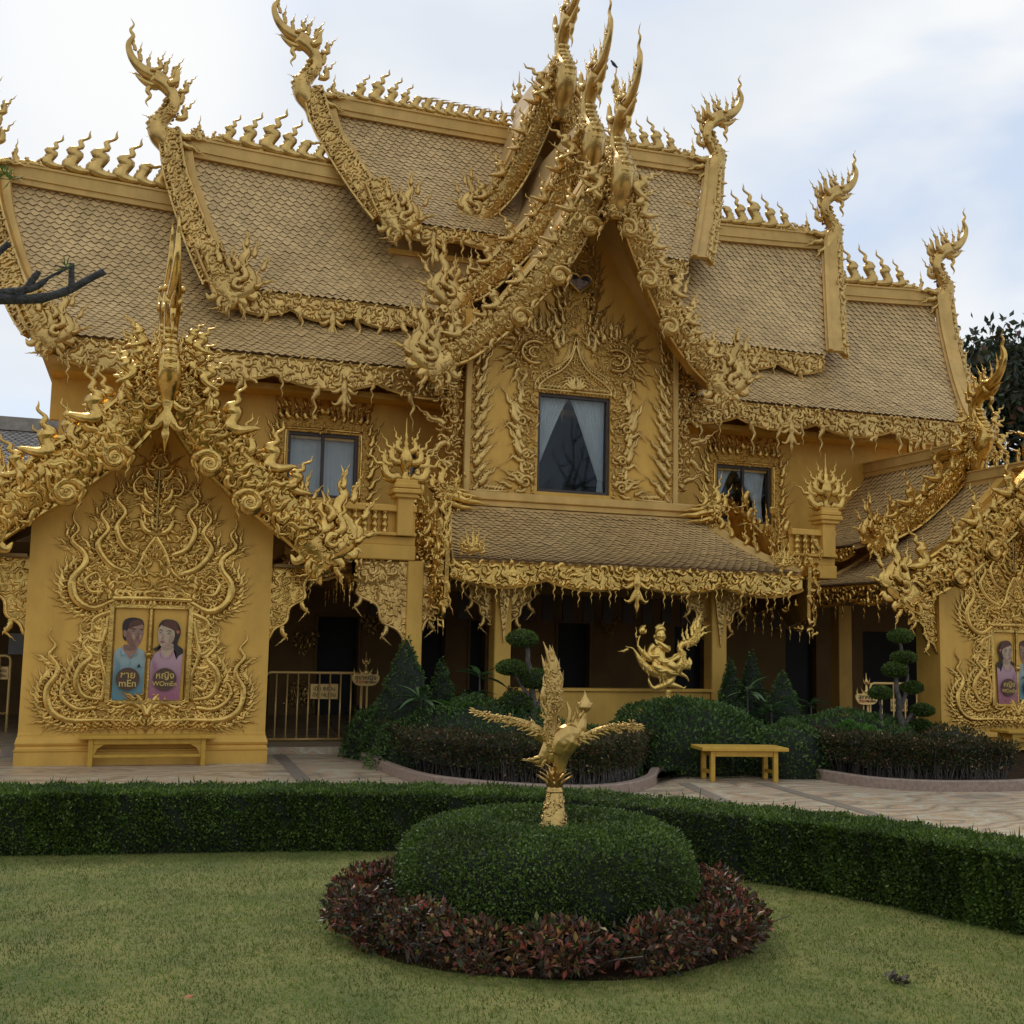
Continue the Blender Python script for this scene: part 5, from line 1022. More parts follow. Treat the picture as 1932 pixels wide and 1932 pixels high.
    for ex, ey in ((947, 650), (1088, 662)): shape('woman_eye', 'eyewhite', [(ex-30, ey+2), (ex, ey-11), (ex+28, ey+2), (ex, ey+12)], par=basew); shape('woman_pupil', 'hair', [(ex-8, ey), (ex, ey-9), (ex+8, ey), (ex, ey+10)], par=basew)
    for q in range(5): line('shirt_fold', 'pinkdeep', [(835+q*20, 1020+q*30), (850+q*15, 1200), (825+q*22, 1400+q*40)], 3, basew)
    line('woman_mouth', 'lip', [(945, 795), (985, 790), (1025, 800)], 20, basew)
    for pts in ([(985, 850), (950, 950), (980, 1040), (1025, 1080)], [(1150, 850), (1175, 930), (1120, 1040), (1025, 1080)]): line('shirt_line', 'pinkdeep', pts, 6, basew)
    # round word medallions with lettering, small scrolls beneath
    for cxz, up_, lo, bs in ((455, 'ชาย', 'mEn', base), (1052, 'หญิง', 'WOmEn', basew)):
        th = np.linspace(0, 6.283, 33)[:-1]; P = np.c_[X(cxz)+.147*np.cos(th), Z(1400)+.147*np.sin(th)]; b = Buf(); lay_ = lay[0]+.004; prism(b, P, 0, .012, O=(0, Y-lay_, 0)); dc = obj('word_disc', b, 'disc', bs)
        text('lettering', up_, dc, (X(cxz), Y-lay_-.014, Z(1340)), .125 if len(up_) < 4 else .118, 'discgold'); text('lettering', lo, dc, (X(cxz), Y-lay_-.014, Z(1472)), .125 if len(lo) < 4 else .085, 'discgold')
        sb = Buf(); 
        for k in range(11): put(sb, CURLS[k % 3], (X(cxz)+(k-5)*.024, Y-lay_, Z(1640)-.0009*(5-abs(k-5))*8), XU, ZU, FW, .017, k*40, .5)
        obj('painted_scroll', sb, 'flower', dc)
def pavilion(cx, lab, flipx, singles, show_left):
    PV = thing('gate_pavilion', (cx, 18, 0), lab, 'pavilion', None); Yw = 16.2
    # plinth with mouldings, extruded round three sides
    prof = [(0, .085), (.165, .085), (.18, .10), (.195, .10), (.205, .065), (.235, .055), (.25, .075), (.275, .085), (.345, .03), (.36, .012), (.385, .012), (.40, 0.0)]
    b = Buf(); hw = 1.53; ring = []
    for z, e in prof: ring.append([(cx-hw-e*.35, Yw+.62, z), (cx-hw-e*.35, Yw-e, z), (cx+hw+e*.35, Yw-e, z), (cx+hw+e*.35, Yw+.62, z)])
    V = np.array(ring).reshape(-1, 3); Q = [[r*4+c, r*4+c+1, r*4+5+c, r*4+4+c] for r in range(len(prof)-1) for c in range(3)]; b.add(V, Q); obj('plinth', b, 'wall', PV)
    b = Buf(); wall_poly_hole(b, [(cx-hw, .40), (cx+hw, .40), (cx+hw, 3.15), (cx+.85, 3.95), (cx, 4.75), (cx-.85, 3.95), (cx-hw, 3.15)], (cx-.01, cx+.01, 4.0, 4.01), Yw, .2); obj('wall', b, 'wall', PV)
    for sg in (-1, 1): wallbox('wall', cx+sg*hw-.1-(.1*sg), cx+sg*hw+.1-(.1*sg), Yw+.2, Yw+.6, .40, 3.0, parent=PV)
    # bargeboards: measured on the left pavilion's right-hand board
    PF = None
    PR = tilt_pts([(326, 702), (352, 760), (392, 818), (438, 868), (490, 915), (540, 958), (590, 1008)], 15.1, 4.94, .37); PR[:, 0] += cx-.62
    if flipx: PF = [np.array([(cx-a, 15.1+.37*(4.94-z_), z_) for a, z_ in q]) for q in ([(.04, 4.9), (.2, 4.5), (.47, 4.12), (.8, 3.78), (1.15, 3.45), (1.5, 3.14), (1.9, 2.88), (2.25, 2.72)], [(.04, 5.4), (.14, 5.05), (.3, 4.74), (.6, 4.42), (.95, 4.1), (1.3, 3.88), (1.58, 3.74)])]; PF[1][:, 1] += 2.1
    for dy, dz, tl, wd in ((0, -.03, .9, .64), (1.92, .50, .66, .44)):
        for P, out in ((PR, 1), (mirror(PR, cx), -1)):
            Q2 = P+[0, dy, dz]
            if dy: Q2[:, 0] = cx+(Q2[:, 0]-cx)*.9
            if PF: Q2 = PF[1 if dy else 0] if out < 0 else mirror(PF[1 if dy else 0], cx)
            bo = barge(PV, Q2, [wd*.8, wd, wd*1.1, wd*.95], FW, out, flames=(.36, .44) if not dy else (.4, .4), vols=(.70, .44) if not dy else None, tail=tl, th=.16, csize=.066 if not dy else .06)
        top = np.array([cx, 15.1+dy-.02, 4.86+dz]); dragon(PV, top, (0, -1, 0), .86)
        c = Buf(); m = 130
        O = top+np.c_[rng.choice([-1., 1.], m)*rng.uniform(.04, .36, m), -.1-np.abs(rng.normal(0, .04, m)), rng.uniform(-.3, .34, m)]; curls(c, O, XU, ZU, FW, .08*rng.uniform(.7, 1.4, m), rng.uniform(0, 6.3, m), rng.choice([-1., 1.], m)); obj('carved_scrolls', c, 'gold', PV, smooth=True, kind='stuff')
        for sg in (-1, 1):
            for dx, dz2, s_, r_, kd in ((.2, .14, .5, 18, 3), (.34, .02, .46, 34, 3), (.12, .24, .44, 6, 2), (.42, -.16, .36, 55, 2), (.26, .4, .42, 14, 3)):
                place('flame%d%s' % (kd, 'm' if sg < 0 else ''), 'mane_flame', PV, top+np.array([sg*dx, -.08, dz2]), XU, ZU, FW, s_*.85, -sg*r_*.8)
    place('drop', 'apex_pendant', PV, (cx, 15.0, 4.62), XU, ZU, FW, .75)
    # tiled slopes
    for sg in (-1, 1):
        vis = singles if sg < 0 else 0
        ro, S = roof(PV, (cx, 15.25, 4.66), (cx, 18.2, 4.66), (cx+sg*2.62, 15.95, 2.78), (cx+sg*2.62, 18.45, 2.78), .30, None if (sg < 0 and show_left) else (lambda a, b_, P: np.zeros(len(a), bool)), 0, vis)
        frieze(ro, 15.95, 18.4, 0, 2.74, .36, .3, O=(cx+sg*2.62, 0, 0), U=np.array([0, 1., 0]), Wv=np.array([sg*1., 0, 0]), dsize=.28)
        P = np.array([S(np.array([1.]), np.array([t]))[0] for t in np.linspace(0, 1, 8)])+[0, .03, .05]; b = Buf(); strip_board(b, spline(P, 20), .22, nrmz([sg*.6, .2, .8]), .12); obj('verge_board', b, 'beam', ro)
        ru, S2 = roof(PV, (cx, 17.15, 5.22), (cx, 20.6, 5.22), (cx+sg*2.07, 17.8, 3.52), (cx+sg*2.07, 19.6, 3.52), .28, None if (sg < 0 and show_left) else (lambda a, b_, P: np.zeros(len(a), bool)), 0, 0)
        frieze(ru, 17.8, 19.6, 0, 3.50, .26, None, O=(cx+sg*2.06, 0, 0), U=np.array([0, 1., 0]), Wv=np.array([sg*1., 0, 0]))
        P = np.array([S2(np.array([1.]), np.array([t]))[0] for t in np.linspace(0, 1, 8)])+[0, .03, .05]; b = Buf(); strip_board(b, spline(P, 20), .22, nrmz([sg*.6, .2, .8]), .12); obj('verge_board', b, 'beam', ru)
        if sg < 0:
            r1 = ridge_run(ro, S, h=.22, wdt=.08); r2 = ridge_run(ru, S2, h=.24, wdt=.09)
            Yd = np.array([0, 1., 0]); Wl = np.array([-1., 0, 0])
            for k in range(7): place('flame1', 'ridge_flame', ro, (cx, 15.7+k*.26, 4.86), Yd, ZU, np.array([1., 0, 0]), .42-.03*k if k else .8)
            for k in range(4): place('flame1', 'ridge_flame', ru, (cx, 17.6+k*.4, 5.44), Yd, ZU, np.array([1., 0, 0]), .5)
            t_ = Buf()
            for r_, O_ in ((S(np.array([.0]), np.array([.02]))[0], 0), (S2(np.array([0.]), np.array([.02]))[0], 1)):
                for dz, ln in ((.12, .9), (.02, .8), (-.1, .7)):
                    Q2, _ = turtle([(0, 30), (.25, -15), (.5, 10), (.7, -15), (1, 5)], 12, ln); t_.add(*stroke(r_+np.c_[np.full(12, -.12), Q2[:, 0]+.05, Q2[:, 1]+dz], widths([(0, .08), (.4, .07), (1, .003)], 12), Wl, .8, 6))
            obj('mane_carving', t_, 'gold', PV, smooth=True)
    for sg in (-1, 1): obj('soffit', box(Buf(), min(cx+sg*1.55, cx+sg*2.5), max(cx+sg*1.55, cx+sg*2.5), 16.0, 18.6, 2.60, 2.64), 'shade', PV)
    # corner brackets of the front wall
    bracket(PV, cx+hw, Yw+.1, 2.62, (1,), .55, 1.0); bracket(PV, cx-hw, Yw+.1, 2.62, (-1,), .55, 1.0)
    # wall carving
    b = Buf(); m = cx; Y = Yw-.012
    fill(b, [(m-1.05, .50), (m, .50), (m, .70), (m-.52, .74), (m-.9, .68), (m-1.15, .6)], Y, .09, .07, .0, sym=m)
    wst = lambda pts, rad, t=.7, n=30: wstroke(b, pts, rad, Y-.015, t, n, m)
    wst([(m-.05, .54), (m-.5, .56), (m-.95, .56), (m-1.18, .70), (m-1.22, .95), (m-1.12, 1.12), (m-1.12, 1.25), (m-1.22, 1.38), (m-1.15, 1.5), (m-1.24, 1.62), (m-1.2, 1.74)], [.03, .05, .07, .085, .08, .07, .06, .05, .035, .02, .003])
    wst([(m-1.1, .62), (m-1.22, .58), (m-1.26, .66), (m-1.36, .76)], [.05, .04, .025, .003])
    wst([(m-.62, .72), (m-.85, .70), (m-1.04, .84), (m-1.02, 1.02), (m-.9, 1.06)], [.05, .06, .05, .04, .01])
    wst([(m-.55, .82), (m-.78, .86), (m-.88, 1.02), (m-.84, 1.22), (m-.72, 1.36), (m-.82, 1.5), (m-.76, 1.62), (m-.87, 1.72), (m-.83, 1.86)], [.03, .06, .085, .085, .06, .045, .03, .015, .003])
    wst([(m-.6, 1.0), (m-.7, .95), (m-.74, 1.04), (m-.66, 1.1), (m-.62, 1.04)], [.05, .05, .045, .035, .01])
    wst([(m-.56, .8), (m-.54, 1.1), (m-.62, 1.4), (m-.56, 1.7), (m-.54, 2.0)], [.04, .05, .06, .045, .03])
    for pl in ([(m-1.12, .62), (m-.55, .62), (m-.55, 1.2), (m-.75, 1.35), (m-1.1, 1.1)], [(m-.86, 1.2), (m-.54, 1.2), (m-.54, 2.05), (m-.78, 2.0)], [(m-.98, 2.2), (m-.45, 2.1), (m-.4, 2.6), (m-.88, 2.72)], [(m-.7, 2.6), (m-.3, 2.5), (m-.3, 3.3), (m-.62, 3.15)], [(m-.2, 3.1), (m-.02, 3.1), (m-.02, 4.0), (m-.15, 3.6)]): fill(b, pl, Y, .105, .075, .0, sym=m)
    for z, s_, r_ in ((1.25, .3, 75), (1.42, .28, 60), (1.58, .3, 72), (1.72, .26, 55)): wflame(b, m-.60, z, Y-.015, s_*1.1, r_, -1, 1, m)
    wst([(m-.45, 2.12), (m-.72, 1.98), (m-.95, 2.1), (m-1.0, 2.35), (m-.86, 2.55), (m-.88, 2.7), (m-1.04, 2.85), (m-.96, 3.0), (m-1.04, 3.14), (m-1.0, 3.28)], [.04, .08, .10, .10, .08, .07, .06, .04, .025, .004])
    wst([(m-.62, 2.2), (m-.78, 2.2), (m-.84, 2.34), (m-.72, 2.44), (m-.66, 2.36)], [.05, .05, .05, .04, .01])
    wst([(m-.5, 1.95), (m-.7, 1.85), (m-.72, 1.7), (m-.82, 1.66), (m-.9, 1.72)], [.07, .06, .05, .03, .004]); wst([(m-.6, 1.85), (m-.62, 1.6), (m-.72, 1.5), (m-.8, 1.55)], [.05, .045, .03, .004])
    wst([(m-.3, 2.45), (m-.55, 2.55), (m-.72, 2.8), (m-.6, 3.02), (m-.7, 3.2), (m-.62, 3.32), (m-.7, 3.5)], [.06, .08, .08, .06, .04, .025, .004])
    wst([(m-.2, 2.7), (m-.4, 2.8), (m-.5, 3.05), (m-.4, 3.25), (m-.52, 3.42), (m-.44, 3.55), (m-.54, 3.72), (m-.5, 3.88)], [.06, .08, .07, .06, .05, .03, .015, .003])
    wst([(m, 2.95), (m-.12, 2.75), (m-.22, 2.5), (m-.36, 2.38)], [.05, .05, .045, .03]); wst([(m-.5, 2.12), (m, 2.13)], [.06, .06]); wst([(m-.4, 2.46), (m-.62, 2.5)], [.03, .03])
    fill(b, [(m-.6, 2.08), (m, 2.06), (m, 2.95), (m-.16, 2.75), (m-.45, 2.62), (m-.7, 2.5), (m-.72, 2.25)], Y, .10, .085, .0, sym=m)
    fill(b, [(m-.3, 2.7), (m-.05, 2.95), (m-.05, 3.1), (m-.35, 3.15), (m-.55, 2.9)], Y, .11, .085, .0, sym=m)
    for z, s_, r_ in ((3.0, .4, 35), (3.25, .36, 45), (3.42, .40, 28), (3.72, .36, 32)): wflame(b, m-.06, z, Y-.015, s_, r_, -1, 1, m)
    wst([(m, 3.0), (m, 3.4), (m, 3.9)], [.03, .045, .02]); wst([(m-.05, 3.55), (m-.25, 3.5), (m-.32, 3.62), (m-.22, 3.74), (m-.08, 3.7)], [.035, .045, .04, .03, .01]); wst([(m, 3.85), (m-.1, 3.92), (m-.05, 4.02), (m, 4.2)], [.03, .05, .035, .004])
    for x_ in np.arange(.06, 1.05, .11): wst([(m-x_, .62), (m-x_-.02, .53), (m-x_+.05, .48)], [.03, .045, .02], .9, 8)
    wst([(m-.05, .70), (m-.2, .78), (m-.35, .72), (m-.5, .76)], [.05, .055, .04, .02]); wst([(m, .62), (m-.1, .84), (m-.16, .9)], [.07, .05, .01])
    obj('wall_carving', b, 'gold', PV, smooth=True)
    portraits(PV, cx, Yw, flipx)
    return PV
pavilion(.62, 'gate pavilion facing the viewer, man portrait left of woman, behind the plinth bench', False, 0, True)
pavilion(2*XC-.62, 'gate pavilion cut off by the picture edge with woman portrait left of man', True, 140, True)

# ------------------------------------------------------------------ benches
def bench(O, D, Lg, dp, h, label, slats=3, shelf=False, group='yellow garden benches'):
    """O ground point of the front left foot, D unit direction along the bench, depth goes away from the viewer"""
    D = nrmz(D); Dn = np.array([-D[1], D[0], 0]); mw = frame(O, D, Dn, ZU); t = thing('garden_bench', tuple(O), label, 'bench', group); WM[t.name] = Matrix.Translation(O)
    def p(nm, x0, x1, y0, y1, z0, z1, e=.006): return obj(nm, bevbox(Buf(), x0, x1, y0, y1, z0, z1, e), 'bench', t, mw=mw)
    ov = .12; w_ = (dp+.10)/slats
    for k in range(slats): p('seat_plank', -ov, Lg+ov, -.05+k*w_, -.05+k*w_+w_-.008, h-.045, h)
    lw = .06
    for x in (0, Lg-lw):
        p('leg', x, x+lw, 0, lw, 0, h-.046); p('leg', x, x+lw, dp-lw, dp, 0, h-.046); p('stretcher', x+.012, x+lw-.012, lw, dp-lw, .09, .13); p('rail', x+.01, x+lw-.01, lw, dp-lw, h-.11, h-.047)
    p('apron', lw, Lg-lw, .012, .04, h-.115, h-.047); p('apron', lw, Lg-lw, dp-.04, dp-.012, h-.115, h-.047)
    if shelf:
        p('low_rail', lw, Lg-lw, .015, .05, .11, .15)
        for x, sg in ((lw, 1), (Lg-lw, -1)):
            b = Buf(); prism(b, [(0, 0), (sg*.13, 0), (sg*.05, -.05), (0, -.15)], -.02, .0, U=(1, 0, 0), V=(0, 0, 1), W=(0, -1, 0), O=(x, .02, h-.116)); obj('corner_brace', b, 'bench', t, mw=mw)
    return t
g0, g1 = gnd(1341, 1475.5), gnd(1469, 1476); gb = gnd(1320.5, 1471.5)
bench(g0, g1-g0, float(np.linalg.norm(g1-g0)), .42, .42, 'yellow slatted bench standing free on the marble in front of the planting bed')
bench(np.array([gnd(164, 1447)[0], 15.86, 0]), (1, 0, 0), 1.43, .24, .39, 'yellow bench against the plinth under the man and woman portraits', shelf=True)
bench(np.array([2*XC-.62-.72, 15.5, 0]), (1, 0, 0), 1.43, .35, .42, 'yellow bench at the picture edge, half hidden by the clipped bed', shelf=True)

# ------------------------------------------------------------------ barriers and signs
def tube(b, P, r, Nn=8): b.add(*stroke(np.asarray(P, float), np.full(len(P), r), nrmz([.13, -.9, .41]), 1, Nn, cap=True))
def barrier(px0, px1, pyt, pyb, Y, nb, label, sign=None):
    a, c = at(px0, pyt, 1, Y), at(px1, pyt, 1, Y); zt, zb = a[2], at(px0, pyb, 1, Y)[2]; x0, x1 = a[0], c[0]
    t = thing('crowd_barrier', (x0, Y, 0), label, 'barrier', 'tubular gold barriers'); b = Buf()
    tube(b, [(x0, Y, 0), (x0, Y, zb), (x0, Y, zt-.08), (x0+.02, Y, zt-.02), (x0+.08, Y, zt), (x1-.08, Y, zt), (x1-.02, Y, zt-.02), (x1, Y, zt-.08), (x1, Y, zb), (x1, Y, 0)], .022); tube(b, [(x0, Y, zb), (x1, Y, zb)], .02); obj('tube_frame', b, 'rail', t, smooth=True)
    for k in range(1, nb): b = Buf(); x = x0+(x1-x0)*k/nb; tube(b, [(x, Y, zb), (x, Y, zt)], .013); obj('bar', b, 'rail', t, smooth=True)
    if sign:
        (sx0, sy0, sx1, sy1) = sign; p, q = at(sx0, sy0, 1, Y+.06), at(sx1, sy1, 1, Y+.06); w2 = (q[0]-p[0]); mid = (p+q)/2
        s_ = thing('hours_sign', tuple(mid), 'small gold board with Thai opening hours behind the bars, '+('beside the left pavilion' if px0 > 300 and px0 < 900 else ('at the far left edge' if px0 < 300 else 'behind the cloud tree')), 'sign', 'opening hours signs')
        obj('board', bevbox(Buf(), p[0], q[0], Y+.05, Y+.065, q[2], p[2], .003), 'rail', s_)
        h = p[2]-q[2]; text('lettering', 'เปิด 8:00น', s_, (mid[0], Y+.047, mid[2]+h*.17), h*.36, 'ink'); text('lettering', 'ปิด 16:30น', s_, (mid[0], Y+.047, mid[2]-h*.22), h*.36, 'ink')
barrier(502, 683, 1268, 1395, 18.3, 9, 'cream gold tubular barrier between the left pavilion and the planting bed', (586, 1290, 637, 1319))
barrier(1641, 1772, 1289, 1391, 16.7, 6, 'gold tubular barrier behind the cloud tree beside the right pavilion', (1680, 1318, 1712, 1342))
barrier(-60, 21, 1236, 1346, 20.5, 4, 'tubular barrier in the dark passage at the left picture edge', (-30, 1257, 15, 1282))
def toilet_sign(px, py0, py1, Y, label, top, low):
    z1, z0 = at(px, py0, 1, Y)[2], at(px, py1, 1, Y)[2]; x = at(px, py0, 1, Y)[0]; t = thing('toilet_sign', (x, Y, 0), label, 'sign', 'flame topped toilet signs')
    H = z1-z0; b = Buf(); u = np.array([(-.20, .0), (-.205, .05), (-.17, .085), (-.10, .08), (-.06, .11), (.06, .11), (.10, .08), (.17, .085), (.205, .05), (.20, .0), (.14, -.07), (.0, -.085), (-.14, -.07)])*1.05
    bz = z0+H*.63; prism(b, spline(np.vstack([u, u[:1]]), 40)[:-1], 0, .02, O=(x, Y, bz)); obj('board', b, 'rail', t)
    b = Buf(); tube(b, [(x+.03, Y+.01, 0), (x+.03, Y+.01, bz)], .018); tube(b, [(x-.05, Y+.01, 0), (x-.05, Y+.01, bz)], .012); obj('post', b, 'rail', t, smooth=True)
    b = Buf(); lathe(b, [(.05, 0), (.055, .03), (.03, .06), (.02, .12), (.015, .14), (.04, .17), (.035, .2), (.012, .24), (.003, .33)], 8, (x+.0, Y+.0, bz+.10)); obj('finial', b, 'gold', t, smooth=True)
    for sg in (-1, 1):
        for dx, dz, s_, r_ in ((.18, .05, .13, 0), (.03, .24, .10, -20), (.06, .1, .1, -30)): place('flame2m' if sg > 0 else 'flame2', 'flame', t, (x+sg*dx, Y-.01, bz+dz), XU, ZU, FW, s_, sg*r_)
    text('lettering', top, t, (x, Y-.023, bz+.035), .095, 'ink'); text('lettering', low[0], t, (x-.065, Y-.023, bz-.035), .05, 'red'); text('lettering', low[1], t, (x+.075, Y-.023, bz-.035), .048, 'ink')
toilet_sign(691, 1238, 1360, 18.15, 'small flame topped toilet sign beside the barrier left of the topiary', 'สุขาหญิง', ('女洗手间', 'WOMEN'))
toilet_sign(1634, 1272, 1400, 16.6, 'small flame topped toilet sign half hidden by the cloud tree', 'สุขาหญิง', ('女洗手间', 'WOMEN'))

# ------------------------------------------------------------------ sculptures
class Sculpt:
    """strokes drawn on a frame (origin, horizontal, scale) and fused into one skin by a remesh"""
    def __init__(s, O, U, sx, sz): s.O = np.asarray(O, float); s.U = nrmz(U); s.sx, s.sz = sx, sz; s.W = nrmz(np.cross(s.U, ZU)); s.b = Buf()
    def P(s, pts): p = np.asarray(pts, float); d = p[:, 2:3] if p.shape[1] > 2 else 0; return s.O+s.U*p[:, :1]*s.sx+ZU*p[:, 1:2]*s.sz+s.W*d*s.sx
    def st(s, pts, rad, t=.8, n=24, Nn=10, buf=None):
        pts = [tuple(q)+((0,) if len(q) == 2 else ()) for q in pts]; Q2 = spline(pts, n); (buf or s.b).add(*stroke(s.P(Q2), np.maximum(widths(list(zip(np.linspace(0, 1, len(rad)), rad)), n)*s.sz, .0015), s.W, t, Nn, cap=True))
    def ball(s, x, z, d, rx, rz, ry=None, buf=None):
        s.st([(x, z-rz, d), (x, z-rz*.7, d), (x, z, d), (x, z+rz*.7, d), (x, z+rz, d)], [rx*.08, rx*.72, rx, rx*.72, rx*.08], (ry or rx)/rx, 13, 12, buf)
def remesh(o, vox):
    m = o.modifiers.new('fuse', 'REMESH'); m.mode = 'VOXEL'; m.voxel_size = vox; m.use_smooth_shade = True
    m2 = o.modifiers.new('soft', 'SMOOTH'); m2.factor = .5; m2.iterations = 2
# --- bird sculpture on its post, in the middle of the clipped mound
C0 = np.array([2.53, 6.58, 0])
bp0 = at(1045, 1569, 1, 6.58)
BS = thing('bird_sculpture', (bp0[0], 6.58, 0), 'gold mythical bird with spread wings on a flared post in the round hedge', 'sculpture')
UB = nrmz([math.cos(math.radians(19)), -math.sin(math.radians(19)), 0])
K = .00066
sb = Sculpt((bp0[0], 6.58, bp0[2]), UB, K, K)
f = lambda pts: [(x-848, 1800-y)+((q[0],) if q else ()) for x, y, *q in pts]
b = Buf(); prof = [(150*K, -.30), (133*K, -.02), (126*K, 20*K), (112*K, 90*K), (95*K, 190*K), (82*K, 280*K), (72*K, 345*K)]; lathe(b, prof, 24, (bp0[0], 6.58, bp0[2])); po = obj('post', b, 'gold', BS, smooth=True)
c = Buf(); m = 90; z_ = rng.uniform(10, 330, m); a_ = rng.uniform(0, 6.283, m); r_ = np.interp(z_, [0, 345], [126, 74])*K
for k in range(m):
    n_ = np.array([math.cos(a_[k]), math.sin(a_[k]), 0]); put(c, CURLS[k % 4], np.array([bp0[0], 6.58, bp0[2]+z_[k]*K])+n_*r_[k], np.cross(ZU, n_), ZU, n_, .022*rng.uniform(.7, 1.3), rng.uniform(0, 360), .9)
obj('carved_scrolls', c, 'gold', po, smooth=True, kind='stuff')
b = Buf(); lathe(b, [(70*K, 335*K), (76*K, 345*K), (76*K, 362*K), (66*K, 366*K), (68*K, 420*K), (62*K, 450*K), (44*K, 480*K), (40*K, 560*K)], 20, (bp0[0], 6.58, bp0[2])); co = obj('collar', b, 'gold', BS, smooth=True)
for ring, (zz, rr, s_, n_) in enumerate(((375, 66, .075, 8), (430, 66, .06, 9), (470, 48, .05, 7), (520, 40, .045, 6))):
    for k in range(n_):
        a = k*6.283/n_+ring*.4; n2 = np.array([math.cos(a), math.sin(a), 0]); t_ = Buf(); 
        if ('petal', 0) not in ME:
            q = Buf(); q.add(*stroke(np.array([[0, 0, 0], [0, .3, .12], [0, .6, .35], [0, .85, .75], [0, 1., 1.1]]), np.array([.18, .28, .22, .1, .01]), np.array([0, -.5, 1.]), .35, 8)); ME[('petal', 0)] = mk('petal', q, 'gold', True)
        obj('petal', ME[('petal', 0)], None, co, mw=frame(np.array([bp0[0], 6.58, bp0[2]+zz*K])+n2*rr*K*.8, np.cross(ZU, n2), ZU, n2, s_))
S_ = sb.st
S_(f([(890, 1290), (895, 1180), (915, 1080), (960, 990), (1000, 930)]), [48, 70, 105, 120, 90], .9)
S_(f([(860, 1120), (900, 1020), (980, 960), (1060, 950)]), [90, 120, 115, 70], .9)
S_(f([(850, 1080), (812, 980), (800, 880), (810, 780), (828, 680), (838, 590), (828, 500), (815, 420), (800, 330), (770, 240), (728, 138)]), [74, 66, 60, 55, 60, 66, 58, 44, 34, 20, 4], .85, 40)
S_(f([(840, 480), (842, 400), (835, 320), (812, 240), (786, 165)]), [55, 44, 34, 20, 3]); S_(f([(790, 450), (765, 390), (738, 330), (714, 258)]), [40, 30, 18, 3]); S_(f([(870, 560), (880, 470), (862, 380), (850, 320)]), [35, 34, 20, 4])
S_(f([(760, 700), (742, 620), (752, 540), (775, 470)]), [30, 38, 30, 10])
S_(f([(955, 900), (970, 820), (972, 750), (955, 700), (945, 652)]), [34, 34, 24, 14, 3]); S_(f([(1000, 900), (1020, 840), (1015, 780)]), [34, 24, 4])
S_(f([(1040, 960), (1075, 880), (1092, 800), (1105, 740)]), [58, 52, 34, 26]); S_(f([(1105, 750), (1105, 710), (1110, 665), (1108, 620), (1105, 575)]), [30, 58, 50, 22, 3])
for dx, dz in ((-60, -20), (60, -10), (-45, 30), (52, 30), (-30, -40), (30, -45)): S_(f([(1108+dx*.4, 720+dz*.4), (1108+dx*.95, 690+dz*.5), (1108+dx*1.2, 655+dz*.3)]), [18, 12, 2], .6, 8)
S_(f([(800, 1040), (775, 1110), (740, 1160), (700, 1195), (640, 1190), (580, 1186), (525, 1188)]), [62, 64, 52, 34, 20, 10, 4], .5, 24); S_(f([(820, 1120), (800, 1190), (790, 1215)]), [45, 30, 6])
S_(f([(900, 1180), (870, 1200), (845, 1190)]), [40, 28, 6])
# wings, swept a little forward
S_(f([(760, 985), (690, 930, 30), (600, 880, 60), (480, 835, 90), (350, 812, 110), (220, 785, 110), (105, 746, 100)]), [62, 56, 48, 36, 28, 18, 6], .36, 34)
S_(f([(990, 1030), (1080, 985, 30), (1190, 930, 60), (1310, 885, 90), (1430, 868, 110), (1530, 866, 110), (1605, 882, 100)]), [50, 46, 40, 37, 32, 24, 6], .36, 34)
S_(f([(740, 1000), (700, 990), (660, 990)]), [30, 24, 4]); S_(f([(745, 975), (690, 960), (612, 948)]), [32, 28, 5])
bo = obj('bird_body', sb.b, 'gold', BS); remesh(bo, .0045)
for pts_, rd_ in (([(812, 400), (800, 320), (772, 240), (726, 130)], [34, 26, 15, 1]), ([(838, 380), (832, 310), (812, 235), (784, 160)], [28, 22, 12, 1]), ([(762, 400), (738, 330), (712, 250)], [26, 15, 1]), ([(860, 440), (866, 370), (850, 290)], [24, 14, 1]), ([(1108, 640), (1110, 600), (1104, 560)], [26, 12, 1]), ([(750, 520), (735, 470), (742, 420)], [18, 10, 1])):
    tb_ = Buf(); S_(f(pts_), rd_, .9, 16, 8, tb_); obj('crest_spike', tb_, 'gold', bo, smooth=True)
for x, y, s_, r_, kd, mm in ((772, 560, .085, 12, 2, 0), (762, 640, .09, 18, 0, 0), (750, 760, .09, 22, 2, 0), (735, 860, .09, 25, 0, 0), (890, 520, .07, -14, 2, 1), (895, 640, .075, -20, 0, 1), (880, 760, .07, -25, 2, 1), (770, 420, .075, 14, 2, 0), (862, 420, .07, -10, 2, 1), (830, 300, .07, 4, 2, 1), (790, 300, .07, 10, 2, 0), (700, 920, .08, 40, 2, 0), (1010, 830, .06, -15, 2, 1), (1070, 800, .06, -30, 2, 1), (1030, 770, .05, 10, 2, 0), (700, 1160, .08, 95, 2, 0), (760, 1180, .07, 150, 1, 0), (900, 900, .06, -5, 0, 1)):
    p_ = sb.P(np.array(f([(x, y)])))[0]; place('flame%d%s' % (kd, 'm' if mm else ''), 'crest_flame', bo, p_+sb.W*.02+UB*(.008 if not mm else -.008), UB, ZU, sb.W, s_*1.15, r_)
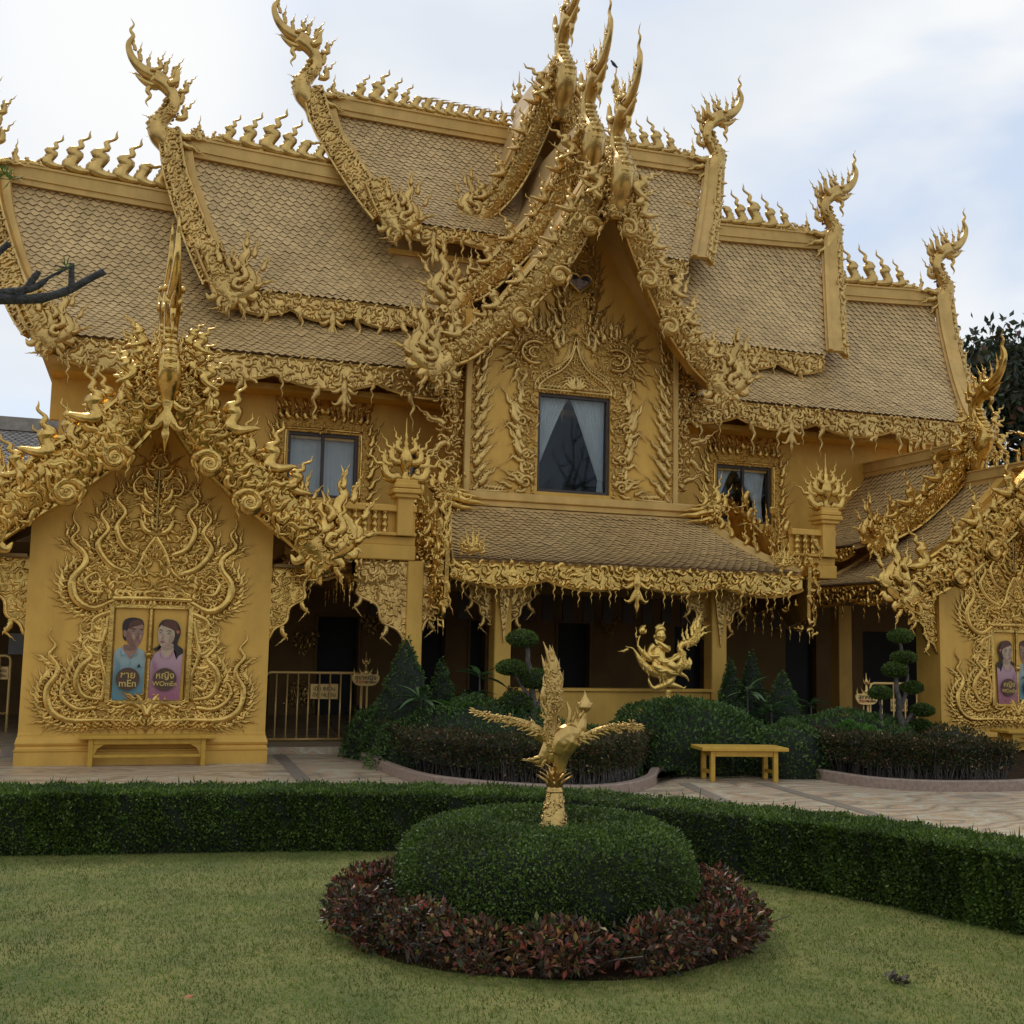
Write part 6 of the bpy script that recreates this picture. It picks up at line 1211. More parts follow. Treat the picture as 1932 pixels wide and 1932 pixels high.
for pts_, sg_ in (([(700, 930, 30), (600, 880, 60), (480, 835, 90), (350, 812, 110), (220, 785, 110), (130, 752, 100)], 1), ([(1080, 985, 30), (1190, 930, 60), (1310, 885, 90), (1430, 868, 110), (1530, 866, 110), (1580, 872, 100)], -1)):
    Q2 = spline([tuple(q) for q in f(pts_)], 13)
    for k in range(13):
        for row, (dz_, ang_) in enumerate(((16, 20), (-14, -20), (2, 0))):
            q2 = Q2[k]+[0, dz_*(1-k*.045), 0]; a_ = (180 if sg_ > 0 else 0)-(ang_ if sg_ > 0 else -ang_)
            if 'feather' not in PR: fb_ = Buf(); add_s(fb_, np.array([[0, 0], [.25, .03], [.5, .05], [.75, .03], [1, -.06]]), np.array([.10, .17, .16, .10, .01]), .45, 6); PR['feather'] = fb_.arrays()
            place('feather', 'feather', bo, sb.P(q2[None])[0]+sb.W*(.022-.0006*k), UB, ZU, sb.W, .056-.0016*k, a_+(8 if k % 2 else -4))
c = Buf()
def along(pts, n, rot0, size, spread, buf, sgn=1., dz=0):
    Q2 = spline([tuple(q)+((0,) if len(q) == 2 else ()) for q in f(pts)], 40); k = rng.integers(0, 40, n); T = np.gradient(Q2, axis=0); ang = np.arctan2(T[k, 1], T[k, 0])
    O = sb.P(Q2[k])+UB*(rng.normal(0, 1, (n, 1))*spread*K*np.sin(ang)[:, None])+ZU*(rng.normal(0, 1, (n, 1))*spread*K*np.cos(ang)[:, None])+sb.W*dz
    curls(buf, O, UB, ZU, sb.W, size*rng.uniform(.7, 1.3, n), ang+rot0+rng.normal(0, .25, n), np.full(n, sgn))
along([(760, 975), (600, 880, 60), (480, 835, 90), (350, 812, 110), (200, 780, 110)], 90, 2.9, .020, 22, c, 1, .02); along([(1000, 1020), (1190, 930, 60), (1310, 885, 90), (1430, 868, 110), (1560, 870, 110)], 90, .2, .020, 20, c, -1, .02)
along([(850, 1080), (800, 880), (828, 680), (838, 560), (810, 380)], 120, 2.2, .022, 32, c, 1, .045)
obj('feathers', c, 'gold', bo, smooth=True, kind='stuff')
# --- rider on a serpent boat, by the porch low wall
so = at(1262, 1302, 1, 16.45); RS = thing('rider_statue', (so[0], 16.45, 0), 'shining gold seated figure with lotus riding a curved serpent before the porch', 'statue')
ss = Sculpt((so[0], 16.45, so[2]), (1, 0, 0), .00100, .00097)
g = lambda pts: [(x-950, 1420-y)+((q[0],) if q else ()) for x, y, *q in pts]
T_ = lambda pts, rad, t=.8, n=20: ss.st(g(pts), rad, t, n)
T_([(182, 732), (225, 750), (262, 765), (300, 765), (345, 785), (395, 850), (450, 940), (520, 1030), (610, 1100), (720, 1140), (850, 1160), (960, 1150), (1060, 1110), (1130, 1040), (1175, 950), (1165, 850), (1130, 770), (1180, 690), (1290, 670), (1380, 620), (1420, 540), (1420, 450), (1400, 380), (1450, 320), (1480, 200)], [4, 10, 14, 14, 16, 26, 44, 62, 76, 86, 92, 92, 90, 84, 76, 62, 50, 60, 78, 84, 76, 58, 30, 18, 3], .8, 70)
T_([(430, 770), (500, 830), (570, 900), (650, 950)], [20, 50, 60, 50]); T_([(1160, 860), (1060, 870), (1000, 920), (900, 940)], [16, 30, 26, 20])
T_([(1240, 1000), (1310, 1010), (1320, 950), (1290, 920), (1340, 880)], [70, 34, 22, 16, 3]); T_([(1200, 1040), (1290, 1060), (1310, 1100)], [60, 40, 8])
T_([(600, 1235), (620, 1300), (660, 1370), (720, 1400)], [12, 24, 30, 40]); T_([(690, 1400), (790, 1370), (880, 1330), (960, 1290), (1010, 1220), (990, 1150)], [36, 54, 56, 60, 60, 50]); T_([(960, 1330), (1060, 1350), (1140, 1370), (1200, 1390), (1240, 1360), (1275, 1355)], [50, 44, 30, 18, 10, 3]); T_([(1140, 1160), (1230, 1200), (1280, 1260), (1275, 1300)], [40, 26, 16, 5])
T_([(950, 1420), (940, 1500), (940, 1700)], [60, 50, 60])
serp = obj('serpent_boat', ss.b, 'gold', RS); remesh(serp, .011)
ss.b = Buf()
T_([(790, 1000), (770, 930), (770, 850), (795, 770), (810, 700)], [120, 118, 112, 100, 46], .75)                       # trunk
T_([(810, 720), (800, 660)], [34, 34]); ss.ball(790-950, 1420-570, 10, 94, 118, 92)                                        # neck, head
T_([(700, 735), (650, 770), (620, 850), (660, 890, 60), (740, 880, 90)], [62, 50, 40, 32, 24], .9)                        # far arm
T_([(890, 720, 20), (880, 780, 90), (820, 745, 120), (750, 690, 110), (700, 665, 100)], [64, 56, 42, 28, 20], .9)          # raised arm across the chest
for k, (dx, dy) in enumerate(((-48, -42), (-55, -22), (-50, -4), (-40, 14))): T_([(705, 668, 100), (705+dx*.6, 668+dy*.7, 105), (705+dx, 668+dy, 100)], [10, 8, 5], 1, 8)
T_([(720, 690, 100), (690, 700, 110), (670, 690, 110)], [9, 8, 5], 1, 8)                                                # thumb
T_([(800, 1000), (890, 1000, 60), (980, 1050, 90), (1050, 1100, 60)], [100, 84, 66, 50], .85); T_([(1050, 1100, 60), (960, 1130, 80), (860, 1110, 90), (790, 1090, 80)], [50, 44, 36, 30], .85); T_([(740, 1000), (700, 1040, 60), (780, 1090, 90), (880, 1120, 80)], [90, 70, 50, 30], .8)
T_([(770, 560, 92), (768, 590, 104), (775, 600, 100)], [8, 12, 9], 1, 8)                                               # nose
for sg in (-1, 1): ss.ball(790+sg*94-950, 1420-585, 0, 14, 34, 20)
fig = obj('seated_figure', ss.b, 'gold', RS); remesh(fig, .0075)
ss.b = Buf()
for sg in (-1, 1): T_([(772+sg*14, 545, 98), (772+sg*34, 536, 96), (772+sg*54, 546, 84)], [4, 6, 3], 1, 10); T_([(772+sg*16, 565, 98), (772+sg*34, 572, 96), (772+sg*50, 566, 86)], [3, 8, 3], .7, 10)
T_([(750, 632, 96), (772, 638, 102), (796, 632, 96)], [4, 9, 4], .8, 8); obj('face', ss.b, 'gold', fig, smooth=True)
ss.b = Buf(); T_([(705, 520, 30), (740, 470, 60), (800, 455, 60), (860, 490, 40)], [20, 34, 36, 22]); ss.ball(785-950, 1420-440, 0, 54, 44); T_([(790, 410), (835, 400), (850, 375), (866, 348)], [22, 16, 9, 2]); T_([(720, 470), (790, 440), (860, 480)], [40, 60, 40]); obj('hair_bun', ss.b, 'gold', fig, smooth=True)
ss.b = Buf(); T_([(425, 800, 20), (412, 720, 30), (420, 640, 30), (450, 575, 20)], [10, 11, 11, 10]); ss.ball(480-950, 1420-490, 20, 58, 62); T_([(490, 450, 20), (520, 430, 20), (546, 410, 20)], [44, 22, 2])
for a in range(5): T_([(470, 545, 20), (440+a*22, 525, 50), (432+a*26, 470, 55)], [14, 16, 2], .6, 8)
T_([(410, 600), (385, 560), (400, 520), (385, 440)], [12, 14, 8, 2]); T_([(430, 590), (395, 605), (385, 580)], [10, 10, 3]); obj('lotus_staff', ss.b, 'gold', RS, smooth=True)
ss.b = Buf()
for x in range(9): T_([(760+x*36, 960+x*8-abs(4-x)*4, 100), (800+x*38, 985+x*6, 110), (790+x*40, 1010+x*8, 90)], [8, 12, 3], .8, 8)
T_([(740, 960, 90), (860, 980, 110), (980, 940, 90), (1080, 890, 60), (1130, 860, 30), (1205, 858, 20)], [20, 30, 28, 34, 26, 3], .6, 26); T_([(690, 1090, 90), (770, 1120, 110), (850, 1110, 110), (920, 1150, 100), (1000, 1160, 90), (1100, 1180, 60)], [18, 34, 30, 34, 22, 4], .6, 26); obj('sash', ss.b, 'gold', fig, smooth=True)
c = Buf(); m = 260; path = spline(g([(430, 920), (520, 1030), (720, 1140), (960, 1150), (1130, 1040), (1175, 950), (1165, 850), (1290, 670), (1400, 580), (1410, 450)]), 60); k = rng.integers(0, 60, m)
O = ss.P(np.c_[path[k]+rng.normal(0, 26, (m, 2)), np.full(m, 70)]); curls(c, O, XU, ZU, FW, .026*rng.uniform(.7, 1.4, m), rng.uniform(0, 6.3, m), rng.choice([-1., 1.], m)); obj('scales', c, 'gold', serp, smooth=True, kind='stuff')
for x, y, s_, r_ in ((1180, 640, .16, 8), (1240, 620, .2, 0), (1310, 560, .22, -10), (1360, 480, .2, -10), (1400, 430, .22, -20), (1440, 560, .18, -70), (1110, 800, .14, 10), (440, 800, .14, 20), (520, 880, .12, 0), (1460, 480, .16, -60), (760, 1190, .14, 190), (830, 1200, .14, 180), (900, 1200, .13, 170), (560, 1130, .1, 200), (240, 800, .14, 100)):
    p = ss.P(np.array(g([(x, y)])))[0]; place('flame2', 'flame', serp, p+FW*.04, XU, ZU, FW, s_*1.1, r_)

# ------------------------------------------------------------------ foliage helpers
def leaves(b, P, Nr, size, asp=.5, jit=.8, fold=.25, up=0.):
    n = len(P); P = np.asarray(P, float); size = np.broadcast_to(size, (n,))[:, None]
    d = nrmz(Nr+rng.normal(0, jit, (n, 3))+np.array([0, 0, up])); a = nrmz(rng.normal(0, 1, (n, 3))); sd_ = nrmz(np.cross(d, a)); nn = np.cross(d, sd_)
    tip = P+d*size; mid = P+d*size*.48; l = mid+sd_*size*asp*.5+nn*size*fold*.3; r = mid-sd_*size*asp*.5+nn*size*fold*.3
    V = np.stack([P, l, tip, r], 1).reshape(-1, 3); i = np.arange(n)*4
    b.add(V, None, np.concatenate([np.stack([i, i+2, i+1], 1), np.stack([i, i+3, i+2], 1)]))
def leafmesh(name, b, m, parent, **k): return obj(name, b, m, parent, kind='stuff', **k)
M['core'] = mat('inner_twigs', (.014, .02, .008), .9, 0, (.008, .011, .005), 20, .8, 30)  # dark solid fill set inside the leaf shells
# ---- long clipped hedge curving round the lawn
epx = [(0, 1620), (200, 1617), (500, 1612), (720, 1611)]
E1 = [gnd(*p) for p in epx]+[np.array([3.35, 8.62, 0])]+[gnd(*p) for p in ((1440, 1673), (1616, 1703), (1786, 1740), (1932, 1772))]
E1 = np.array([E1[0]+(E1[0]-E1[1])*2.2]+E1+[E1[-1]+(E1[-1]-E1[-2])*1.6+np.array([0, -.3, 0])]); HP = spline(E1, 90)
HT, HN = nrmz(np.gradient(HP, axis=0)), None; HN = np.c_[-HT[:, 1], HT[:, 0], np.zeros(90)]          # points away from the lawn
HH, HW = .46, .60
HE = thing('clipped_hedge', tuple(HP[45]), 'long low box clipped green hedge curving around the lawn', 'hedge')
b = Buf(); sec = [(.05, 0), (.035, HH-.04), (.07, HH-.015), (HW-.07, HH-.015), (HW-.035, HH-.04), (HW-.05, 0)]
V = np.array([[p+n_*u+np.array([0, 0, v]) for u, v in sec] for p, n_ in zip(HP, HN)]).reshape(-1, 3); i, j = np.meshgrid(np.arange(89), np.arange(5), indexing='ij'); a = (i*6+j).ravel(); b.add(V, np.stack([a, a+6, a+7, a+1], 1)); obj('hedge_core', b, 'core', HE)
def on_hedge(n, face):
    k = rng.uniform(0, 89, n); i0 = k.astype(int); fr = (k-i0)[:, None]; i1 = np.minimum(i0+1, 89); P = HP[i0]*(1-fr)+HP[i1]*fr; Nn_ = nrmz(HN[i0]*(1-fr)+HN[i1]*fr)
    if face == 'front': z = HH*rng.uniform(0.03, 1, n)**.9; wob = .012*np.sin(k*2.1)+.01*np.sin(z*20+k*3); return P+Nn_*(.035+wob[:, None]+.012*rng.normal(0, 1, (n, 1)))+np.c_[np.zeros((n, 2)), z], -Nn_
    if face == 'top': u = rng.uniform(0.0, HW, n)[:, None]; return P+Nn_*u+np.c_[np.zeros((n, 2)), HH-.015+.008*np.sin(k*1.7)+.010*rng.normal(0, 1, n)], np.tile([0, 0, 1.], (n, 1))
    z = HH*rng.uniform(0, 1, n); return P+Nn_*(HW-.03)+np.c_[np.zeros((n, 2)), z], Nn_
b = Buf()
for fc, n, jt in (('front', 62000, .9), ('top', 62000, .8), ('back', 12000, .9)):
    P, Nr = on_hedge(n, fc); leaves(b, P, Nr, rng.uniform(.018, .034, n), .55, jt, up=.15)
P, Nr = on_hedge(260, 'top'); leaves(b, P, Nr, rng.uniform(.06, .11, 260), .12, .35)
leafmesh('hedge_leaves', b, 'hedge', HE)
# ---- ring of lawn
far = HP+HN*.05
lawn = np.vstack([far, [[8, -3, 0], [-8, -3, 0]]]); b = Buf(); n = len(lawn); c_ = np.array([1., 5., 0]); b.add(np.vstack([lawn, c_])+[0, 0, .012], None, [[i, (i+1) % n, n][::-1] for i in range(n)]); obj('lawn', b, 'lawn', kind='structure')
pts = np.empty((0, 2)); poly = lawn[:, :2]
Q2 = rng.uniform((-3.5, 3.6), (6.2, 9.8), (260000, 2)); z_ = np.c_[Q2, np.zeros(len(Q2))]-EYEP; dd = z_@CF; sx_ = np.abs((z_@CR)/dd); sy_ = (z_@CU)/dd; Q2 = Q2[(sx_ < .47) & (sy_ > -.46)]
Q2 = Q2[inside(poly, Q2)]; Q2 = Q2[np.linalg.norm(Q2-C0[:2], axis=1) > 1.12+.06*np.abs(rng.normal(0, 1, len(Q2)))]
dist = np.linalg.norm(Q2, axis=1); Q2 = Q2[rng.uniform(0, 1, len(Q2)) < np.clip(1.25-(dist-4)*.1, .5, 1)]
n = len(Q2); print('grass', n); h_ = rng.uniform(.009, .024, n); a_ = rng.uniform(0, 6.283, n); ln_ = rng.normal(0, .55, (n, 2)); B0 = np.c_[Q2, np.full(n, .010)]; wv_ = np.c_[np.cos(a_), np.sin(a_), np.zeros(n)]*.0028
tipv = B0+np.c_[ln_*h_[:, None], h_]; V = np.stack([B0-wv_, B0+wv_, tipv], 1).reshape(-1, 3); obj('grass', (V, np.zeros((0, 4), int), np.arange(3*n).reshape(-1, 3)), 'grass', kind='stuff', label='short mown grass with yellowish patches')
sheetb = Buf(); th = np.linspace(0, 6.283, 40)[:-1]; sheetb.add(np.vstack([np.c_[C0[0]+(1.17+.02*np.sin(th*9))*np.cos(th), C0[1]+(1.17+.02*np.sin(th*7))*np.sin(th), np.full(39, .017)], [[C0[0], C0[1], .03]]]), None, [[i, (i+1) % 39, 39] for i in range(39)]); obj('soil_ring', sheetb, 'soil', kind='structure')
# ---- clipped mound, dished in the middle round the post
MH, MR = .66, .84
MD = thing('round_hedge', tuple(C0), 'dense green dome hedge with a dished top around the bird post', 'hedge')
mprof = np.array([(.56, .0), (.74, .07), (.83, .22), (.845, .36), (.80, .48), (.69, .56), (.53, .60), (.37, .595), (.2, .54), (.0, .52)])
mp_s = spline(mprof, 60); seg = np.r_[0, np.cumsum(np.linalg.norm(np.diff(mp_s, axis=0), axis=1))]
lathe(bb := Buf(), np.c_[mp_s[:, 0]*.975, mp_s[:, 1]*.975], 40, tuple(C0)); obj('hedge_core', bb, 'core', MD)
def on_mound(n):
    s = rng.uniform(0, seg[-1], n*3); r = np.interp(s, seg, mp_s[:, 0]); kp = rng.uniform(0, .84, n*3) < r+.02; s = s[kp][:n]; r = r[kp][:n]; z = np.interp(s, seg, mp_s[:, 1]); e = .01
    dr = np.interp(s+e, seg, mp_s[:, 0])-np.interp(s-e, seg, mp_s[:, 0]); dz = np.interp(s+e, seg, mp_s[:, 1])-np.interp(s-e, seg, mp_s[:, 1]); a = rng.uniform(0, 6.283, len(s)); w2 = 1+.022*np.sin(a*5)+.014*np.sin(a*11+z*9)+.008*np.sin(a*23+z*31)
    nr_, nz_ = dz, -dr; l = np.hypot(nr_, nz_)+1e-9; Nr = np.c_[nr_/l*np.cos(a), nr_/l*np.sin(a), nz_/l]
    return C0+np.c_[r*w2*np.cos(a), r*w2*np.sin(a), z]+Nr*rng.normal(0, .010, (len(s), 1)), Nr
b = Buf(); P, Nr = on_mound(72000); leaves(b, P, Nr, rng.uniform(.014, .026, len(P)), .55, .9); leafmesh('hedge_leaves', b, 'hedge', MD)
# ---- copper leaved ring planting: individual small shrubs round the mound
RG = thing('copper_hedge', tuple(C0+[0, -1.07, 0]), 'ring of copper red leaved low shrubs planted around the round green hedge', 'hedge'); s_ = Buf(); L_b = Buf()
for k in range(40):
    a = k*6.283/40+rng.normal(0, .05); r = 1.07+rng.normal(0, .03); c3 = C0+np.array([r*math.cos(a), r*math.sin(a), 0]); hgt = .215+rng.normal(0, .035)
    for q in range(9):
        tip = c3+np.array([rng.normal(0, .11), rng.normal(0, .11), hgt*rng.uniform(.7, 1.05)]); base = c3+np.array([rng.normal(0, .03), rng.normal(0, .03), 0]); s_.add(*stroke(spline([base, (base+tip)/2+rng.normal(0, .015, 3), tip], 6), np.linspace(.006, .003, 6), ZU+[.1, .2, 0], 1, 4))
    n = 420; u = rng.normal(0, 1, (n, 3)); u = nrmz(u)*rng.uniform(.5, 1, (n, 1))**.5; P = c3+u*np.array([.19, .19, .125])+np.array([0, 0, hgt*.68]); P[:, 2] = np.maximum(P[:, 2], .03)
    leaves(L_b, P, u+[0, 0, .3], rng.uniform(.022, .058, n), .5, .9, .3)
obj('stems', s_, 'bark', RG, kind='stuff'); leafmesh('leaves', L_b, 'redleaf', RG)
# ---- fallen leaves on the lawn
for k, (px, py, s_, lab) in enumerate(((345, 1895, .05, 'single reddish fallen leaf on the lawn near the bottom edge'), (1605, 1776, .045, 'curled pale brown fallen leaf on the right of the lawn'), (1692, 1862, .12, 'dark clump of dead leaves on the lawn at lower right'), (160, 1516, .05, 'orange dead leaf at the foot of the long hedge'), (815, 1790, .05, 'tiny fallen leaf on the soil under the copper shrubs'))):
    p = gnd(px, py)+[0, 0, .03]; b = Buf(); n = 1 if s_ < .1 else 24; leaves(b, p+rng.normal(0, .02 if n > 1 else 0, (n, 3))*[1.6, 1, .4], np.tile([1, .3, .25], (n, 1)), s_ if n == 1 else .05, .5, .5 if n > 1 else .1)
    lm = 'deadleaf'+str(k > 0)+str(k == 2)
    if lm not in M: M[lm] = mat(lm, (.42, .13, .05) if k in (0, 3) else ((.05, .035, .02) if k == 2 else (.35, .25, .12)), .7)
    tag(obj('fallen_leaf', b, lm), lab, 'leaf')

# ------------------------------------------------------------------ kerbed planting beds
def kerb(px, nm):
    P = np.array([gnd(*p) for p in px]); P = spline(P, 70); T = nrmz(np.gradient(P, axis=0)); Nn_ = np.c_[-T[:, 1], T[:, 0], np.zeros(70)]
    sec = [(0, 0), (0, .115), (.012, .128), (.10, .128), (.112, .115), (.112, 0)]; V = np.array([[p+n_*u+np.array([0, 0, v]) for u, v in sec] for p, n_ in zip(P, Nn_)]).reshape(-1, 3)
    b = Buf(); i, j = np.meshgrid(np.arange(69), np.arange(5), indexing='ij'); a = (i*6+j).ravel(); b.add(V, np.stack([a, a+6, a+7, a+1], 1)[:, ::-1]); obj(nm, b, 'curb', kind='structure'); return P, Nn_
KP, KN = kerb([(612, 1372), (632, 1398), (655, 1418), (700, 1447), (780, 1478), (880, 1493), (1000, 1502), (1110, 1505), (1190, 1498), (1235, 1483), (1248, 1466), (1300, 1462), (1400, 1461), (1500, 1464), (1560, 1474), (1640, 1486), (1740, 1493), (1840, 1494), (1960, 1490), (2100, 1470)], 'kerb')
bed = np.vstack([KP+KN*.1, [[17.5, 16.5, 0], [4.4, 17.3, 0]]]); b = Buf(); n = len(bed); b.add(np.vstack([bed, [[8.5, 15.0, 0]]])+[0, 0, .07], None, [[i, (i+1) % n, n] for i in range(n)]); obj('soil', b, 'soil', kind='structure')
def blob_leaves(b, c, rad, n, size, asp=.5, jit=.7, shell=.8, up=.3, bot=-.3, lump=.0):
    u = nrmz(rng.normal(0, 1, (n, 3))); u = u[u[:, 2] > bot]; n = len(u); r = rng.uniform(shell, 1, (n, 1))
    if lump: r = r*(1+lump*np.sin(u[:, :1]*7+c[0])*np.cos(u[:, 1:2]*6+c[1])+lump*.7*np.sin(u[:, 2:]*9+u[:, :1]*11))
    P = np.asarray(c)+u*r*np.asarray(rad); leaves(b, P, u+[0, 0, up], rng.uniform(.7, 1.3, n)*size, asp, jit)
def core_blob(b, c, rad, k=.86):
    th = np.linspace(-math.pi/2, math.pi/2, 9); lathe(q := Buf(), np.c_[np.cos(th), np.sin(th)], 14); V, Q, _ = q.arrays(); b.add(V*np.asarray(rad)*k+np.asarray(c), Q)
# clipped bronze hedge behind the kerb, bare stems below and leaves above; two lengths
def bronze(i0, i1, label, off=(.16, .80), h=.50):
    P, Nn_ = KP[i0:i1], KN[i0:i1]; m = len(P); t = thing('bronze_hedge', tuple(P[m//2]+Nn_[m//2]*.4), label, 'hedge', 'low bronze leaved hedges along the kerb')
    s_ = Buf(); n = int(m*26)
    k = rng.uniform(0, m-1, n); i = k.astype(int); f_ = (k-i)[:, None]; j = np.minimum(i+1, m-1); p = P[i]*(1-f_)+P[j]*f_; nn = nrmz(Nn_[i]*(1-f_)+Nn_[j]*f_); d = rng.uniform(off[0]+.05, off[0]+.35, (n, 1)); base = p+nn*d+[0, 0, .06]
    for q in range(n):
        tip = base[q]+[rng.normal(0, .05), rng.normal(0, .05), h*rng.uniform(.5, .85)]; V, Q, _ = stroke(np.array([base[q], (base[q]+tip)/2+rng.normal(0, .015, 3), tip]), np.array([.008, .006, .003]), [.3, .9, .1], 1, 3); s_.add(V, Q)
    obj('stems', s_, 'bark', t, kind='stuff'); L_b = Buf(); n = int(m*520)
    k = rng.uniform(0, m-1, n); i = k.astype(int); f_ = (k-i)[:, None]; j = np.minimum(i+1, m-1); p = P[i]*(1-f_)+P[j]*f_; nn = nrmz(Nn_[i]*(1-f_)+Nn_[j]*f_)
    top = rng.uniform(0, 1, n) < .55; z = np.where(top, h*(1+.05*np.sin(k*1.3)), h*(.35+.65*rng.uniform(0, 1, n)**.6))+rng.normal(0, .02, n)+.05; d = np.where(top, rng.uniform(off[0], off[1], n), off[0]+np.abs(rng.normal(0, .04, n)))
    leaves(L_b, p+nn*d[:, None]+np.c_[np.zeros((n, 2)), z], np.where(top[:, None], [0, 0, 1.], -nn), rng.uniform(.028, .055, n), .5, .8); leafmesh('leaves', L_b, 'brownleaf', t)
    b = Buf(); V = np.array([[q+n_*u+np.array([0, 0, v]) for u, v in ((off[0]+.10, .22), (off[0]+.03, h-.02), (off[1], h-.02), (off[1], .1))] for q, n_ in zip(P, Nn_)]).reshape(-1, 3); i, j = np.meshgrid(np.arange(m-1), np.arange(3), indexing='ij'); a = (i*4+j).ravel(); b.add(V, np.stack([a, a+4, a+5, a+1], 1)); obj('hedge_core', b, 'core', t)
bronze(4, 40, 'low bronze leaved hedge behind the kerb left of the free bench'); bronze(46, 66, 'low bronze leaved hedge behind the kerb right of the free bench')
# mounded shrubs in the beds
def mound(px, py, Y, rx, ry, h, label, m='shrub', n=9000, size=.05, name='mounded_shrub', cat='shrub', z0=.05, lump=.04):
    c = at(px, py, 1, Y); c = np.array([c[0], Y, z0]); t = thing(name, tuple(c), label, cat); b = Buf(); core_blob(b, c, (rx, ry, h), .88); obj('inner_twigs', b, 'core', t)
    b = Buf(); blob_leaves(b, c, (rx, ry, h), n, size, .5, .8, .93, .4, -.05, lump); leafmesh('leaves', b, m, t); return t
mound(1290, 1350, 14.5, 1.36, 1.0, .90, 'large rounded green shrub filling the bed behind the free bench', n=22000, size=.055)
mound(905, 1380, 15.2, 1.45, 1.25, .86, 'wide mound of fine green groundcover left of the bird sculpture', n=20000, size=.045, name='groundcover_mound', cat='groundcover')
mound(1600, 1380, 14.6, 1.35, 1.0, .74, 'green groundcover mound under the cloud tree at right', n=15000, size=.05, name='groundcover_mound', cat='groundcover')
mound(1118, 1395, 13.4, .62, .5, .62, 'dark green rounded shrub right behind the bird sculpture', n=6000, size=.045)
mound(1605, 1398, 13.75, .55, .4, .62, 'patch of bright lime green leaves between hedge and cloud tree', m='lime', n=3500, size=.07)
mound(1790, 1400, 14.0, .8, .6, .56, 'dark clipped shrub beside the plinth of the right pavilion', m='brownleaf', n=6000, size=.045)
mound(712, 1385, 16.7, .5, .7, .66, 'dark green leafy shrub next to the toilet sign post', n=5000, size=.05)
mound(1490, 1400, 13.6, .6, .5, .66, 'green shrub at the right end of the free bench', n=5000, size=.05)
mound(972, 1340, 15.3, .5, .4, .95, 'dark purple leaved shrub at the foot of the left porch column', m='brownleaf', n=5000, size=.05)
# conical evergreens
def cone(px, pyt, Y, r, label):
    p = at(px, pyt, 1, Y); h = p[2]-.05; c = np.array([p[0], Y, .05]); t = thing('conical_shrub', tuple(c), label, 'shrub', 'dark conical evergreens'); n = 5200; s = 1-np.sqrt(rng.uniform(0, 1, n)); a = rng.uniform(0, 6.283, n); rr = r*(1-s**1.15)*(.9+.1*rng.uniform(0, 1, n))*(1+.12*np.sin(s*40+a*3))
    b = Buf(); lathe(b, [(r*.8, .0), (r*.82, h*.1), (r*.6, h*.45), (r*.3, h*.75), (.01, h*.95)], 12, tuple(c)); obj('inner_twigs', b, 'core', t)
    b = Buf(); leaves(b, c+np.c_[rr*np.cos(a), rr*np.sin(a), s*h], np.c_[np.cos(a), np.sin(a), np.full(n, .5)], rng.uniform(.03, .06, n), .45, .6); leafmesh('leaves', b, 'shrub', t)
cone(768, 1195, 16.0, .60, 'tallest dark conical evergreen beside the barrier sign'); cone(834, 1240, 16.2, .42, 'narrow dark conical evergreen left of the porch column'); cone(1378, 1238, 16.4, .34, 'slim conical evergreen just right of the porch column'); cone(1418, 1222, 16.5, .38, 'middle conical evergreen right of the porch'); cone(1476, 1262, 15.6, .50, 'broad conical evergreen nearest the right groundcover'); cone(735, 1290, 16.3, .4, 'low conical evergreen directly behind the toilet sign')
# broad striped leaves
M['stripe'] = mat('striped_leaf', (.10, .17, .06), .4, 0, (.03, .07, .02), 16); M['broad'] = leafmat('broad_leaf', [(0, (.02, .06, .015)), (1, (.06, .13, .035))], .35)
def broad(px, py, Y, n, L0, m, label, asp=.26, base=None):
    c = at(px, py, 1, Y); t = thing('broad_leaf_plant', (c[0], Y, .05), label, 'plant'); s_ = Buf(); s_.add(*stroke(np.array([[c[0], Y, .05], [c[0]+.01, Y, c[2]*.5], [c[0], Y, c[2]]]), np.array([.02, .018, .01]), [.1, .9, .1], 1, 5)); obj('stem', s_, 'bark', t)
    q = Buf(); k = 8; u = np.linspace(0, 1, k); wv = asp*np.sin(u**.8*math.pi)*.5; y = -.35*u**2
    V = np.vstack([np.c_[u, wv, y+.06*np.sin(u*3.1)], np.c_[u, 0*u, y], np.c_[u, -wv, y+.06*np.sin(u*3.1)]]); i = np.arange(k-1); q.add(V, np.concatenate([np.stack([i, i+1, k+i+1, k+i], 1), np.stack([k+i, k+i+1, 2*k+i+1, 2*k+i], 1)])); me = mk('leaf', q, m, True)
    for j in range(n):
        a = j*2.4+rng.normal(0, .2); e = rng.uniform(-.1, .9); d = np.array([math.cos(a)*math.cos(e), math.sin(a)*math.cos(e), math.sin(e)]); sd_ = nrmz(np.cross(ZU, d)); up = np.cross(d, sd_); obj('leaf', me, None, t, mw=frame((c[0], Y, c[2]-rng.uniform(0, .12)), d, sd_, up, L0*rng.uniform(.75, 1.15)))
broad(795, 1315, 15.2, 13, .42, 'stripe', 'plant with long pale striped leaves in front of the tall conical evergreen'); broad(888, 1308, 15.6, 9, .36, 'stripe', 'striped leaf plant near the left porch column'); broad(860, 1335, 15.0, 26, .32, 'lime', 'tuft of thin bright yellow green strap leaves left of the column', .06); broad(1410, 1296, 15.4, 10, .36, 'stripe', 'striped leaf plant right of the big rounded shrub'); broad(1455, 1330, 15.2, 9, .34, 'broad', 'dark broad leaf plant below the conical evergreens'); broad(1530, 1325, 15.4, 9, .3, 'broad', 'dark leafy plant in the shade before the passage'); broad(905, 1268, 16.2, 7, .42, 'broad', 'tall dark broad leaf plant against the left porch column')
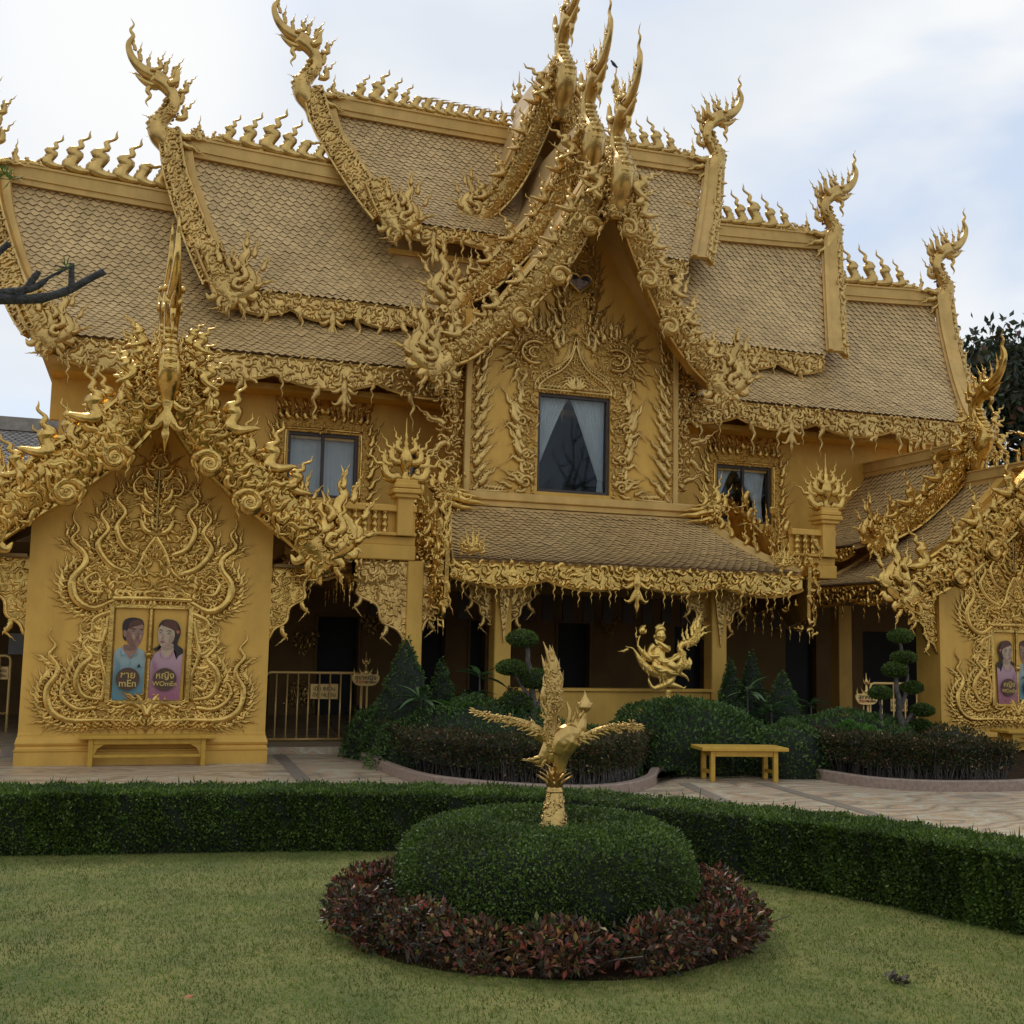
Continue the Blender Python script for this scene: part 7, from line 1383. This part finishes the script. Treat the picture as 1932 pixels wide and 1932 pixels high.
# cloud pruned trees
def cloud_tree(pads, trunkpx, branches, Y, label):
    base = at(*trunkpx[0], 1, Y); t = thing('cloud_tree', (base[0], Y, .05), label, 'tree', 'cloud pruned topiary trees'); s_ = Buf()
    def br(pts, r0, r1, dy=0): P = spline([at(*p, 1, Y+dy) for p in pts], 16); P += rng.normal(0, .006, P.shape); s_.add(*stroke(P, np.linspace(r0, r1, 16), [.2, .9, .1], 1, 7))
    br(trunkpx, .06, .03)
    for q in branches: br(q, .035, .018)
    obj('trunk', s_, 'bark', t, smooth=True)
    for px, py, rx, ry in pads:
        c = at(px, py, 1, Y); k = Y/FPX*1.03; R_ = np.array([rx*k, rx*k*.9, ry*k]); b = Buf(); core_blob(b, c, R_, .84); n = 2600; u = nrmz(rng.normal(0, 1, (n, 3))); u[:, 2] = np.where(u[:, 2] < 0, u[:, 2]*.75, u[:, 2]); leaves(b2 := Buf(), c+u*R_*rng.uniform(.9, 1.02, (n, 1)), u, rng.uniform(.018, .034, n), .55, .7); po_ = obj('foliage_pad', b, 'core', t); leafmesh('leaves', b2, 'hedge', po_)
cloud_tree([(1699, 1201, 27, 16), (1705, 1241, 28, 14), (1688, 1265, 27, 17), (1721, 1298, 24, 14), (1661, 1308, 25, 15), (1740, 1341, 26, 15), (1738, 1369, 23, 13)], [(1703, 1402), (1701, 1370), (1696, 1330), (1692, 1300), (1690, 1270)],
           [[(1696, 1345), (1708, 1310), (1712, 1270), (1708, 1245)], [(1704, 1250), (1700, 1225), (1699, 1205)], [(1702, 1375), (1718, 1352), (1735, 1345)], [(1662, 1400), (1662, 1360), (1661, 1315)], [(1706, 1385), (1725, 1378), (1738, 1372)]], 14.2, 'cloud pruned tree with seven rounded pads beside the right pavilion')
cloud_tree([(985, 1206, 30, 18), (965, 1261, 30, 16), (1010, 1283, 29, 21), (973, 1328, 32, 22), (958, 1382, 27, 19)], [(985, 1410), (1000, 1370), (1005, 1320), (1000, 1270), (993, 1215)],
           [[(1003, 1330), (988, 1300), (968, 1268)], [(1000, 1350), (1020, 1320), (1015, 1290)], [(998, 1370), (985, 1345), (975, 1335)], [(992, 1395), (975, 1390), (960, 1385)]], 14.9, 'cloud pruned tree with five rounded pads behind the bird sculpture')

# ------------------------------------------------------------------ overhanging branch, background trees, neighbour, pigeon
BR = thing('frangipani_tree', (-2.6, 7.5, 0), 'bare grey frangipani with stubby branches reaching in from the left edge', 'tree'); b = Buf(); YB = 7.5
def bp(pts, rr, buf): P = spline([at(*p, 1, YB) for p in pts], 18); buf.add(*stroke(P, np.interp(np.linspace(0, 1, 18), np.linspace(0, 1, len(rr)), rr)*YB/FPX*.92*(1+.10*np.sin(np.arange(18)*2.3)+rng.normal(0, .05, 18)), [.2, .9, .1], 1, 9, cap=True))
bp([(-330, 620), (-180, 575), (-60, 562), (40, 565), (90, 560), (135, 545), (165, 528), (197, 512)], [22, 17, 12, 10, 9, 8, 7, 7], b); bp([(-60, 562), (-20, 553), (30, 550), (70, 540), (95, 522), (130, 505)], [9, 8, 8, 7, 3, 2], b); bp([(32, 560), (50, 545), (60, 530), (74, 512)], [7, 7, 7, 6], b); bp([(-90, 540), (-30, 500), (5, 470), (17, 458)], [8, 7, 6, 6], b); bp([(136, 545), (135, 525), (136, 497)], [8, 6, 5], b)
bp([(130, 505), (115, 503), (104, 500)], [1.5, 1.2, 1], b); bp([(128, 507), (118, 512), (108, 520)], [1.5, 1.2, 1], b)
tr = spline([(-2.6, 7.5, 0), (-2.5, 7.5, 1.5), at(-330, 620, 1, YB)-[0, 0, .5], at(-330, 620, 1, YB)], 14); b.add(*stroke(tr, np.linspace(.14, .06, 14), [.2, .9, .1], 1, 9)); obj('branches', b, 'branch', BR, smooth=True)
b = Buf(); 
for px, py in ((125, 505), (20, 338), (8, 330)):
    c = at(px, py, 1, YB); leaves(b, np.tile(c, (10, 1)), np.tile([0, -.2, .4], (10, 1)), .09, .12, 1.2)
leafmesh('young_leaves', b, 'lime', BR)
def tree(x, y, h, cr, label, seed, dens=9000, name='background_tree', leafsz=.28, low=.25, mt='treeleaf'):
    r2 = np.random.default_rng(seed); t = thing(name, (x, y, 0), label, 'tree'); b = Buf(); tips = []
    def grow(p, d, L_, r, lev):
        q = p+d*L_; P = spline([p, (p+q)/2+r2.normal(0, L_*.05, 3), q], 6); b.add(*stroke(P, np.linspace(r, r*.6, 6), nrmz(np.cross(d, [.3, .5, .2])), 1, 6))
        if lev == 0: tips.append(q); return
        for _ in range(3 if lev > 1 else 3): grow(q, nrmz(d+r2.normal(0, .5, 3)+[0, 0, .15]), L_*r2.uniform(.6, .82), r*.55, lev-1)
    grow(np.array([x, y, 0.]), np.array([0, 0, 1.]), h*.3, h*.022, 4); obj('trunk', b, 'bark', t, smooth=True); tips = np.array(tips)
    if dens:
        sc_ = np.array([cr, cr, h*.5])/np.maximum(np.abs(tips-[x, y, h*.6]).max(0), .01); ctr = np.array([x, y, h*.62]); T2 = ctr+(tips-[x, y, h*.6])*np.minimum(sc_, 2.2)
        k = r2.integers(0, len(T2), dens); P = T2[k]+r2.normal(0, cr*.13, (dens, 3)); L_b = Buf(); leaves(L_b, P, np.tile([0, 0, .4], (dens, 1)), r2.uniform(.6, 1.3, dens)*leafsz, .5, 1.2); leafmesh('crown', L_b, mt, t)
    return t
tree(29.2, 33, 13.4, 4.6, 'dark leafy tree with reddish tips standing behind the right end of the hall', 3, 26000, leafsz=.34)
tree(27.2, 36, 9.0, 3.0, 'lower dark tree just behind the gold verge at right', 11, 13000, leafsz=.32)
tree(15.5, -3.0, 12, 4, 'bare branched tree behind the viewer, mirrored in the gable window', 5, 0, name='bare_tree')
# bare twigs rising beside the tree
b = Buf(); TWG = thing('bare_twigs', (24.6, 33, 0), 'thin leafless twigs beside the tree at the right edge', 'twigs')
for k in range(9):
    p0 = at(1822+k*3, 700+k*4, 1, 33); p1 = at(1800+k*7, 628+((k*37) % 40), 1, 33); b.add(*stroke(spline([p0-[0, 0, 6*(k == 0)], (p0+p1)/2+rng.normal(0, .15, 3), p1], 7), np.linspace(.035, .01, 7), [.1, .9, .1], 1, 4))
obj('twig', b, 'bark', TWG)
# neighbouring low building with pale tiled roof, far left
NB = thing('neighbour_house', (-6, 30, 0), 'low neighbouring house with pale grey tiled roof behind the left pavilion', 'building'); M['graytile'] = M['stone']
ntl = M['tile']; M['tile'] = M['stone']; _tw, _te = TW, TE
z1, z0 = at(60, 812, 1, 31)[2], at(60, 905, 1, 29)[2]; ro, S = roof(NB, (-9, 31, z1), (-.6, 31, z1), (-9, 29, z0), (-.6, 29, z0), 0); M['tile'] = ntl
obj('ridge_cap', box(Buf(), -9, -.6, 30.85, 31.15, z1-.05, z1+.28), 'stone', NB); obj('wall', box(Buf(), -9, -.7, 29.4, 33, 0, z0), 'stone', NB)
obj('gutter', box(Buf(), -9.1, -.5, 28.85, 29.0, z0-.16, z0), 'stone', NB)
place('flame2', 'crest_flame', HB, at(1168, 196, 1, 17.32), XU, ZU, FW, .60, 6)
# pigeon on the flame of the front dragon
pg = at(1158, 121, 1, 17.3); PG = thing('pigeon', tuple(pg-[0, 0, .1]), 'small dark pigeon perched on a flame tip of the gable dragon', 'bird'); pgn = Sculpt(pg, (1, 0, 0), .0058, .0058)
pgn.st([(-8, 7), (-5, 6), (-1, 1), (5, -4), (14, -9)], [2.5, 3.6, 5.5, 4.4, 1.2], .8, 16); pgn.ball(-7.5, 8.5, 0, 3, 3); pgn.st([(-10, 8.5), (-13, 7.5)], [1.1, .3], 1, 4); pgn.st([(0, -3), (0, -9)], [.7, .6], 1, 4); pgn.st([(2, -3), (2, -9)], [.7, .6], 1, 4)
M['pigeon'] = mat('dark_feathers', (.035, .037, .042), .6); po_ = obj('body', pgn.b, 'pigeon', PG); remesh(po_, .008)
# small white notice in the dark passage at the far left
t = thing('notice_board', (-3.4, 24, 0), 'small pale notice in the dark passage at the left edge', 'notice'); pq = at(34, 1205, 1, 24.8); obj('sheet', box(Buf(), pq[0]-.16, pq[0]+.1, 24.8, 24.82, pq[2]-.3, pq[2]+.1), 'white', t)
# relief ornaments inside the gallery
for px, py, w_, h_, Y, s_ in ((565, 1330, .34, .62, 24.9, 1), (575, 1195, .30, -.5, 24.9, 1), (700, 1160, .3, -.5, 24.9, 1), (930, 1160, .3, -.5, 24.9, 1), (1150, 1160, .28, -.5, 24.9, 1), (1470, 1150, .3, -.6, 24.9, 1)):
    p = at(px, py, 1, Y); b = Buf(); poly = [(-w_, 0), (w_, 0), (w_*.6, h_*.5), (0, h_), (-w_*.6, h_*.5)]; fill(b, poly, 0, .07, .05, .0, O=p); fill(b, poly, 0, .12, .07, .02, O=p); obj('wall_ornament', b, 'gold', HB)
# the low, sheltered carving keeps its bright leaf; the high carving has weathered
def brighten(o, m_='goldb'):
    if o.type == 'MESH' and o.material_slots and o.material_slots[0].material is M['gold']: o.material_slots[0].link = 'OBJECT'; o.material_slots[0].material = M[m_]
    for c_ in o.children: brighten(c_, m_)
for o in list(bpy.data.objects):
    if o.parent is None and o.name.startswith(('gate_pavilion', 'rider_statue')): brighten(o, 'goldst' if o.name[0] == 'r' else 'goldb')
brighten(PR0)
for o in HB.children:
    if o.name.startswith(('window_carving', 'balcony')): brighten(o)
print('objects', len(bpy.data.objects), 'tris', sum(sum(len(p.vertices)-2 for p in []) or len(m_.polygons) for m_ in bpy.data.meshes))
